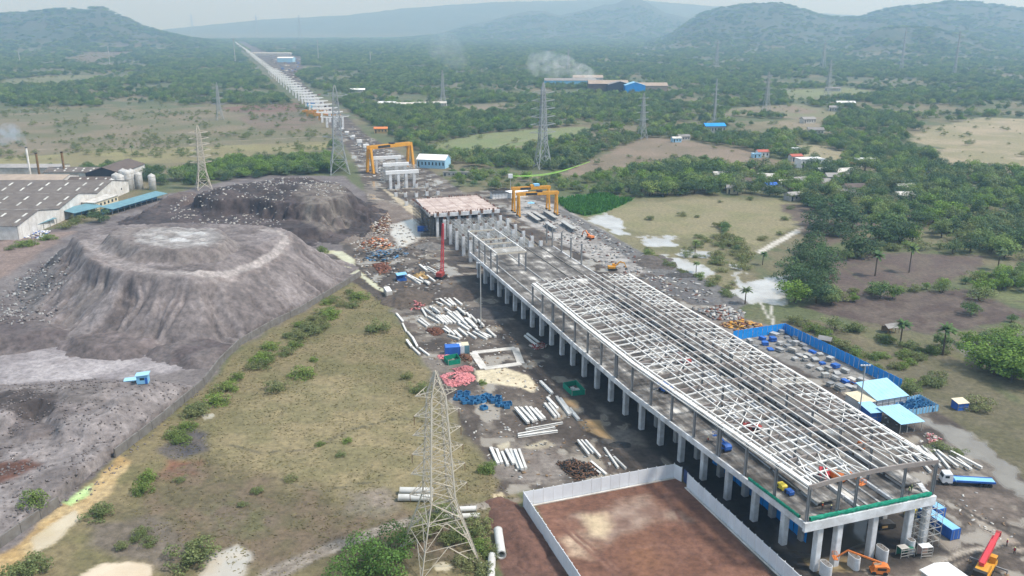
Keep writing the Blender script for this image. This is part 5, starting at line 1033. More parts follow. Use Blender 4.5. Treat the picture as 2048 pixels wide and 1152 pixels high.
LC = [(1425, 400, 1530, 520), (1520, 420, 1610, 530), (1540, 425, 1660, 520), (1620, 430, 1800, 525), (1610, 460, 1730, 530), (1480, 430, 1560, 520), (1400, 440, 1500, 550), (1450, 400, 1540, 480), (1655, 470, 1740, 535)]
LD = [(1095, 780, 1230, 865), (1110, 775, 1260, 850), (1230, 800, 1320, 870), (1300, 780, 1380, 840), (1225, 670, 1300, 730), (1270, 690, 1390, 760), (1300, 690, 1400, 745), (1130, 790, 1200, 850), (1250, 820, 1330, 860)]
def beams(lst, fn, label, group, w_=.85, h_=.7, m='beam_white', jz=.5):
    for x0, y0, x1, y1 in lst:
        z = random.choice((0, 0, 0, jz)) + .02; a = G(*fn(x0, y0), z); b = G(*fn(x1, y1), z); t = T('precast_girder', label, 'beam', (a + b) / 2, head(a, b), group)
        L = (a - b).length / 2; t.bar('web', (-L, 0, h_ / 2), (L, 0, h_ / 2), w_ * random.uniform(.8, 1.1), h_, m, 'ibeam')
        for s in (-1, 1): t.box('end_plate', (s * L, 0, h_ / 2), (.12, w_ * .92, h_ * .95), m)
        if z > .1: t.box('packer', (-L * .5, 0, -.25), (.25, w_, .5), 'wood'); t.box('packer', (L * .5, 0, -.25), (.25, w_, .5), 'wood')
beams(LA, mapz(700, 560, 5.12), 'white beam in the big strewn pile left of the station', 'big strewn beam pile'); beams(LK, mapz(700, 560, 5.12), 'white kerb beam laid along the pasture edge', 'kerb beams along the pasture', .75, .6)
beams(LB1, mapz(674, 758, 2.926), 'white beam in the stack right of the blue crates', 'beams right of the blue crates'); beams(LB2, mapz(674, 758, 2.926), 'long white beam lying crosswise below the beam stack', 'crosswise beams', .6, .6)
beams(LB3, mapz(674, 758, 2.926), 'white beam in the tidy row behind the lot fence', 'tidy beam row', .8, .7); beams(LB4, mapz(674, 758, 2.926), 'white beam near the rusty rebar heap by the lot fence', 'beams by the rebar heap', .6, .6)
beams(LC, mapz(1348, 758, 2.926), 'white beam in the pile behind the blue trailer', 'beams behind the trailer', .6, .6); beams(LD, mapz(600, 400, 5.12), 'white beam in the small pile at the red crane', 'beams at the red crane', .9, .7)
# ---- large round pipes
def pipe(p0, p1, d, label, group=None, m='silo'):
    a, b = Vector(p0), Vector(p1); t = T('steel_pipe', label, 'pipe', Vector(((a.x + b.x) / 2, (a.y + b.y) / 2, 0)), head(a, b), group); L = (a - b).length / 2
    pz = (a.z + b.z) / 2 or d / 2
    put('pipe_wall', unit('tube', 'pipe_grey'), t.o, barmat((-L, 0, pz), (L, 0, pz), d, d))
    for s in (-1, 1): t.bar('pipe_rim', (s * L - .1 * s, 0, pz), (s * L + .03 * s, 0, pz), d * 1.06, d * 1.06, 'pipe_grey', 'tube')
mat('pipe_grey', (.62, .62, .6), .55, (.46, .45, .42), .4, .5)
pipe(G(797, 1001), G(865, 1002), 1.7, 'front one of the two fat pale pipes beside the pylon'); pipe(G(800, 987), G(866, 988), 1.7, 'rear one of the two fat pale pipes beside the pylon')
pipe(G(878, 1040), G(960, 1036), 1.35, 'nearer pale pipe lying behind the pylon legs'); pipe(G(870, 1026), G(953, 1022), 1.35, 'farther pale pipe lying behind the pylon legs')
pipe(G(996, 1068), G(1003, 1118), 2.0, 'fat pipe with its dark open end toward the viewer'); pipe(G(984, 1118), G(981, 1175), 1.7, 'pale pipe at the bottom edge left of the fence')
for x in (1055, 1068): pass
p0, p1 = G(1050, 672, .4), G(1072, 690, .4); pipe(p0, p1, 1.0, 'left pale column form lying beside the station columns'); pipe(G(1055, 668, .4), G(1079, 686, .4), 1.0, 'right pale column form lying beside the station columns')
# ---- open blue crates
def crate(p, rz, label, group, m='blue_crate', s=1.7, z=0.0, h=.9):
    t = T('crate', label, 'crate', Vector(p) + Vector((0, 0, z)), rz, group)
    t.box('floor', (0, 0, .1), (s, s, .1), m)
    for k in range(4): a = k * math.pi / 2; t.box('side', (s / 2 * math.cos(a), s / 2 * math.sin(a), h / 2 + .1), (.1, s * .98, h), m, rz=a)
    return t
fm = mapz(750, 700, 5.12)
for x, y in ((865, 440), (940, 440), (940, 465), (835, 495), (885, 490), (920, 530), (990, 535), (985, 495), (1050, 490), (1045, 530), (1105, 480), (1105, 520), (1165, 475), (1190, 500), (1215, 525), (1260, 485), (1270, 510), (1265, 560), (1315, 555), (1370, 548), (1350, 580), (1115, 590), (850, 470), (1080, 500), (1140, 465)):
    crate(G(*fm(x, y + 15)), random.uniform(0, 3), 'open blue metal crate in the loose cluster beside the pylon', 'blue crates by the pylon', s=random.uniform(1.5, 1.9))
# ---- green pens
def pen(pts, h, label, m='green_net', nm='pen'):
    t = T(nm, label, 'pen', pts[0]); n = len(pts)
    for i in range(n): a, b = pts[i], pts[(i + 1) % n]; t.bar('panel', t.L(a) + Vector((0, 0, h / 2)), t.L(b) + Vector((0, 0, h / 2)), .12, h, m); t.bar('post', t.L(a), t.L(a) + Vector((0, 0, h + .15)), .14, .14, 'galv')
    return t
pen([G(1126, 775), G(1144, 792), G(1170, 789), G(1152, 770)], 1.7, 'green screened pen beside the station columns'); pen([G(888, 721), G(897, 731), G(921, 727), G(914, 716)], 1.7, 'green screened pen in front of the blue covered container')
for i, (x, y) in enumerate(((1150, 784), (1145, 781), (1155, 784))): t = T('water_tank', 'pale box tank inside the green pen by the columns', 'tank', G(x, y), .3, 'tanks in the green pen'); t.box('tank', (0, 0, .55), (1.1, .9, 1), 'white'); t.box('lid', (0, 0, 1.1), (.9, .7, .1), 'offwhite')
# ---- containers, cabins
def container(p, rz, L, label, m='blue', mt=None, h=2.6, w_=2.44, ribs=True, group=None):
    t = T('container', label, 'container', p, rz, group); t.box('body', (0, 0, h / 2 + .1), (L, w_, h), m); t.box('roof', (0, 0, h + .13), (L - .1, w_ - .1, .08), mt or m)
    n = int(L / .9)
    for i in range(n):
        for s in (-1, 1): t.box('rib', (-L / 2 + (i + .5) * L / n, s * (w_ / 2 + .03), h / 2 + .1), (.35, .07, h - .3), m)
    for s in (-1, 1):
        dr = t.box('door', (L / 2 + .03, s * w_ / 4, h / 2 + .1), (.06, w_ / 2 - .06, h - .2), m); t.box('lock_bar', (L / 2 + .1, s * w_ / 4, h / 2 + .1), (.05, .06, h - .4), 'galv', sub=dr)
    for x in (-1, 1):
        for s in (-1, 1): t.box('corner_post', (x * L / 2, s * w_ / 2, h / 2 + .1), (.16, .16, h + .06), m)
    return t
TOA = AXIS + math.pi     # facing the camera end
container(S(133.2, 148.1), TOA, 12.2, 'bright blue container with doors toward the viewer right of the scaffold', 'blue', 'blue_light'); container(S(141, 151.6), TOA, 12.2, 'blue container with pale roof farther right of the scaffold', 'blue', 'blue_light'); container(S(147.5, 147.2), TOA, 6.1, 'short blue container behind the front right pillar', 'blue', 'blue_light')
container(S(350.4, 63.2), AXIS, 7, 'cream container beside the curved trench', 'offwhite', 'white'); container(G(905, 708), .15, 5.2, 'deep blue covered container among the pink heaps', 'blue', 'blue', 3.0, 3.6); container(G(921, 705), .15, 2.4, 'white covered box between the blue and yellow topped ones', 'white', 'white', 2.9, 3.4); container(G(930, 704), .15, 2.6, 'teal sided container with yellow top', 'teal', 'cream', 3.0, 3.6)
container(G(846, 462), .1, 6, 'small blue container at the foot of the slab propping', 'blue', 'blue')
# ---- blue trailer truck
def truck(a, b, label):
    t = T('truck', label, 'truck', (a + b) / 2, head(b, a)); L = (a - b).length; h = L / 2
    t.box('bed', (-1.6, 0, 1.35), (L - 3.4, 2.5, .3), 'blue_light'); t.box('chassis', (-.6, 0, .95), (L - 1.5, 1.1, .4), 'blue')
    for s in (-1, 1): t.box('side_rail', (-1.6, s * 1.22, 1.45), (L - 3.4, .1, .5), 'blue')
    cb = t.prism('cab', [(h - 2.5, .7), (h, .7), (h, 1.9), (h - .35, 3.1), (h - 2.3, 3.2), (h - 2.5, 2.6)], 2.4, 'white'); t.box('windscreen', (h - .15, 0, 2.45), (.06, 2.0, .8), 'glass', ry=-.3, sub=cb); t.box('bumper', (h + .05, 0, .7), (.2, 2.4, .35), 'black')
    for s in (-1, 1):
        t.box('headlight', (h + .14, s * .9, 1.0), (.08, .3, .2), 'skylight'); t.box('window', (h - 1.1, s * 1.22, 2.4), (1, .04, .6), 'glass', sub=cb)
        for x in (h - 1, h - 3.2, -h + 1.2, -h + 2.4, -h + 3.6): t.wheel((x, s * 1.0, .5), .5, .45)
truck(G(1880, 966), G(1987, 972), 'blue flatbed trailer truck with white cab parked by the flooded track')
# ---- mobile crane
c = T('mobile_crane', 'yellow mobile crane with red telescopic boom at the lower right corner', 'crane', G(1966, 1152), math.radians(48))
c.o.scale = (1.02, 1.02, 1.02); c.prism('carrier', [(-5, .7), (5, .7), (5.3, 1.2), (5, 1.7), (-5, 1.7)], 2.6, 'yellow'); cb = c.prism('cab', [(3.2, 1.7), (5.2, 1.7), (5.1, 2.3), (4.6, 3.1), (3.2, 3.1)], 1.2, 'yellow', -.65); c.box('cab_window', (4.2, -1.27, 2.55), (1, .04, .6), 'glass', sub=cb); c.prism('turret', [(-3.2, 1.72), (1, 1.72), (1, 2.6), (-1, 3.4), (-3.2, 3.0)], 2.3, 'yellow'); c.prism('counterweight', [(-4.3, 1.9), (-3.2, 1.9), (-3.2, 3.1), (-4.2, 3.1)], 2.5, 'black')
c.bar('boom_base', (-2, .3, 3.5), (6.5, .3, 4.7), .95, 1.1, 'red'); c.bar('boom_section', (6.5, .3, 4.7), (9.5, .3, 5.12), .75, .9, 'red'); c.bar('boom_section', (-1, .95, 3.4), (9, .95, 4.6), .35, .5, 'red'); c.box('boom_head', (9.9, .3, 5.1), (.8, 1.0, 1.0), 'red_dull')
for x in (-4, 3.6):
    for s in (-1, 1): c.bar('outrigger', (x, s * 1.2, 1.0), (x, s * 3.6, 1.0), .3, .3, 'steel_grey'); c.bar('outrigger_leg', (x, s * 3.5, 0), (x, s * 3.5, 1.1), .2, .2, 'steel_grey'); c.box('outrigger_pad', (x, s * 3.5, .08), (.8, .8, .15), 'wood')
for s in (-1, 1):
    for x in (-3, -1.6, 1.4, 2.8): c.wheel((x, s * 1.1, .6), .6, .5)
# ---- boom lifts
def boom_lift(p, rz, label, m, arm, group=None, sc_=1.0):
    t = T('boom_lift', label, 'boom lift', p, rz, group); t.o.scale = (sc_,) * 3
    t.prism('chassis', [(-1.6, .4), (1.6, .4), (1.7, .8), (1.4, 1.0), (-1.4, 1.0), (-1.7, .8)], 2.0, m); t.prism('turret', [(-2.0, 1.02), (1.2, 1.02), (1.0, 1.9), (-1.2, 2.2), (-2.0, 1.8)], 1.9, m); t.box('engine_cover', (-.4, .97, 1.5), (1.8, .06, .6), 'black')
    for x in (-1.15, 1.15):
        for s in (-1, 1): t.wheel((x, s * .95, .48), .48, .4)
    for i in range(len(arm) - 1): t.bar('boom', arm[i], arm[i + 1], .38 - .08 * i, .42 - .08 * i, ('cream' if (i == 0 and m == 'orange') else m))
    e = Vector(arm[-1]); t.box('basket_floor', e + Vector((.4, 0, -.3)), (.9, 1.8, .08), m)
    for s in (-1, 1):
        t.bar('basket_rail', e + Vector((-.05, s * .9, .7)), e + Vector((.85, s * .9, .7)), .07, .07, m); t.bar('basket_rail', e + Vector((.4 + s * .45, -.9, .7)), e + Vector((.4 + s * .45, .9, .7)), .07, .07, m)
        for q in (-.05, .85): t.bar('basket_post', e + Vector((q, s * .9, -.3)), e + Vector((q, s * .9, .7)), .07, .07, m)
    return t
p = G(1756, 1146); boom_lift(p, math.pi - .12, 'orange boom lift reaching low toward the front columns', 'orange', [(1.0, 0, 2.0), (-.4, 0, 2.5), (6.8, .4, 5.2), (8.8, .5, 3.6)])
boom_lift(S(139.5, 124.5, DZ), AXIS + math.pi + .25, 'red orange boom lift parked on the deck between the track walls', 'orange', [(-1, 0, 2), (3.0, 0, 3.6), (5.8, 0, 2.4)])
boom_lift(S(160.5, VL(160) + 4, DZ), AXIS, 'blue boom lift on the left walkway of the deck', 'blue', [(-1.2, 0, 1.9), (3.2, 0, 2.6), (4.2, 0, 2.4)], sc_=.9)
boom_lift(S(141.5, 122.5, DZ), AXIS + 2.6, 'red scissor lift body under the front roof bay', 'red', [(-1, 0, 2), (.8, 0, 2.7), (1.4, 0, 2.4)])
boom_lift(S(166, 120.5, DZ), AXIS + 1, 'red machine parked under the roof frame near mid deck', 'red_dull', [(-1, 0, 2), (1.0, 0, 2.7), (1.8, 0, 2.4)])
boom_lift(S(212, 127, DZ), AXIS + .4, 'pinkish red machine under the far half of the roof', 'red_dull', [(-1, 0, 2), (1.0, 0, 2.7), (1.8, 0, 2.4)])
boom_lift(S(196, 112, DZ), AXIS + .4, 'blue machine under the roof near its left edge', 'blue', [(-1, 0, 2), (.9, 0, 2.6), (1.5, 0, 2.4)])
def plant_box(p, rz, label, m, m2, cat='machine', nm='generator', s=(2.4, 1.3, 1.4)):
    t = T(nm, label, cat, p, rz); t.prism('body', [(-s[0] / 2, .3), (s[0] / 2, .3), (s[0] / 2, s[2] * .8), (s[0] * .3, s[2]), (-s[0] * .4, s[2]), (-s[0] / 2, s[2] * .85)], s[1], m); t.box('grille', (s[0] * .25, s[1] / 2 + .03, s[2] * .55), (s[0] * .3, .05, s[2] * .35), 'black'); t.box('panel', (-s[0] * .2, -s[1] / 2 - .03, s[2] * .55), (s[0] * .35, .05, s[2] * .35), m2)
    for x in (-1, 1):
        for q in (-1, 1): t.wheel((x * s[0] * .32, q * s[1] * .45, .25), .25, .2)
plant_box(S(140.5, 110.6, DZ), AXIS, 'yellow compressor on the near left walkway', 'yellow_bright', 'black'); plant_box(S(138, 110.8, DZ), AXIS, 'blue drum machine beside the yellow compressor', 'blue', 'black', s=(2, 1.2, 1.2)); plant_box(G(1825, 1032), .4, 'bright yellow machine behind the front columns', 'yellow_bright', 'black', s=(3.4, 2, 2.2)); plant_box(G(1770, 1055), .2, 'black pump set in the shade under the station', 'black', 'ply', s=(4, 2, 1.5)); plant_box(S(148, 138, DZ + 1.35), AXIS, 'orange cabinet on the right platform', 'orange', 'wood', s=(1.6, 1.2, 2.1))
# ---- curved pier forms
def stadium(L, r, n=8): return [(L / 2 + r * math.cos(a), r * math.sin(a)) for a in np.linspace(-math.pi / 2, math.pi / 2, n)] + [(-L / 2 + r * math.cos(a), r * math.sin(a)) for a in np.linspace(math.pi / 2, 3 * math.pi / 2, n)]
def pier_form(p, rz, h, label, m='concrete_white', top='concrete_dark', L=1.6, r=.75):
    t = T('pier_stub', label, 'column base', p, rz); q = stadium(L, r); n = len(q); v = [(x, y, -.1) for x, y in q] + [(x, y, h) for x, y in q]; f = [(i, (i + 1) % n, n + (i + 1) % n, n + i) for i in range(n)]; f.append(tuple(range(n, 2 * n)))
    t.mesh('shaft', v, f, m); q2 = stadium(L, r - .12); t.mesh('top_recess', [(x, y, h + .03) for x, y in q2], [tuple(range(n))], top)
    for s in (-1, 1): t.bar('starter_bar', (s * L * .3, 0, h), (s * L * .3, 0, h + .35), .08, .08, 'rebar')
    return t
pier_form(G(1650, 1152), AXIS, 3.1, 'rounded white column base beside the front left pillar'); pier_form(G(1706, 1134), AXIS, 2.9, 'rounded white column base behind the lift boom'); pier_form(G(1762, 1119), AXIS, 3.0, 'rounded white column base between the middle front pillars'); pier_form(G(1815, 1100), AXIS, 3.0, 'rounded grey column base with green forms at its foot')
def form_box(p, rz, label, s, m, m2):
    t = T('form_panel_rack', label, 'formwork', p, rz)
    for x in (-1, 1):
        for y in (-1, 1): t.bar('post', (x * s[0] / 2, y * s[1] / 2, 0), (x * s[0] / 2, y * s[1] / 2, s[2]), .1, .1, 'galv')
    t.box('panel', (0, -s[1] / 2, s[2] / 2), (s[0] - .1, .08, s[2] - .3), m); t.box('top_board', (0, 0, s[2]), (s[0], s[1], .1), m2)
    for k in range(3): t.box('brace', (0, s[1] / 2, .5 + k * .7), (s[0], .08, .12), 'galv')
form_box(G(1804, 1112), AXIS + 1.5, 'green formwork rack with plank top right of the pillars', (2, 1.6, 2.3), 'green_dark', 'offwhite'); form_box(G(1848, 1112), AXIS + 1.4, 'brown faced formwork rack with white top board', (2.6, 1.6, 2.6), 'formply', 'white'); form_box(G(1818, 1110), AXIS + 1.4, 'green hooped column form standing by the rack', (1.6, 1.3, 1.8), 'green_dark', 'green_dark')
wr = T('white_shed', 'white sheet roof cutting into the bottom edge of the picture', 'shed', G(1885, 1172), .35); wr.box('wall', (0, 0, 1.4), (7, 5, 2.8), 'offwhite'); wr.prism('roof', [(-3.8, 2.8), (3.8, 2.8), (3.8, 3.0), (0, 3.7), (-3.8, 3.0)], 5.6, 'white')
# ---- sheds by the blue fence
def lean_shed(a, b, depth, h0, h1, label, wall, roof, ov=.4, posts=False, nm='shed', ribs=8):
    t = T(nm, label, 'shed', a, head(a, b)); L = (b - a).length
    if not posts:
        t.prism('wall', [(0, 0), (L, 0), (L, h0), (0, h0)], .15, wall, .1); t.mesh('wall', [(0, 0, 0), (0, depth, 0), (0, depth, h1), (0, 0, h0), (.15, 0, 0), (.15, depth, 0), (.15, depth, h1), (.15, 0, h0)], [(0, 1, 2, 3), (7, 6, 5, 4), (0, 3, 7, 4), (1, 5, 6, 2), (3, 2, 6, 7)], wall); t.mesh('wall', [(L - .15, 0, 0), (L - .15, depth, 0), (L - .15, depth, h1), (L - .15, 0, h0), (L, 0, 0), (L, depth, 0), (L, depth, h1), (L, 0, h0)], [(0, 1, 2, 3), (7, 6, 5, 4), (0, 3, 7, 4), (1, 5, 6, 2), (3, 2, 6, 7)], wall); t.prism('wall', [(0, 0), (L, 0), (L, h1), (0, h1)], .15, wall, depth)
        for i in range(int(L / 2.2) + 1): t.box('stud', (min(L, i * 2.2), -.02, h0 / 2), (.1, .1, h0), 'steel_grey')
        t.box('rail', (L / 2, -.03, h0 * .5), (L, .08, .1), 'steel_grey')
    else:
        for i in range(4):
            for y, hh in ((.2, h0), (depth - .2, h1)): t.bar('post', (L * i / 3, y, 0), (L * i / 3, y, hh), .14, .14, 'galv')
    sl_ = math.atan2(h1 - h0, depth); n = ribs
    for i in range(n):
        x0 = -ov + (L + 2 * ov) * i / n; x1 = -ov + (L + 2 * ov) * (i + 1) / n - .05; y0, y1 = -ov, depth + ov; z0 = h0 + .1 - ov * math.tan(sl_); z1 = h1 + .1 + ov * math.tan(sl_)
        t.mesh('roof_sheet', [(x0, y0, z0), (x1, y0, z0), (x1, y1, z1), (x0, y1, z1), (x0, y0, z0 + .08), (x1, y0, z0 + .08), (x1, y1, z1 + .08), (x0, y1, z1 + .08)], [(3, 2, 1, 0), (4, 5, 6, 7), (0, 1, 5, 4), (1, 2, 6, 5), (2, 3, 7, 6), (3, 0, 4, 7)], roof)
    return t
lean_shed(G(1752, 819), G(1812, 809), 9, 3.0, 4.8, 'grey walled shed with pale blue roof at the end of the blue fence', 'concrete_white', 'blue_pale'); lean_shed(G(1722, 824), G(1751, 819), 7, 2.8, 3.0, 'low cream roofed cabin left of the pale blue shed', 'concrete_white', 'cream'); lean_shed(G(1800, 868), G(1843, 862), 10, 3.0, 3.6, 'open canopy with pale blue sheet roof beside the station', 'white', 'blue_pale', posts=True, nm='canopy')
lean_shed(G(1740, 845), G(1762, 843), 6, 3, 3.4, 'half hidden pale blue roof tucked behind the station right edge', 'blue', 'blue_pale'); lean_shed(G(1915, 822), G(1936, 820), 3, 2.2, 2.6, 'tiny blue hut beside a bush in the dry field', 'blue', 'cream', .2, ribs=3, nm='hut')
pn = fence('blue_pen', 'blue sheet pen full of crates beside the pale blue shed', [(G(1832, 829), G(1876, 822)), (G(1876, 822), G(1838, 800)), (G(1838, 800), G(1812, 806)), (G(1795, 832), G(1832, 829))], 1.2, 1.9, 'blue_light', 'galv', .06)
for x, y in ((1800, 815), (1812, 812), (1822, 810), (1832, 812), (1845, 815), (1855, 818), (1820, 820), (1808, 824), (1838, 822), (1848, 808), (1830, 804), (1862, 820)): crate(G(x, y), random.uniform(0, 1), 'dark blue crate inside the blue pen', 'crates in the blue pen', 'blue_crate', 2.2, 0, 1.2)
# formwork store: stacks of panels inside the blue fence
stx = [(1480, 690), (1500, 685), (1525, 680), (1548, 672), (1562, 668), (1575, 676), (1590, 678), (1545, 682), (1560, 690), (1575, 694), (1590, 690), (1605, 692), (1530, 690), (1510, 695), (1585, 705), (1600, 712), (1612, 700), (1625, 705), (1640, 712), (1590, 720), (1610, 722), (1630, 722), (1645, 728), (1660, 722), (1620, 735), (1640, 740), (1655, 742), (1670, 735), (1675, 748), (1690, 745), (1650, 755), (1670, 760), (1690, 765), (1705, 760), (1700, 775), (1680, 780), (1715, 785), (1730, 778), (1660, 772), (1745, 790), (1725, 765), (1560, 703), (1540, 700), (1615, 715), (1580, 685)]
for i, (x, y) in enumerate(stx):
    p = G(x, y); w_, d_ = random.uniform(1.8, 3.6), random.uniform(1.4, 2.4); n = random.randint(2, 5); bl = (i % 5 == 2)
    t = T('formwork_stack', 'blue stacked formwork panels inside the blue fence' if bl else 'grey stacked formwork panels inside the blue fence', 'formwork', p, AXIS + random.uniform(-.4, .4), 'blue formwork stacks' if bl else 'grey formwork stacks')
    for k in range(n): t.box('panel', (random.uniform(-.15, .15), random.uniform(-.15, .15), .2 + k * .32), (w_ * random.uniform(.85, 1), d_ * random.uniform(.85, 1), .26), 'blue' if bl else random.choice(['offwhite', 'concrete', 'concrete', 'galv', 'steel_grey']), rz=random.uniform(-.08, .08))
# ---- huts
def hut(p, rz, label, s=(5, 3.5, 2.6)):
    t = T('hut', label, 'hut', p, rz)
    for x in (-1, -.33, .33, 1):
        for y in (-1, 1): t.bar('post', (x * s[0] / 2, y * s[1] / 2, 0), (x * s[0] / 2, y * s[1] / 2, s[2]), .16, .16, 'wood')
    for y in (-1, 1): t.mesh('roof_slope', [(-s[0] * .6, y * s[1] * .65, s[2] - .2), (s[0] * .6, y * s[1] * .65, s[2] - .2), (s[0] * .6, 0, s[2] + .9), (-s[0] * .6, 0, s[2] + .9)], [(0, 1, 2, 3)], 'roof_grey')
    t.box('back_wall', (0, s[1] / 2, s[2] * .4), (s[0], .1, s[2] * .8), 'wood')
hut(G(1780, 664), .3, 'open thatched hut beside the fan palm'); hut(G(1650, 688), -.6, 'small thatched hut in the tan plot', (4, 3, 2.2))
def cabin(p, rz, label, s=(3.2, 2.6, 2.4)):
    t = T('cabin', label, 'cabin', p, rz); t.box('wall', (0, 0, s[2] / 2), s, 'blue_light'); t.prism('roof', [(-s[0] * .62, s[2] - .05), (s[0] * .62, s[2] + .25), (s[0] * .62, s[2] + .4), (-s[0] * .62, s[2] + .1)], s[1] * 1.25, 'blue_pale'); t.box('window', (0, -s[1] / 2 - .02, s[2] * .62), (1.3, .06, .7), 'glass'); t.box('door', (s[0] * .35, -s[1] / 2 - .02, 1.0), (.7, .05, 1.9), 'blue')
for x, y, l in ((288, 772, 'light blue cabin standing on the lower slag bench'), (268, 752, 'light blue container cabin behind the slag bench cabin')):
    p = G(x, y, 6); p.z = float(heap_z(p.x, p.y)); cabin(p, .2, l, (3.2, 2.6, 2.6) if x == 288 else (5, 2.4, 1.8))
sh = T('shelter', 'light blue roofed shelter at the beams by the red crane', 'shelter', G(803, 560), .3); sh.prism('roof', [(-2.3, 2.7), (2.3, 3.0), (2.3, 3.15), (-2.3, 2.85)], 4.4, 'blue_light'); sh.box('back_wall', (0, 1.8, 1.3), (4, .1, 2.6), 'blue'); sh.box('front_counter', (0, -1.8, .6), (4, .1, 1.2), 'blue')
for x in (-2, 2):
    for y in (-1.8, 1.8): sh.bar('post', (x, y, 0), (x, y, 2.8), .14, .14, 'blue')
# ---- red crawler crane
b = G(882, 556); top = 24.0; cr_ = T('crawler_crane', 'red crawler crane with upright lattice boom left of the bare columns', 'crane', b, 1.3)
for s in (-1, 1): cr_.prism('crawler_track', [(-2.8, .2), (2.8, .2), (3.1, .6), (2.8, 1.1), (-2.8, 1.1), (-3.1, .6)], .8, 'tyre', s * 1.5)
cr_.prism('house', [(-3, 1.3), (1.4, 1.3), (1.4, 2.8), (-.5, 3.1), (-3, 3.1)], 2.8, 'red_dull'); cr_.prism('cab', [(1.4, 1.3), (2.6, 1.3), (2.7, 2.2), (2.3, 3.0), (1.4, 3.0)], 1.0, 'red_dull', .9); cr_.box('cab_window', (2.0, 1.42, 2.4), (.8, .04, .6), 'glass')
lz = [2.6 + (top - 2.6) * i / 12 for i in range(13)]
for sx in (-1, 1):
    for sy in (-1, 1): cr_.bar('boom_chord', (1.6 + sx * .55, sy * .6, 2.6), (4.2 + sx * .3, sy * .3, top), .2, .2, 'red')
for i in range(12):
    f0, f1 = i / 12, (i + 1) / 12; x0, x1 = 1.6 + 2.6 * f0, 1.6 + 2.6 * f1; w0, w1 = .6 - .28 * f0, .6 - .28 * f1
    for sy in (-1, 1): cr_.bar('lacing', (x0 - w0, sy * w0, lz[i]), (x1 + w1, sy * w1, lz[i + 1]), .11, .11, 'red')
    for sx in (-1, 1): cr_.bar('lacing', (x0 + sx * w0, -w0, lz[i]), (x1 + sx * w1, w1, lz[i + 1]), .11, .11, 'red')
cr_.box('boom_head', (4.3, 0, top + .2), (.9, .7, .8), 'red'); cr_.bar('pendant', (-2.5, 0, 3.1), (4.2, 0, top), .06, .06, 'black')
# ---- excavators
def excavator(p, rz, label, m='yellow'):
    t = T('excavator', label, 'excavator', p, rz)
    for s in (-1, 1): t.prism('crawler_track', [(-1.9, .1), (1.9, .1), (2.2, .45), (1.9, .85), (-1.9, .85), (-2.2, .45)], .6, 'tyre', s * 1.1)
    t.prism('house', [(-2.2, 1.0), (1.2, 1.0), (1.2, 1.9), (-.4, 2.0), (-2.2, 2.1)], 2.5, m); cb = t.prism('cab', [(0, 1.95), (1.5, 1.95), (1.5, 2.5), (1.1, 3.0), (0, 3.0)], 1.0, m, .7); t.box('cab_window', (.8, 1.22, 2.5), (.9, .04, .6), 'glass', sub=cb)
    t.bar('boom', (1, 0, 1.8), (3.6, 0, 4.0), .45, .6, m); t.bar('boom', (3.5, 0, 4.0), (5.6, 0, 3.3), .4, .5, m); t.bar('stick', (5.5, 0, 3.5), (6.6, 0, 1.0), .35, .4, m); t.prism('bucket', [(6.1, .2), (7.1, .1), (7.1, .9), (6.5, 1.1)], .9, 'black')
excavator(G(1225, 540), .1, 'yellow excavator digging at the right edge of the unroofed deck'); excavator(G(1180, 478), 2.2, 'small orange excavator in the cluttered yard', 'orange')
# ---- gantry cranes
def gantry(a, b, h, label, w2=5, gm=1.6, tarp=False, legs=.8):
    t = T('gantry_crane', label, 'gantry crane', (a + b) / 2, head(a, b)); L = (a - b).length / 2
    for s in (-1, 1):
        for q in (-1, 1): t.bar('leg', (s * L, q * w2 / 2, .5), (s * L, q * w2 * .22, h - gm), legs, legs, 'yellow'); t.box('bogie', (s * L, q * w2 / 2, .35), (1.2, 1.6, .7), 'black')
        t.bar('sill_beam', (s * L, -w2 / 2, .9), (s * L, w2 / 2, .9), .5, .6, 'yellow'); t.bar('leg_tie', (s * L, -w2 * .36, h * .5), (s * L, w2 * .36, h * .5), .35, .4, 'yellow'); t.bar('leg_tie', (s * L, -w2 * .3, h - gm), (s * L, w2 * .3, h - gm), .5, .5, 'yellow')
    for q in (-1, 1): t.bar('girder', (-L - 1.2, q * w2 * .2, h - gm / 2), (L + 1.2, q * w2 * .2, h - gm / 2), .8, gm, 'yellow')
    tr_ = t.box('trolley', (L * .1, 0, h + .5), (3, w2 * .5, 1), 'black' if not tarp else 'yellow'); t.box('name_plate', (-L * .35, -w2 * .2 - .43, h - gm / 2), (L * .6, .06, gm * .75), 'black'); t.bar('hoist_rope', (L * .1, 0, h), (L * .1, 0, h - 3), .08, .08, 'black', sub=tr_)
    if tarp: t.box('tarpaulin', (L * .3, 0, h + .9), (3.5, w2 * .55, 1.3), 'blue_light', sub=tr_)
    return t
gantry(G(741, 347), G(821, 337), 21.5, 'tall yellow gantry crane straddling the portal bents', 9, 2.6, legs=1.8)
a = G(1037, 433); b_ = G(1112, 429); gantry(a, b_, 14.6, 'front yellow gantry crane over the casting yard', 6, 1.8, legs=.95); a = G(1027, 424); b_ = G(1096, 420); gantry(a, b_, 15.5, 'rear yellow gantry crane with blue tarpaulin over the yard', 6, 1.8, True, .95)
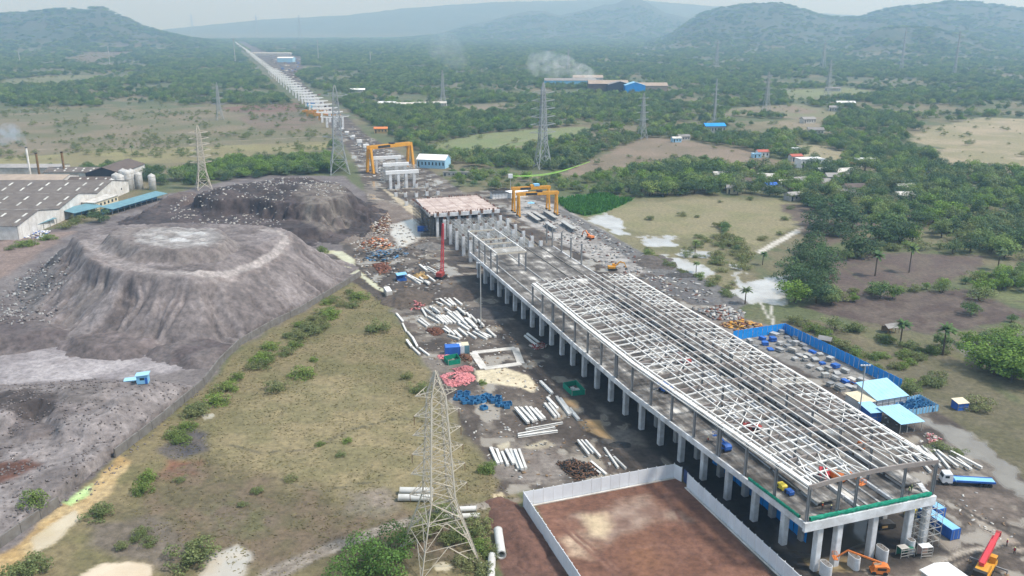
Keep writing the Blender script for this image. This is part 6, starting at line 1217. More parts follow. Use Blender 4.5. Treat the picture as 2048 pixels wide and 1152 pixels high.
for i, (x, y, l) in enumerate(((630, 232, 'left orange launching girder beside the near viaduct piers'), (643, 236, 'middle orange launching girder beside the near viaduct piers'), (655, 240, 'right orange launching girder beside the near viaduct piers'))):
    p = G(x, y); t = T('launching_girder', l, 'girder', p, AXIS + 1.1)
    for s in (-1, 1):
        t.bar('truss_chord', (-16, s * 2, 6), (16, s * 2, 6), 1.2, 2.4, 'yellow')
        for q in (-10, 10): t.bar('leg', (q, s * 2, 0), (q, s * 2, 5), 1.0, 1.0, 'yellow')
    t.box('cross_tie', (0, 0, 7.3), (3, 5, .8), 'orange'); t.box('cross_tie', (12, 0, 7.3), (2, 5, .8), 'orange')
t = T('blue_cabin', 'blue cabin between the launching girders and the viaduct', 'cabin', G(622, 215), .4); t.box('wall', (0, 0, 3), (10, 5, 6), 'blue_light'); t.box('roof', (0, 0, 6.2), (11, 6, .4), 'blue')
# ---- casting yard girders
for i, (x0, y0, x1, y1) in enumerate(((1056, 432, 1078, 447), (1067, 430, 1090, 444), (1088, 427, 1112, 442), (1092, 451, 1110, 464), (1124, 449, 1148, 465))):
    a, b_ = G(x0, y0), G(x1, y1); t = T('bridge_girder', 'dark steel sided girder lying in the casting yard', 'girder', (a + b_) / 2, head(a, b_), 'casting yard girders'); L = (a - b_).length / 2; t.bar('bottom_flange', (-L, 0, .2), (L, 0, .2), 2.2, .4, 'steel_grey'); t.bar('web', (-L, 0, 1.2), (L, 0, 1.2), .7, 1.7, 'steel_grey'); t.bar('top_flange', (-L, 0, 2.2), (L, 0, 2.2), 2.6, .3, 'galv')
u_ = T('parasol', 'cyan round shade standing in the casting yard', 'parasol', G(1062, 416)); u_.bar('pole', (0, 0, 0), (0, 0, 3.6), .15, .15, 'galv'); u_.mesh('canopy', [(0, 0, 4.2)] + [(2.6 * math.cos(k * .785), 2.6 * math.sin(k * .785), 3.3) for k in range(8)], [(0, 1 + k, 1 + (k + 1) % 8) for k in range(8)], 'blue_light')
lean_shed(G(985, 398), G(1020, 396), 6, 3.6, 4, 'black roofed stores shed behind the rear gantry', 'white', 'black'); lean_shed(G(1022, 397), G(1056, 392), 6, 3.6, 4, 'white roofed stores shed behind the rear gantry', 'white', 'white')
for x, y, l in ((1230, 548, ''), ): pass
# yard sheet walls: yellow boards along the column grid
fence('board_fence', 'yellow board wall along the right side of the bare columns', [(S(440, 152), S(372, 149))], 3, 2.4, 'cream', None, .12)
rb = T('crane_rail', 'long dark crane runway between the columns and the casting yard', 'rail', S(480, 158)); rb.barw('rail_beam', S(480, 157.5, .3), S(330, 153.5, .3), 1.0, .6, 'concrete_dark'); rb.barw('rail', S(480, 157.5, .68), S(330, 153.5, .68), .15, .15, 'rebar')
# foundation frame
fd = T('foundation', 'pale square ring foundation cast on the mud', 'foundation', G(995, 716)); q = [G(946, 706), G(1030, 697), G(1042, 728), G(968, 738)]
for i in range(4): a, b_ = q[i], q[(i + 1) % 4]; fd.bar('footing_strip', fd.L(a) + Vector((0, 0, .1 + .01 * i)), fd.L(b_) + Vector((0, 0, .1 + .01 * i)), 2.6, .3, 'offwhite')
# ---- light masts
def mast(p, h, label):
    t = T('light_mast', label, 'light mast', p); t.box('base', (0, 0, .3), (1, 1, .6), 'concrete'); t.bar('pole', (0, 0, .6), (0, 0, h), .38, .38, 'galv', 'cyl8'); ca_ = t.bar('cross_arm', (-1.4, 0, h), (1.4, 0, h), .16, .16, 'galv')
    for x in (-1.2, -.4, .4, 1.2): t.box('floodlight', (x, -.2, h + .2), (.5, .25, .4), 'white', sub=ca_)
mast(G(962, 655), 25.5, 'tall slim light mast left of the station among the beams'); mast(G(1718, 832), 16, 'slim light mast by the formwork store'); 
tp = T('utility_pole', 'pole with white box carrying lime cables behind the rear gantry', 'pole', G(1021, 392)); hz_ = ZAT(G(1021, 392).y, 352); tp.bar('pole', (0, 0, 0), (0, 0, hz_), .4, .4, 'galv'); tp.box('box', (0, 0, hz_), (3, 2, 2.6), 'white')
for k, (ex, ey) in enumerate(((1180, 323), (1160, 330))):
    p0 = Vector((0, 0, hz_)); far = G(ex, ey, 14); cb = T('cable', 'upper lime green cable strung from the white pole box' if k == 0 else 'lower lime green cable strung from the white pole box', 'cable', far); V = []; F = []
    a = G(1021, 392) + Vector((1.5, 0, hz_)); pts = [a.lerp(far, i / 10) - Vector((0, 0, 3 * math.sin(math.pi * i / 10))) for i in range(11)]
    for i, q in enumerate(pts):
        q = q - far; V += [q + Vector((0, -.1, -.12)), q + Vector((0, .1, -.12)), q + Vector((0, 0, .14))]
        if i: b0 = 3 * i; F += [(b0 - 3, b0 - 2, b0 + 1, b0), (b0 - 2, b0 - 1, b0 + 2, b0 + 1), (b0 - 1, b0 - 3, b0, b0 + 2)]
    cb.mesh('cable_line', V, F, 'lime'); cb.box('anchor', (0, 0, 0), (.5, .5, .5), 'galv')
# ================================================================== PYLONS
def pylon_frame(h, bw, levels, arms, tw):
    """returns width(z)"""
    zs = [l[0] for l in levels]; ws = [l[1] for l in levels]
    return lambda z: float(np.interp(z, zs, ws))
def near_pylon():
    base = Vector((-15.5, 162.0, 0)); Y = base.y; t = T('power_pylon', 'large beige lattice pylon standing in the near pasture', 'pylon', base, math.radians(24))
    Zt = ZAT(Y, 742); zw = ZAT(Y + 1, 985); zx = ZAT(Y, 788)
    wd = lambda z: float(np.interp(z, [0, zw, zx, Zt], [13.2, 5.4, 3.0, .2])); cs = ((-1, -1), (1, -1), (1, 1), (-1, 1))
    pt = lambda z, k: Vector((cs[k % 4][0] * wd(z) / 2, cs[k % 4][1] * wd(z) / 2, z))
    for k in range(4):
        for z0, z1 in ((0, zw), (zw, zx), (zx, Zt)): t.bar('leg', pt(z0, k), pt(z1, k), .3, .3, 'galv_beige', 'angle')
    zl = [0, zw * .36, zw * .7, zw] + [zw + (zx - zw) * i / 9 for i in range(1, 10)] + [zx + (Zt - zx) * .4, zx + (Zt - zx) * .75]
    for i in range(len(zl) - 1):
        z0, z1 = zl[i], zl[i + 1]
        for k in range(4):
            a, b, c, d = pt(z0, k), pt(z0, k + 1), pt(z1, k), pt(z1, k + 1); s = .16 if i < 3 else .125
            if i < 2:
                m_ = (c + d) / 2; t.bar('brace', a, m_, s, s, 'galv_beige', 'angle'); t.bar('brace', b, m_, s, s, 'galv_beige', 'angle'); t.bar('brace', c, d, s, s, 'galv_beige', 'angle')
                for f in (.35, .68): t.bar('redundant', a.lerp(c, f), a.lerp(m_, f), .09, .09, 'galv_beige', 'angle'); t.bar('redundant', b.lerp(d, f), b.lerp(m_, f), .09, .09, 'galv_beige', 'angle')
            else:
                t.bar('brace', a, d, s, s, 'galv_beige', 'angle'); t.bar('brace', b, c, s, s, 'galv_beige', 'angle')
                if i % 1 == 0: t.bar('tie', c, d, s * .8, s * .8, 'galv_beige', 'angle')
    for i, yp in enumerate((787, 826, 863, 900, 938, 978)):
        z = ZAT(Y, yp); w_ = wd(z) / 2; e = w_ + 3.0 + .15 * i
        for s in (-1, 1):
            tip = Vector((s * e, 0, z + .2))
            for q in (-1, 1):
                a = t.bar('crossarm', Vector((s * w_, q * w_, z)), tip, .14, .14, 'galv_beige', 'angle'); t.bar('crossarm', Vector((s * w_, q * w_, z + 1.3)), tip, .12, .12, 'galv_beige', 'angle')
            for f in (.33, .66): t.bar('crossarm_lacing', Vector((s * w_, -w_, z)).lerp(tip, f), Vector((s * w_, w_, z + 1.3)).lerp(tip, f), .08, .08, 'galv_beige', 'angle'); t.bar('crossarm_lacing', Vector((s * w_, w_, z)).lerp(tip, f), Vector((s * w_, -w_, z)).lerp(tip, f), .08, .08, 'galv_beige', 'angle')
            if s > 0 or i % 2: t.bar('insulator', tip, tip - Vector((0, 0, 1.9)), .16, .16, 'rebar', 'cyl8')
    for k in range(4): t.box('footing', pt(0, k) + Vector((0, 0, .15)), (.9, .9, .5), 'concrete')
near_pylon()
_pyl = {}
def lattice(h, bw, m, bar, arms=4, armw=.2, npan=11):
    key = (m, round(bar, 2), arms)
    if key in _pyl: return _pyl[key]
    cs = ((-1, -1), (1, -1), (1, 1), (-1, 1)); wd = lambda z: float(np.interp(z, [0, .3, .9, 1], [bw, bw * .5, bw * .22, .01])); pt = lambda z, k: Vector((cs[k % 4][0] * wd(z) / 2, cs[k % 4][1] * wd(z) / 2, z))
    def mk(segs, nm):
        V = []; F = []
        for a, b, w_ in segs:
            M_ = barmat(a, b, w_, w_); k = len(V); V.extend(M_ @ Vector(c) for c in CUBE_V); F.extend(tuple(k + i for i in f) for f in CUBE_F[2:])
        return new_mesh(nm, V, F, m)
    legs = [mk([(pt(0, k), pt(.3, k), bar), (pt(.3, k), pt(.9, k), bar), (pt(.9, k), pt(1, k), bar)], 'leg') for k in range(4)]
    zl = [0, .15, .3] + [.3 + .6 * i / npan for i in range(1, npan + 1)]; sg = []
    for z0, z1 in zip(zl, zl[1:]):
        for k in range(4): sg += [(pt(z0, k), pt(z1, k + 1), bar * .6), (pt(z0, k + 1), pt(z1, k), bar * .6), (pt(z1, k), pt(z1, k + 1), bar * .5)]
    am = []
    for i in range(arms):
        z = .42 + .46 * i / max(1, arms - 1); e = armw * (1.05 - .3 * (z - .4)); w_ = wd(z) / 2
        am.append(mk([(Vector((s * w_, q * w_, z)), Vector((s * e, 0, z + .01)), bar * .7) for s in (-1, 1) for q in (-1, 1)] + [(Vector((-w_, q * w_, z)), Vector((w_, q * w_, z)), bar * .6) for q in (-1, 1)] + [(Vector((-w_, 0, z + .035)), Vector((w_, 0, z + .035)), bar * .5)] + [(Vector((s * w_, 0, z + .035)), Vector((s * e, 0, z + .01)), bar * .6) for s in (-1, 1)], 'crossarm'))
    _pyl[key] = (legs, mk(sg, 'bracing'), am); return _pyl[key]
def pylon(xb, yb, yt, label, m='galv_far', bw=.2, arms=4, rz=.4, bar=.011, armw=.16):
    p = G(xb, yb); h = ZAT(p.y, yt); legs, br, am = lattice(h, bw, m, bar, arms, armw); t = T('power_pylon', label, 'pylon', p, rz); t.o.scale = (h, h, h)
    for l in legs: put('leg', l, t.o)
    o = put('bracing', br, t.o); o['kind'] = 'stuff'
    for a in am: put('crossarm', a, t.o)
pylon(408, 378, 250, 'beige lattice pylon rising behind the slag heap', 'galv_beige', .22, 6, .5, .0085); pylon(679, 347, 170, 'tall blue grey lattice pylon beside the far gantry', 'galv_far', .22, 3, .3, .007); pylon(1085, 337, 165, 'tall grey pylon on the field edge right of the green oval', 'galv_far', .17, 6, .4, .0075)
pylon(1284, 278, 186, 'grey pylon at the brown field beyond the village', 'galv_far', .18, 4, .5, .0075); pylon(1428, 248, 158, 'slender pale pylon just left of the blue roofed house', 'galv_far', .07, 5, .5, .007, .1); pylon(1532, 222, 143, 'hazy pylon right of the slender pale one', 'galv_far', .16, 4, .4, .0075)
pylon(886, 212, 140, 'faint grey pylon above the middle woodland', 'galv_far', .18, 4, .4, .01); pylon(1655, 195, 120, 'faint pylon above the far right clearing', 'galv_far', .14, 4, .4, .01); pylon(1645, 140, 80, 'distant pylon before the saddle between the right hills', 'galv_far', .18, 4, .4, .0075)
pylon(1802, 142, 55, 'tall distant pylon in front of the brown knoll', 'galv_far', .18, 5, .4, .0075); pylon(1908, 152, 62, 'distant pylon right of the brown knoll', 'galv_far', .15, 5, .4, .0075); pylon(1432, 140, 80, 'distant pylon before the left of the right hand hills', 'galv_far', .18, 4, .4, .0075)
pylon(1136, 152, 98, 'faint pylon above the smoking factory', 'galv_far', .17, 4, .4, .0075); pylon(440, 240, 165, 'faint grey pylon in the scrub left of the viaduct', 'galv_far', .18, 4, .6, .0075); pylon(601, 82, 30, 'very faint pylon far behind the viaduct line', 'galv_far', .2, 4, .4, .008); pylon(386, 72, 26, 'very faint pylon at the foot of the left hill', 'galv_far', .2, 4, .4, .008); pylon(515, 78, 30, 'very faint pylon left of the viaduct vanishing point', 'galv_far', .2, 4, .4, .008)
for x, yb, yt, l in ((471, 128, 77, 'thin white pole left of the viaduct line'), (637, 121, 80, 'thin white pole right of the depot'), (741, 126, 103, 'short thin white pole far right of the depot'), (220, 130, 92, 'thin white pole standing alone on the left plain'), (40, 125, 104, 'short white pole at the far left')):
    p = G(x, yb); h = ZAT(p.y, yt); t = T('power_pole', l, 'pole', p); r_ = p.y / 1720 * .7; t.bar('pole', (0, 0, 0), (0, 0, h), r_ * 2, r_ * 2, 'galv', 'cyl8'); t.bar('cross_arm', (-h * .06, 0, h * .95), (h * .06, 0, h * .95), r_, r_, 'galv')
# ================================================================== FACTORY AT THE LEFT
def gable_shed(x0, x1, y0, y1, eave, apex, label, wall, roof, name='factory_shed', sky=0, cols=5, windows=0, ridge='x', dark_front=False):
    t = T(name, label, 'factory' if 'factory' in name else 'building', ((x0 + x1) / 2, (y0 + y1) / 2, 0)); a, b = (x1 - x0) / 2, (y1 - y0) / 2
    if ridge == 'y': t.o.rotation_euler = (0, 0, math.pi / 2); a, b = b, a
    for s in (-1, 1):
        t.mesh('gable_wall', [(s * a, -b, 0), (s * a, b, 0), (s * a, b, eave), (s * a, 0, apex), (s * a, -b, eave), (s * (a - .3), -b, 0), (s * (a - .3), b, 0), (s * (a - .3), b, eave), (s * (a - .3), 0, apex), (s * (a - .3), -b, eave)], [(0, 1, 2, 3, 4), (9, 8, 7, 6, 5), (4, 3, 8, 9), (3, 2, 7, 8)], 'black' if dark_front and s < 0 else wall)
        t.box('side_wall', (0, s * (b - .15), eave / 2), (2 * a - .7, .3, eave), wall)
        sl_ = math.atan2(apex - eave, b); r = t.mesh('roof_slope', [(-a - .4, s * (b + .5), eave - .5 * math.tan(sl_) + .12), (a + .4, s * (b + .5), eave - .5 * math.tan(sl_) + .12), (a + .4, 0, apex + .12), (-a - .4, 0, apex + .12), (-a - .4, s * (b + .5), eave - .5 * math.tan(sl_) + .3), (a + .4, s * (b + .5), eave - .5 * math.tan(sl_) + .3), (a + .4, 0, apex + .3), (-a - .4, 0, apex + .3)], [(3, 2, 1, 0), (4, 5, 6, 7), (0, 1, 5, 4), (1, 2, 6, 5), (2, 3, 7, 6), (3, 0, 4, 7)], roof)
        for i in range(sky):
            for j in (.3, .68):
                x = a - 3 - i * (2 * a - 5) / max(1, sky) - random.uniform(0, 1.5); y = s * b * (1 - j); z = eave + (apex - eave) * j + .34
                t.box('skylight', (x, y, z), (1.2, b * .22, .06), 'skylight', rx=-s * sl_)
    for i in range(cols): y = -b + 2 * b * (i + .5) / cols; t.box('pilaster', (a + .08, y, eave * .45), (.18, .35, eave * .9), wall)
    for i in range(windows): t.box('window', (a + .05, -b + 2 * b * (i + .5) / windows, eave * .55), (.12, 1.4, 1.2), 'glass')
    return t
gable_shed(-380, -266, 452, 497, 7.5, 11.5, 'front white gabled factory shed with dark skylit roof', 'wall_white', 'roof_asb', sky=9, cols=6); gable_shed(-380, -266.4, 497.5, 546, 7.5, 12, 'middle white gabled factory shed with dark skylit roof', 'wall_white', 'roof_asb', sky=9, cols=3); gable_shed(-390, -267, 546.5, 594, 7.5, 12, 'rear white gabled factory shed with dark skylit roof', 'wall_white', 'roof_asb', sky=10, cols=0, windows=2)
def gpx(x, y): p = G(x, y); return p
p = G(215, 417); o_ = T('office_block', 'cream two storey office with square windows at the factory gable', 'building', p, math.radians(83)); o_.box('wall', (0, 4, 3), (26, 8, 6), 'cream'); o_.box('roof', (0, 4, 6.2), (27, 9, .4), 'offwhite')
for i in range(6): o_.box('window', (-10.5 + i * 4.2, -.05, 4), (1.6, .15, 1.6), 'glass')
def canopy(a, b, w_, h, label, m='teal'):
    t = T('canopy', label, 'canopy', a, head(a, b)); L = (b - a).length; n = max(3, int(L / 5))
    for i in range(n): t.mesh('roof_sheet', [(L * i / n, -w_ / 2, h - .6), (L * (i + 1) / n - .05, -w_ / 2, h - .6), (L * (i + 1) / n - .05, w_ / 2, h + .6), (L * i / n, w_ / 2, h + .6), (L * i / n, -w_ / 2, h - .45), (L * (i + 1) / n - .05, -w_ / 2, h - .45), (L * (i + 1) / n - .05, w_ / 2, h + .75), (L * i / n, w_ / 2, h + .75)], [(3, 2, 1, 0), (4, 5, 6, 7), (0, 1, 5, 4), (1, 2, 6, 5), (2, 3, 7, 6), (3, 0, 4, 7)], m)
    for i in range(n + 1):
        for q in (-1, 1): t.bar('post', (L * i / n, q * w_ * .45, 0), (L * i / n, q * w_ * .45, h + q * .5), .25, .25, 'steel_grey')
    t.box('back_panel', (L / 2, w_ * .44, h * .4), (L, .12, h * .8), 'blue_light')
canopy(G(214, 430), G(325, 397), 9, 4.2, 'long teal sheet canopy running behind the slag heap'); canopy(G(135, 440), G(196, 425), 12, 5, 'teal canopy against the middle factory gable'); canopy(G(58, 463), G(98, 449), 11, 4.5, 'small teal canopy at the front factory gable')
gable_shed(-440, -318, 602, 628, 6, 8.5, 'long tan roofed factory building behind the big sheds', 'wall_white', 'roof_tan', cols=0, windows=0); gable_shed(-350, -312, 640, 658, 6, 8.5, 'grey roofed low shed between the tan roof and the skylit sheds', 'offwhite', 'roof_asb', sky=5, cols=0)
gable_shed(-308, -283, 618, 662, 9, 13, 'tall shed with dark open gable beside the silos', 'wall_white', 'roof_brown', cols=0, dark_front=True, ridge='y'); gable_shed(-312, -276, 596, 614, 5.5, 8.5, 'brown roofed skylit shed in front of the tall dark one', 'offwhite', 'roof_brown', sky=5, cols=0); gable_shed(-470, -350, 662, 680, 6, 7.5, 'pale flat roofed shed farthest back in the factory', 'offwhite', 'roof_grey', cols=0)
for i, (x, y, h, d) in enumerate(((243, 386, 12, 6), (236, 380, 11, 6), (258, 380, 13, 6), (266, 378, 13, 6), (280, 378, 11, 5), (306, 379, 10, 5), (250, 374, 12, 6), (227, 390, 10, 5))):
    t = T('silo', 'pale upright silo in the cluster right of the factory' if i != 5 else 'pale silo standing apart right of the silo cluster', 'silo', G(x, y), 0, 'silo cluster' if i != 5 else None); t.bar('tank', (0, 0, 0), (0, 0, h), d, d, 'silo', 'cyl16'); t.mesh('dome', [(d / 2 * math.cos(k * .3927), d / 2 * math.sin(k * .3927), h) for k in range(16)] + [(0, 0, h + 1.6)], [(k, (k + 1) % 16, 16) for k in range(16)], 'silo')
    for z in (.3, .6, .9): t.bar('hoop', (0, 0, h * z), (0, 0, h * z + .2), d * 1.03, d * 1.03, 'galv', 'cyl16')
for x, yb, yt, m, l, r_ in ((62, 356, 294, 'steel_white', 'white factory chimney giving off blue smoke', .9), (80, 358, 305, 'chimney_rust', 'rusty yellow chimney left of its twin', 1.0), (131, 358, 303, 'chimney_rust', 'rusty yellow chimney nearer the tall dark shed', 1.0)):
    p = G(x, yb); h = ZAT(p.y, yt); t = T('chimney', l, 'chimney', p); t.bar('stack', (0, 0, 0), (0, 0, h), r_ * 1.6, r_ * 1.6, m, 'cyl12'); t.bar('base', (0, 0, 0), (0, 0, h * .12), r_ * 2.6, r_ * 2.6, 'concrete', 'cyl12'); t.bar('rim', (0, 0, h - .8), (0, 0, h), r_ * 1.9, r_ * 1.9, 'black', 'cyl12')
# ================================================================== HOUSES, FAR SHEDS
def house(x, y, L, W, h, rz, label, wall='offwhite', roof='roof_grey', flat=False, z=0):
    t = T('house', label, 'house', G(x, y), rz); t.box('wall', (0, 0, h / 2), (L, W, h), wall); ah = W * .22
    if flat: t.box('roof', (0, 0, h + .12), (L + .6, W + .6, .25), roof); t.box('parapet', (0, -W / 2, h + .5), (L, .2, .6), wall)
    else:
        for s in (-1, 1): t.mesh('roof_slope', [(-L / 2 - .5, s * (W / 2 + .6), h - .1), (L / 2 + .5, s * (W / 2 + .6), h - .1), (L / 2 + .5, 0, h + ah), (-L / 2 - .5, 0, h + ah), (-L / 2 - .5, s * (W / 2 + .6), h + .08), (L / 2 + .5, s * (W / 2 + .6), h + .08), (L / 2 + .5, 0, h + ah + .18), (-L / 2 - .5, 0, h + ah + .18)], [(3, 2, 1, 0), (4, 5, 6, 7), (0, 1, 5, 4), (1, 2, 6, 5), (2, 3, 7, 6), (3, 0, 4, 7)], roof)
        for s in (-1, 1): t.mesh('gable', [(s * L / 2, -W / 2, h - .05), (s * L / 2, W / 2, h - .05), (s * L / 2, 0, h + ah)], [(0, 1, 2)], wall)
    n = max(2, int(L / 3))
    for i in range(n):
        o_ = t.box('window' if i else 'door', (-L / 2 + L * (i + .5) / n, -W / 2 - .03, h * (.55 if i else .4)), (1.1, .1, h * (.35 if i else .75)), 'glass')
        if i: t.box('sill', (-L / 2 + L * (i + .5) / n, -W / 2 - .1, h * .36), (1.3, .2, .1), 'offwhite', sub=o_)
    return t
house(1427, 266, 22, 12, 8, .1, 'tall house with bright blue roof beyond the brown field', 'concrete', 'blue_bright'); house(868, 334, 24, 15, 7, -.25, 'white roofed hall with blue striped walls right of the far gantry', 'blue_pale', 'white')
house(762, 266, 14, 7, 5, .1, 'small shelter with orange tiled roof beside the viaduct track', 'ply', 'orange'); house(920, 352, 26, 4, 3, -.1, 'long low grey wall shed below the white roofed hall', 'offwhite', 'roof_grey', True); house(1366, 280, 12, 8, 4, .2, 'low pale farmhouse at the brown field corner', 'offwhite', 'roof_grey'); house(1352, 284, 9, 6, 4, .2, 'pale blue farm shed at the brown field corner', 'blue_pale', 'offwhite')
house(1524, 314, 10, 7, 5, .1, 'small house with red roof left of the village', 'white', 'roof_red'); house(1512, 315, 7, 6, 3.5, .1, 'pale blue annex beside the red roofed house', 'blue_pale', 'blue_pale', True); house(1590, 322, 10, 7, 4.5, .2, 'red roofed house beside the white villa', 'offwhite', 'roof_red'); house(1592, 312, 7, 7, 7, .2, 'narrow white tower house above the red roof', 'white', 'white', True)
house(1618, 335, 20, 12, 7.5, .15, 'big white flat roofed villa at the centre of the village', 'white', 'white', True); house(1645, 334, 10, 9, 5, .15, 'white annex right of the villa', 'white', 'offwhite', True); house(1728, 332, 14, 9, 6, .1, 'white flat roofed house on the right of the village', 'white', 'white', True); house(1708, 337, 9, 6, 4, .2, 'low house with red orange roof in the village', 'offwhite', 'roof_red')
for i, (x, y, L, W, rf_, l) in enumerate(((1684, 352, 16, 10, 'offwhite', 'pale roofed house below the red orange roof'), (1672, 362, 17, 10, 'roof_grey', 'grey roofed long house in the village middle'), (1444, 358, 14, 8, 'offwhite', 'pale roofed cottage at the left village edge'), (1494, 372, 12, 8, 'roof_brown', 'brown roofed cottage behind the left trees'), (1532, 362, 12, 8, 'offwhite', 'pale roofed cottage left of the blue tarpaulin'), (1540, 380, 8, 6, 'tarp_blue', 'cottage under a blue tarpaulin'), (1600, 370, 14, 9, 'roof_grey', 'grey roofed cottage below the villa'), (1570, 375, 10, 8, 'offwhite', 'small pale cottage right of the blue tarpaulin'), (1640, 374, 14, 9, 'roof_grey', 'grey cottage with sheet roof below the long house'), (1706, 384, 14, 9, 'roof_brown', 'brown sheet roofed cottage at the grove edge'), (1690, 394, 11, 7, 'roof_grey', 'grey lean cottage below the brown sheet roof'), (1808, 383, 12, 8, 'offwhite', 'pale roofed cottage deep in the right grove'), (1805, 400, 11, 8, 'offwhite', 'pale tin roofed cottage above the dark trees'), (1586, 400, 10, 7, 'roof_grey', 'grey cottage at the pasture edge of the grove'), (1468, 386, 10, 7, 'roof_grey', 'grey shed among the left grove trees'), (1738, 360, 11, 8, 'roof_brown', 'brown roofed cottage right of the long grey house'), (1870, 350, 11, 8, 'roof_grey', 'lone grey cottage in the upper right grove'), (1650, 350, 12, 8, 'white', 'white roofed cottage just below the villa'))):
    house(x, y, L, W, 4, random.uniform(-.3, .4), l, random.choice(['offwhite', 'concrete', 'cream']), rf_)
for i, (x, y, L, W, h, m, r_, l) in enumerate(((1140, 172, 100, 28, 11, 'blue_light', 'roof_grey', 'long hazy shed with blue eaves at the smoking factory'), (1175, 168, 60, 26, 13, 'offwhite', 'roof_tan', 'tan roofed shed behind the blue eaved one'), (1215, 184, 70, 30, 15, 'roof_brown', 'roof_tan', 'brown open sided shed in the middle of the smoking factory'), (1238, 186, 40, 26, 15, 'black', 'roof_grey', 'black round ended shed at the smoking factory'), (1268, 188, 34, 28, 15, 'blue_bright', 'blue_light', 'bright blue gabled shed at the smoking factory'), (1298, 186, 60, 28, 13, 'roof_tan', 'roof_tan', 'tan shed at the right end of the smoking factory'))):
    gable_shed(*(lambda p: (p.x - L / 2, p.x + L / 2, p.y - W / 2, p.y + W / 2))(G(x, y)), h, h * 1.35, l, m, r_, name='factory_shed', cols=0, ridge='x' if i not in (3, 4) else 'y')
def fac(x, y, L, W, h, m, r_, l): p = G(x, y); return gable_shed(p.x - L / 2, p.x + L / 2, p.y - W / 2, p.y + W / 2, h, h * 1.25, l, m, r_, name='shed', cols=0)
fac(573, 124, 50, 40, 13, 'blue_pale', 'white', 'pale blue depot hall beside the far viaduct'); fac(541, 111, 170, 24, 9, 'offwhite', 'offwhite', 'long white depot wall shed beside the far viaduct')
for i, (x, y, l) in enumerate(((775, 213, 'leftmost pale roof in the woodland row above the green oval'), (810, 215, 'second pale roof in the woodland row above the green oval'), (845, 214, 'third pale roof in the woodland row above the green oval'), (875, 213, 'rightmost pale roof in the woodland row above the green oval'), (715, 185, 'lone pale roof in the woods right of the launching girders'), (1665, 182, 'pale farm roof by the far right clearing'), (1558, 186, 'white farmhouse in the woods beyond the slender pylon'), (1670, 222, 'pale shed on the orchard edge'), (1690, 212, 'small white shed above the orchard'), (1615, 246, 'tan walled farm in the hedged fields'), (1630, 268, 'dark roofed farm by the tan plot'))):
    house(x, y, 26 if y < 220 else 16, 10, 5, random.uniform(-.3, .3), l, 'offwhite', random.choice(['offwhite', 'white', 'roof_grey']))
# ================================================================== HEAPS OF LOOSE STUFF
def bits(name, label, cat, pts, n, size, mats, zr=0.0, zf=None, flat=.4, thing=False, heap=0.0, long=1.0):
    """loose rubble: many small broken blocks in one mesh per colour, scattered over a place"""
    P = GP(pts, zr); x0, y0 = P.min(0); x1, y1 = P.max(0); x = rng.uniform(x0, x1, n * 4); y = rng.uniform(y0, y1, n * 4); k = inpoly(x, y, P); x, y = x[k][:n], y[k][:n]
    nz = fbm(x / 5, y / 5, 3, len(label)); kk = rng.random(len(x)) < sstep(.3, .62, nz) + .08; x, y = x[kk], y[kk]; n = len(x); cx, cy = P.mean(0)
    z = zf(x, y) if zf else np.zeros(n)
    if heap: d, _ = segdist(x, y, P); z = z + heap * np.clip(d / max(1e-3, d.max()), 0, 1) * rng.random(n)
    mi = rng.integers(0, len(mats), n); t = T(name, label, cat, (cx, cy, 0)) if thing else None; out = None
    for j, m in enumerate(mats):
        q = np.nonzero(mi == j)[0]
        if not len(q): continue
        V = []; cube = np.array(CUBE_V)
        a = rng.random(len(q)) * 6.28; s = size * rng.uniform(.35, 1.4, (len(q), 3)); s[:, 2] *= flat; s[:, 0] *= long; tl = rng.uniform(-.35, .35, len(q))
        c = cube[None] * s[:, None, :] * (1 + rng.uniform(-.22, .22, (len(q), 8, 3))); c[:, :, 2] += c[:, :, 0] * tl[:, None]
        cx_, sx_ = np.cos(a)[:, None], np.sin(a)[:, None]; X_ = c[:, :, 0] * cx_ - c[:, :, 1] * sx_ + x[q][:, None]; Y_ = c[:, :, 0] * sx_ + c[:, :, 1] * cx_ + y[q][:, None]; Z_ = c[:, :, 2] + z[q][:, None] + s[:, 2:3] * .4
        V = np.stack([X_ - (cx if thing else 0), Y_ - (cy if thing else 0), Z_], 2).reshape(-1, 3); f = (np.arange(len(q))[:, None, None] * 8 + np.array(CUBE_F)[None]).reshape(-1, 4)
        me = fast_mesh(name, V, f, m)
        if thing: o = put('loose_pieces', me, t.o); o['kind'] = 'stuff'
        else: o = put(name, me); tag(o, label + (' (%s pieces)' % m.replace('_', ' ') if len(mats) > 1 else ''), cat, kind='stuff')
mat('slag_stone', (.2, .18, .175), .95, (.12, .1, .1), 1.2, .6)
RU = ['offwhite', 'concrete', 'wood', 'rust', 'concrete_dark']
bits('rubble', 'scattered site rubble left of the bare columns', 'rubble', [(690, 470), (760, 430), (860, 480), (900, 560), (940, 620), (860, 640), (780, 600), (720, 540)], 1100, .75, ['offwhite', 'concrete', 'concrete_dark', 'wood', 'black'], flat=.35, long=1.8)
bits('rubble', 'rubble strewn among the beams left of the station', 'rubble', [(800, 610), (960, 600), (1060, 700), (1150, 820), (1250, 930), (1040, 980), (940, 880), (870, 740)], 800, .5, ['offwhite', 'concrete', 'concrete_dark', 'wood'], flat=.35, long=1.6)
bits('rubble', 'litter over the casting yard', 'rubble', [(1040, 400), (1110, 412), (1340, 540), (1480, 610), (1400, 640), (1240, 550), (1100, 480)], 900, .9, ['offwhite', 'concrete', 'concrete_dark', 'rust', 'steel_grey'], flat=.4, long=2.0)
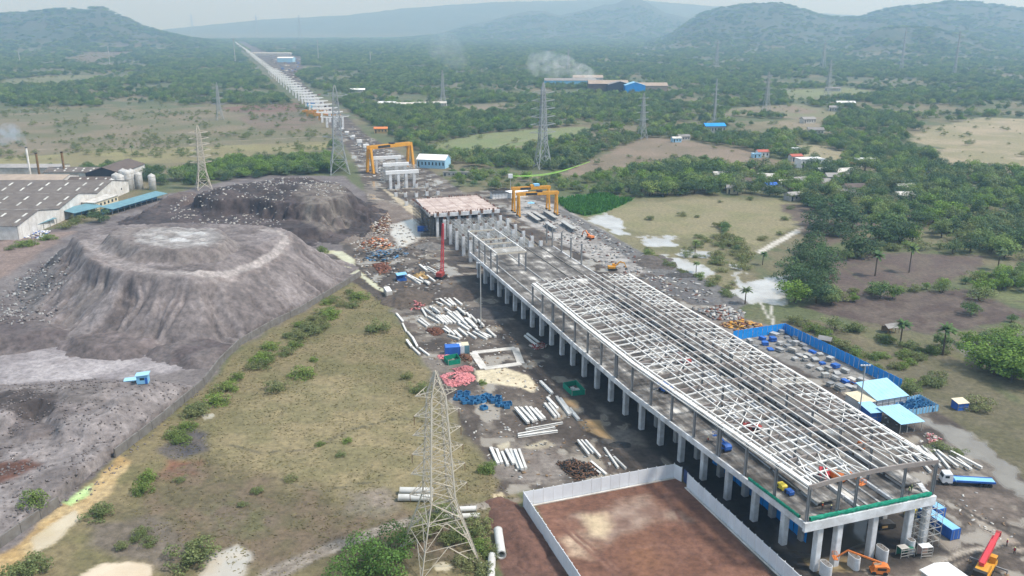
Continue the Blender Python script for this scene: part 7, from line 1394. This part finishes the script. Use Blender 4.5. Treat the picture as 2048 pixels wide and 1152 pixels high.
bits('rubble', 'litter along the right side of the station', 'rubble', [(1560, 680), (1760, 800), (1860, 880), (1960, 960), (2040, 1080), (1960, 1090), (1840, 960), (1640, 800)], 260, .4, ['offwhite', 'concrete', 'concrete_dark', 'wood'], flat=.4, long=1.7)
bits('rubble', 'pale litter on the far site pads', 'rubble', [(720, 330), (770, 372), (840, 430), (900, 390), (860, 350), (790, 310), (700, 250)], 700, 1.2, ['offwhite', 'concrete', 'concrete_dark'], flat=.3, long=1.6)
bits('rubble', 'litter on the depot yard beside the far viaduct', 'rubble', [(540, 118), (600, 118), (608, 142), (640, 195), (680, 240), (640, 232), (590, 165)], 700, 4.5, ['offwhite', 'rust', 'concrete_dark', 'blue'], flat=.3, long=1.5)
bits('deck_litter', 'small debris left lying on the station deck', 'rubble', [(1, 1), (2, 1), (2, 2)], 1, .1, ['offwhite']) if False else None
HZ = lambda x, y: heap_z(x, y)
bits('waste_blocks', 'white waste lumps strewn over the dark heap', 'waste', [(330, 400), (420, 385), (500, 375), (560, 370), (690, 372), (700, 400), (640, 420), (600, 405), (560, 440), (500, 450), (430, 445), (340, 430)], 900, .8, ['offwhite', 'concrete'], zr=9, zf=HZ, flat=.6)
bits('waste_blocks', 'stones on the near slag slopes', 'stones', [(-20, 560), (80, 500), (150, 560), (90, 640), (0, 640)], 800, .8, ['slag_stone', 'concrete'], zr=6, zf=HZ, flat=.6); bits('waste_blocks', 'clods over the lower slag benches', 'stones', [(0, 770), (400, 760), (300, 850), (180, 960), (0, 1040)], 1500, .42, ['slag_stone'], zr=4, zf=HZ, flat=.7)
def pile(label, pts, n, size, mats, heap, long=1.0, name='scrap_pile', cat='pile'): bits(name, label, cat, pts, n, size, mats, flat=.35, thing=True, heap=heap, long=long)
pile('rounded pink heap of short pipes beside the blue crates', [(882, 752), (905, 744), (940, 746), (952, 760), (930, 774), (895, 772)], 900, .55, ['pink'], 1.0, 2.0); pile('flatter pink heap of short pipes below the green pen', [(905, 738), (930, 732), (948, 736), (945, 742), (915, 745)], 400, .5, ['pink'], .8, 2.0); pile('pink and red heap left of the upper beams', [(812, 610), (830, 602), (850, 606), (846, 618), (820, 620)], 350, .7, ['pink', 'rust'], 1.6, 1.6); pile('pink strip heap by the blue covered container', [(875, 712), (895, 708), (912, 710), (900, 718), (880, 718)], 200, .5, ['pink'], .6, 1.8)
pile('dark rusty rebar heap behind the white lot fence', [(1115, 925), (1150, 920), (1190, 930), (1200, 948), (1150, 962), (1130, 945)], 900, .3, ['rebar', 'black'], 2.0, 5.0); pile('red brown scrap heap under the beams', [(852, 660), (875, 655), (888, 665), (870, 672)], 240, .6, ['rust'], 1.2, 2); pile('rust brown heap right of the green pen', [(918, 708), (940, 712), (945, 725), (925, 722)], 260, .5, ['rust', 'rebar'], 1.0, 2.5); pile('red scrap heap beside the column foot', [(1058, 690), (1085, 684), (1095, 694), (1072, 700)], 240, .5, ['rust', 'red_dull', 'offwhite'], .9, 1.8)
pile('long red brown scrap heap left of the milky pool', [(740, 455), (775, 425), (782, 440), (775, 460), (750, 475)], 600, .9, ['rust', 'offwhite', 'wood'], 2.2, 1.8); pile('orange and white scrap heap below the red one', [(715, 490), (750, 475), (775, 480), (790, 495), (740, 505)], 600, .9, ['rust', 'offwhite', 'rust', 'wood', 'orange'], 1.8, 1.8); pile('dark blue and black scrap heap by the timber stack', [(735, 505), (800, 498), (818, 510), (770, 525), (735, 520)], 400, 1.0, ['black', 'steel_grey', 'concrete_dark', 'blue_crate'], 1.6, 2.2); pile('rusty heap above the light blue shelter', [(745, 530), (775, 525), (785, 545), (760, 548)], 300, .8, ['rust'], 1.4, 1.6)
pile('orange scrap heap of formwork at the end of the blue fence', [(1440, 650), (1480, 640), (1520, 648), (1530, 662), (1490, 668)], 420, 1.0, ['ply', 'yellow', 'rust', 'wood'], 1.8, 1.6); pile('mixed formwork scrap heap beside the gravel bank', [(1395, 622), (1440, 610), (1490, 622), (1480, 640), (1430, 640)], 600, 1.1, ['concrete', 'steel_grey', 'offwhite', 'rust', 'concrete_dark'], 1.8, 1.6); pile('blue and grey scrap inside the far end of the blue fence', [(1680, 755), (1740, 770), (1760, 790), (1720, 795)], 350, .8, ['blue', 'offwhite', 'steel_grey', 'rust'], 1.2, 1.8); pile('pink and brown rubble under the open canopy edge', [(1850, 865), (1880, 870), (1890, 885), (1860, 885)], 200, .5, ['pink', 'wood', 'offwhite'], .8, 1.6)
pile('orange timber pile among the beams at the red crane', [(828, 550), (845, 545), (858, 556), (840, 562)], 120, .8, ['ply'], .8, 3); pile('white rubbish by the teal factory canopy', [(45, 475), (80, 462), (100, 462), (80, 478)], 300, 1.0, ['white', 'offwhite', 'tarp_blue'], 1.2, 1.4)
def mound(label, x, y, rx, ry, h, ca, cb, rz=0.0):
    p = G(x, y); n = 40; V = []; F = []
    for i in range(n + 1):
        for j in range(n + 1):
            a, b = (i / n * 2 - 1), (j / n * 2 - 1); d = math.hypot(a, b); V.append((a * rx, b * ry, d))
    V = np.array(V); wx = (fbm(V[:, 0] / 3 + x, V[:, 1] / 3, 3, 3) - .5) * .55; d = V[:, 2] + wx; z = h * np.clip(1 - d, -.1, 1) ** .85 if False else h * np.clip(1.0 - d, -.1, 1); z += (fbm(V[:, 0] / 1.2, V[:, 1] / 1.2, 3, 9) - .5) * .5 * (z > .1); V[:, 2] = z
    for i in range(n):
        for j in range(n): k = i * (n + 1) + j; F.append((k, k + n + 1, k + n + 2, k + 1))
    F = np.array(F); F = F[V[:, 2][F].max(1) > .01]; me = fast_mesh('soil_mound', V, F, 'ground', True); q = fbm(V[:, 0] / 2, V[:, 1] / 2, 3, 7)[:, None]; attrs(me, np.array(ca) * (1 - q) + np.array(cb) * q, np.zeros(len(V)))
    o = put('soil_mound', me); o.location = p; o.rotation_euler = (0, 0, rz); tag(o, label, 'mound')
mound('dark earth mound below the curved trench', 815, 598, 11, 14, 4, (.07, .055, .045), (.1, .078, .062)); mound('dark earth mound at the station foot below the red crane', 915, 590, 12, 10, 2.6, (.06, .048, .042), (.085, .068, .058)); mound('small grey gravel mound by the milky pool', 862, 495, 8, 7, 3, (.12, .11, .105), (.15, .14, .13)); mound('brown earth bank outside the left lot fence', 1035, 1065, 5, 16, 1.8, (.1, .05, .036), (.13, .066, .048), AU * -1); mound('dark spoil bank beside the gravel strip', 1310, 525, 10, 14, 2.4, (.075, .062, .055), (.1, .085, .075)); mound('black coal heap right of the gravel strip', 1365, 551, 8, 4, 1.2, (.04, .038, .037), (.06, .055, .052)); mound('dark wet heap between the beams and the columns', 985, 625, 10, 9, 1.2, (.045, .042, .042), (.07, .062, .06)); mound('low dark heap under the deck edge', 1240, 890, 3, 2, .5, (.035, .033, .032), (.05, .047, .045))
# ================================================================== PEOPLE
def person(p, rz, label, top, sit=False):
    me = bpy.data.meshes.new('body'); V = [(0, 0, .95), (0, 0, 1.2), (0, 0, 1.42), (0, 0, 1.55), (0, .02, 1.66), (.1, 0, .88), (.12, .04, .48), (.12, 0, .06), (.12, .16, .04), (-.1, 0, .88), (-.13, -.06, .48), (-.13, -.12, .06), (-.13, .04, .04), (.2, 0, 1.4), (.27, .04, 1.12), (.24, .2, .9), (-.2, 0, 1.4), (-.27, .04, 1.12), (-.22, .22, .95)]
    if sit: V = [(x, y + (.35 if i in (6, 10) else .4 if i in (7, 8, 11, 12) else 0), z - .45 if i in (0, 1, 2, 3, 4, 5, 9, 13, 14, 15, 16, 17, 18) else z) for i, (x, y, z) in enumerate(V)]
    E = [(0, 1), (1, 2), (2, 3), (3, 4), (0, 5), (5, 6), (6, 7), (7, 8), (0, 9), (9, 10), (10, 11), (11, 12), (2, 13), (13, 14), (14, 15), (2, 16), (16, 17), (17, 18)]
    rad = [.15, .16, .16, .06, .11, .1, .075, .05, .04, .1, .075, .05, .04, .075, .055, .04, .075, .055, .04]
    me.from_pydata(V, E, []); t = T('person', label, 'person', p, rz); o = put('body', me, t.o); md = o.modifiers.new('skin', 'SKIN'); o.data.skin_vertices[0].data.foreach_set('radius', [r for q in rad for r in (q, q)]); o.data.skin_vertices[0].data[0].use_root = True; o.modifiers.new('sub', 'SUBSURF').levels = 1; me.materials.append(M['cloth_dark'])
    dz = -.45 if sit else 0; q = [(.2, .13), (.22, .15), (.17, .13), (.23, .15)]; v = []; f = []
    for i, (zz, (a, b)) in enumerate(((.93, (.19, .15)), (1.15, (.2, .16)), (1.35, (.23, .16)), (1.47, (.13, .11)))): v += [(a * math.cos(k * .785), b * math.sin(k * .785), zz + dz) for k in range(8)]
    for i in range(3): f += [(i * 8 + k, i * 8 + (k + 1) % 8, i * 8 + 8 + (k + 1) % 8, i * 8 + 8 + k) for k in range(8)]
    t.mesh('vest', v, f, top, smooth=True); n = 8; t.mesh('helmet', [(.14 * math.cos(k * .785), .02 + .16 * math.sin(k * .785), 1.68 + dz) for k in range(8)] + [(.1 * math.cos(k * .785), .02 + .11 * math.sin(k * .785), 1.77 + dz) for k in range(8)] + [(0, .02, 1.81 + dz)], [(k, (k + 1) % 8, 8 + (k + 1) % 8, 8 + k) for k in range(8)] + [(8 + k, 8 + (k + 1) % 8, 16) for k in range(8)], 'helmet', smooth=True)
person(S(165.5, VL(165) + 2.8, DZ), 2, 'worker in an orange vest crouching on the left walkway', 'cloth_orange', True); person(S(129.6, 135.5, DZ), 1, 'worker in a green vest left of his mate by the right platform', 'cloth_green'); person(S(130.2, 136.7, DZ), 4, 'worker in a green vest right of his mate by the right platform', 'cloth_green'); person(S(130.5, 113.6, DZ), 3, 'worker in an orange vest in front of the left platform', 'cloth_orange'); person(S(129, 114.6, DZ), 1, 'worker in dark clothes near the front parapet', 'cloth_blue'); person(G(2028, 1108), 2, 'person in red clothes standing on the mud right of the crane', 'red'); person(G(2013, 1092), 1, 'person in red clothes farther back right of the crane boom', 'red')
# ================================================================== SMOKE
def smoke(label, p0, p1, r0, r1, dens, colr):
    p0, p1 = Vector(p0), Vector(p1); n = 14; m_ = 10; V = []; F = []; d = (p1 - p0).normalized(); x = d.orthogonal().normalized(); y = d.cross(x)
    for i in range(n + 1):
        t = i / n; r = (r0 + (r1 - r0) * t) * (math.sqrt(max(0, 1 - (2 * max(0, t - .6)) ** 2)) + .02) * (1 if i else .3); c = p0.lerp(p1, t) - p0 + Vector((0, 0, 6 * math.sin(t * 4)))
        V += [c + x * math.cos(k * 2 * math.pi / m_) * r + y * math.sin(k * 2 * math.pi / m_) * r for k in range(m_)]
    for i in range(n):
        for k in range(m_): F.append((i * m_ + k, i * m_ + (k + 1) % m_, (i + 1) * m_ + (k + 1) % m_, (i + 1) * m_ + k))
    F += [tuple(range(m_ - 1, -1, -1)), tuple(range(n * m_, n * m_ + m_))]
    me = new_mesh('smoke', V, F, None); m = bpy.data.materials.new('smoke'); m.use_nodes = True; nt_ = m.node_tree; nt_.nodes.remove(nt_.nodes['Principled BSDF']); pv = nt_.nodes.new('ShaderNodeVolumePrincipled'); pv.inputs['Color'].default_value = (*colr, 1)
    ge = nt_.nodes.new('ShaderNodeNewGeometry'); tx = nt_.nodes.new('ShaderNodeTexNoise'); tx.inputs['Scale'].default_value = 2.2 / max(r1, r0); tx.inputs['Detail'].default_value = 3; nt_.links.new(ge.outputs['Position'], tx.inputs['Vector']); mr = nt_.nodes.new('ShaderNodeMapRange'); mr.inputs[1].default_value = .42; mr.inputs[2].default_value = .68; mr.inputs[4].default_value = dens; nt_.links.new(tx.outputs[0], mr.inputs[0]); nt_.links.new(mr.outputs[0], pv.inputs['Density']); nt_.links.new(pv.outputs[0], nt_.nodes['Material Output'].inputs['Volume']); me.materials.append(m)
    o = put('smoke', me); o.location = p0; tag(o, label, 'smoke', kind='stuff')
a = G(62, 356); a.z = ZAT(a.y, 294); smoke('bluish smoke drifting from the white factory chimney', a, a + Vector((-32, 25, 9)), 2.5, 11, .045, (.6, .72, .9))
a = G(1200, 178); a.z = 16; smoke('white smoke drifting left from the smoking factory', a, a + Vector((-130, 60, 34)), 10, 34, .018, (.88, .92, .96)); a = G(1190, 176); a.z = 14; smoke('second white smoke puff at the smoking factory shed', a, a + Vector((-40, 10, 26)), 7, 16, .03, (.9, .93, .96)); a = G(930, 172); a.z = 30; smoke('faint smoke over the middle woodland', a, a + Vector((-60, 40, 60)), 22, 40, .006, (.85, .9, .95))
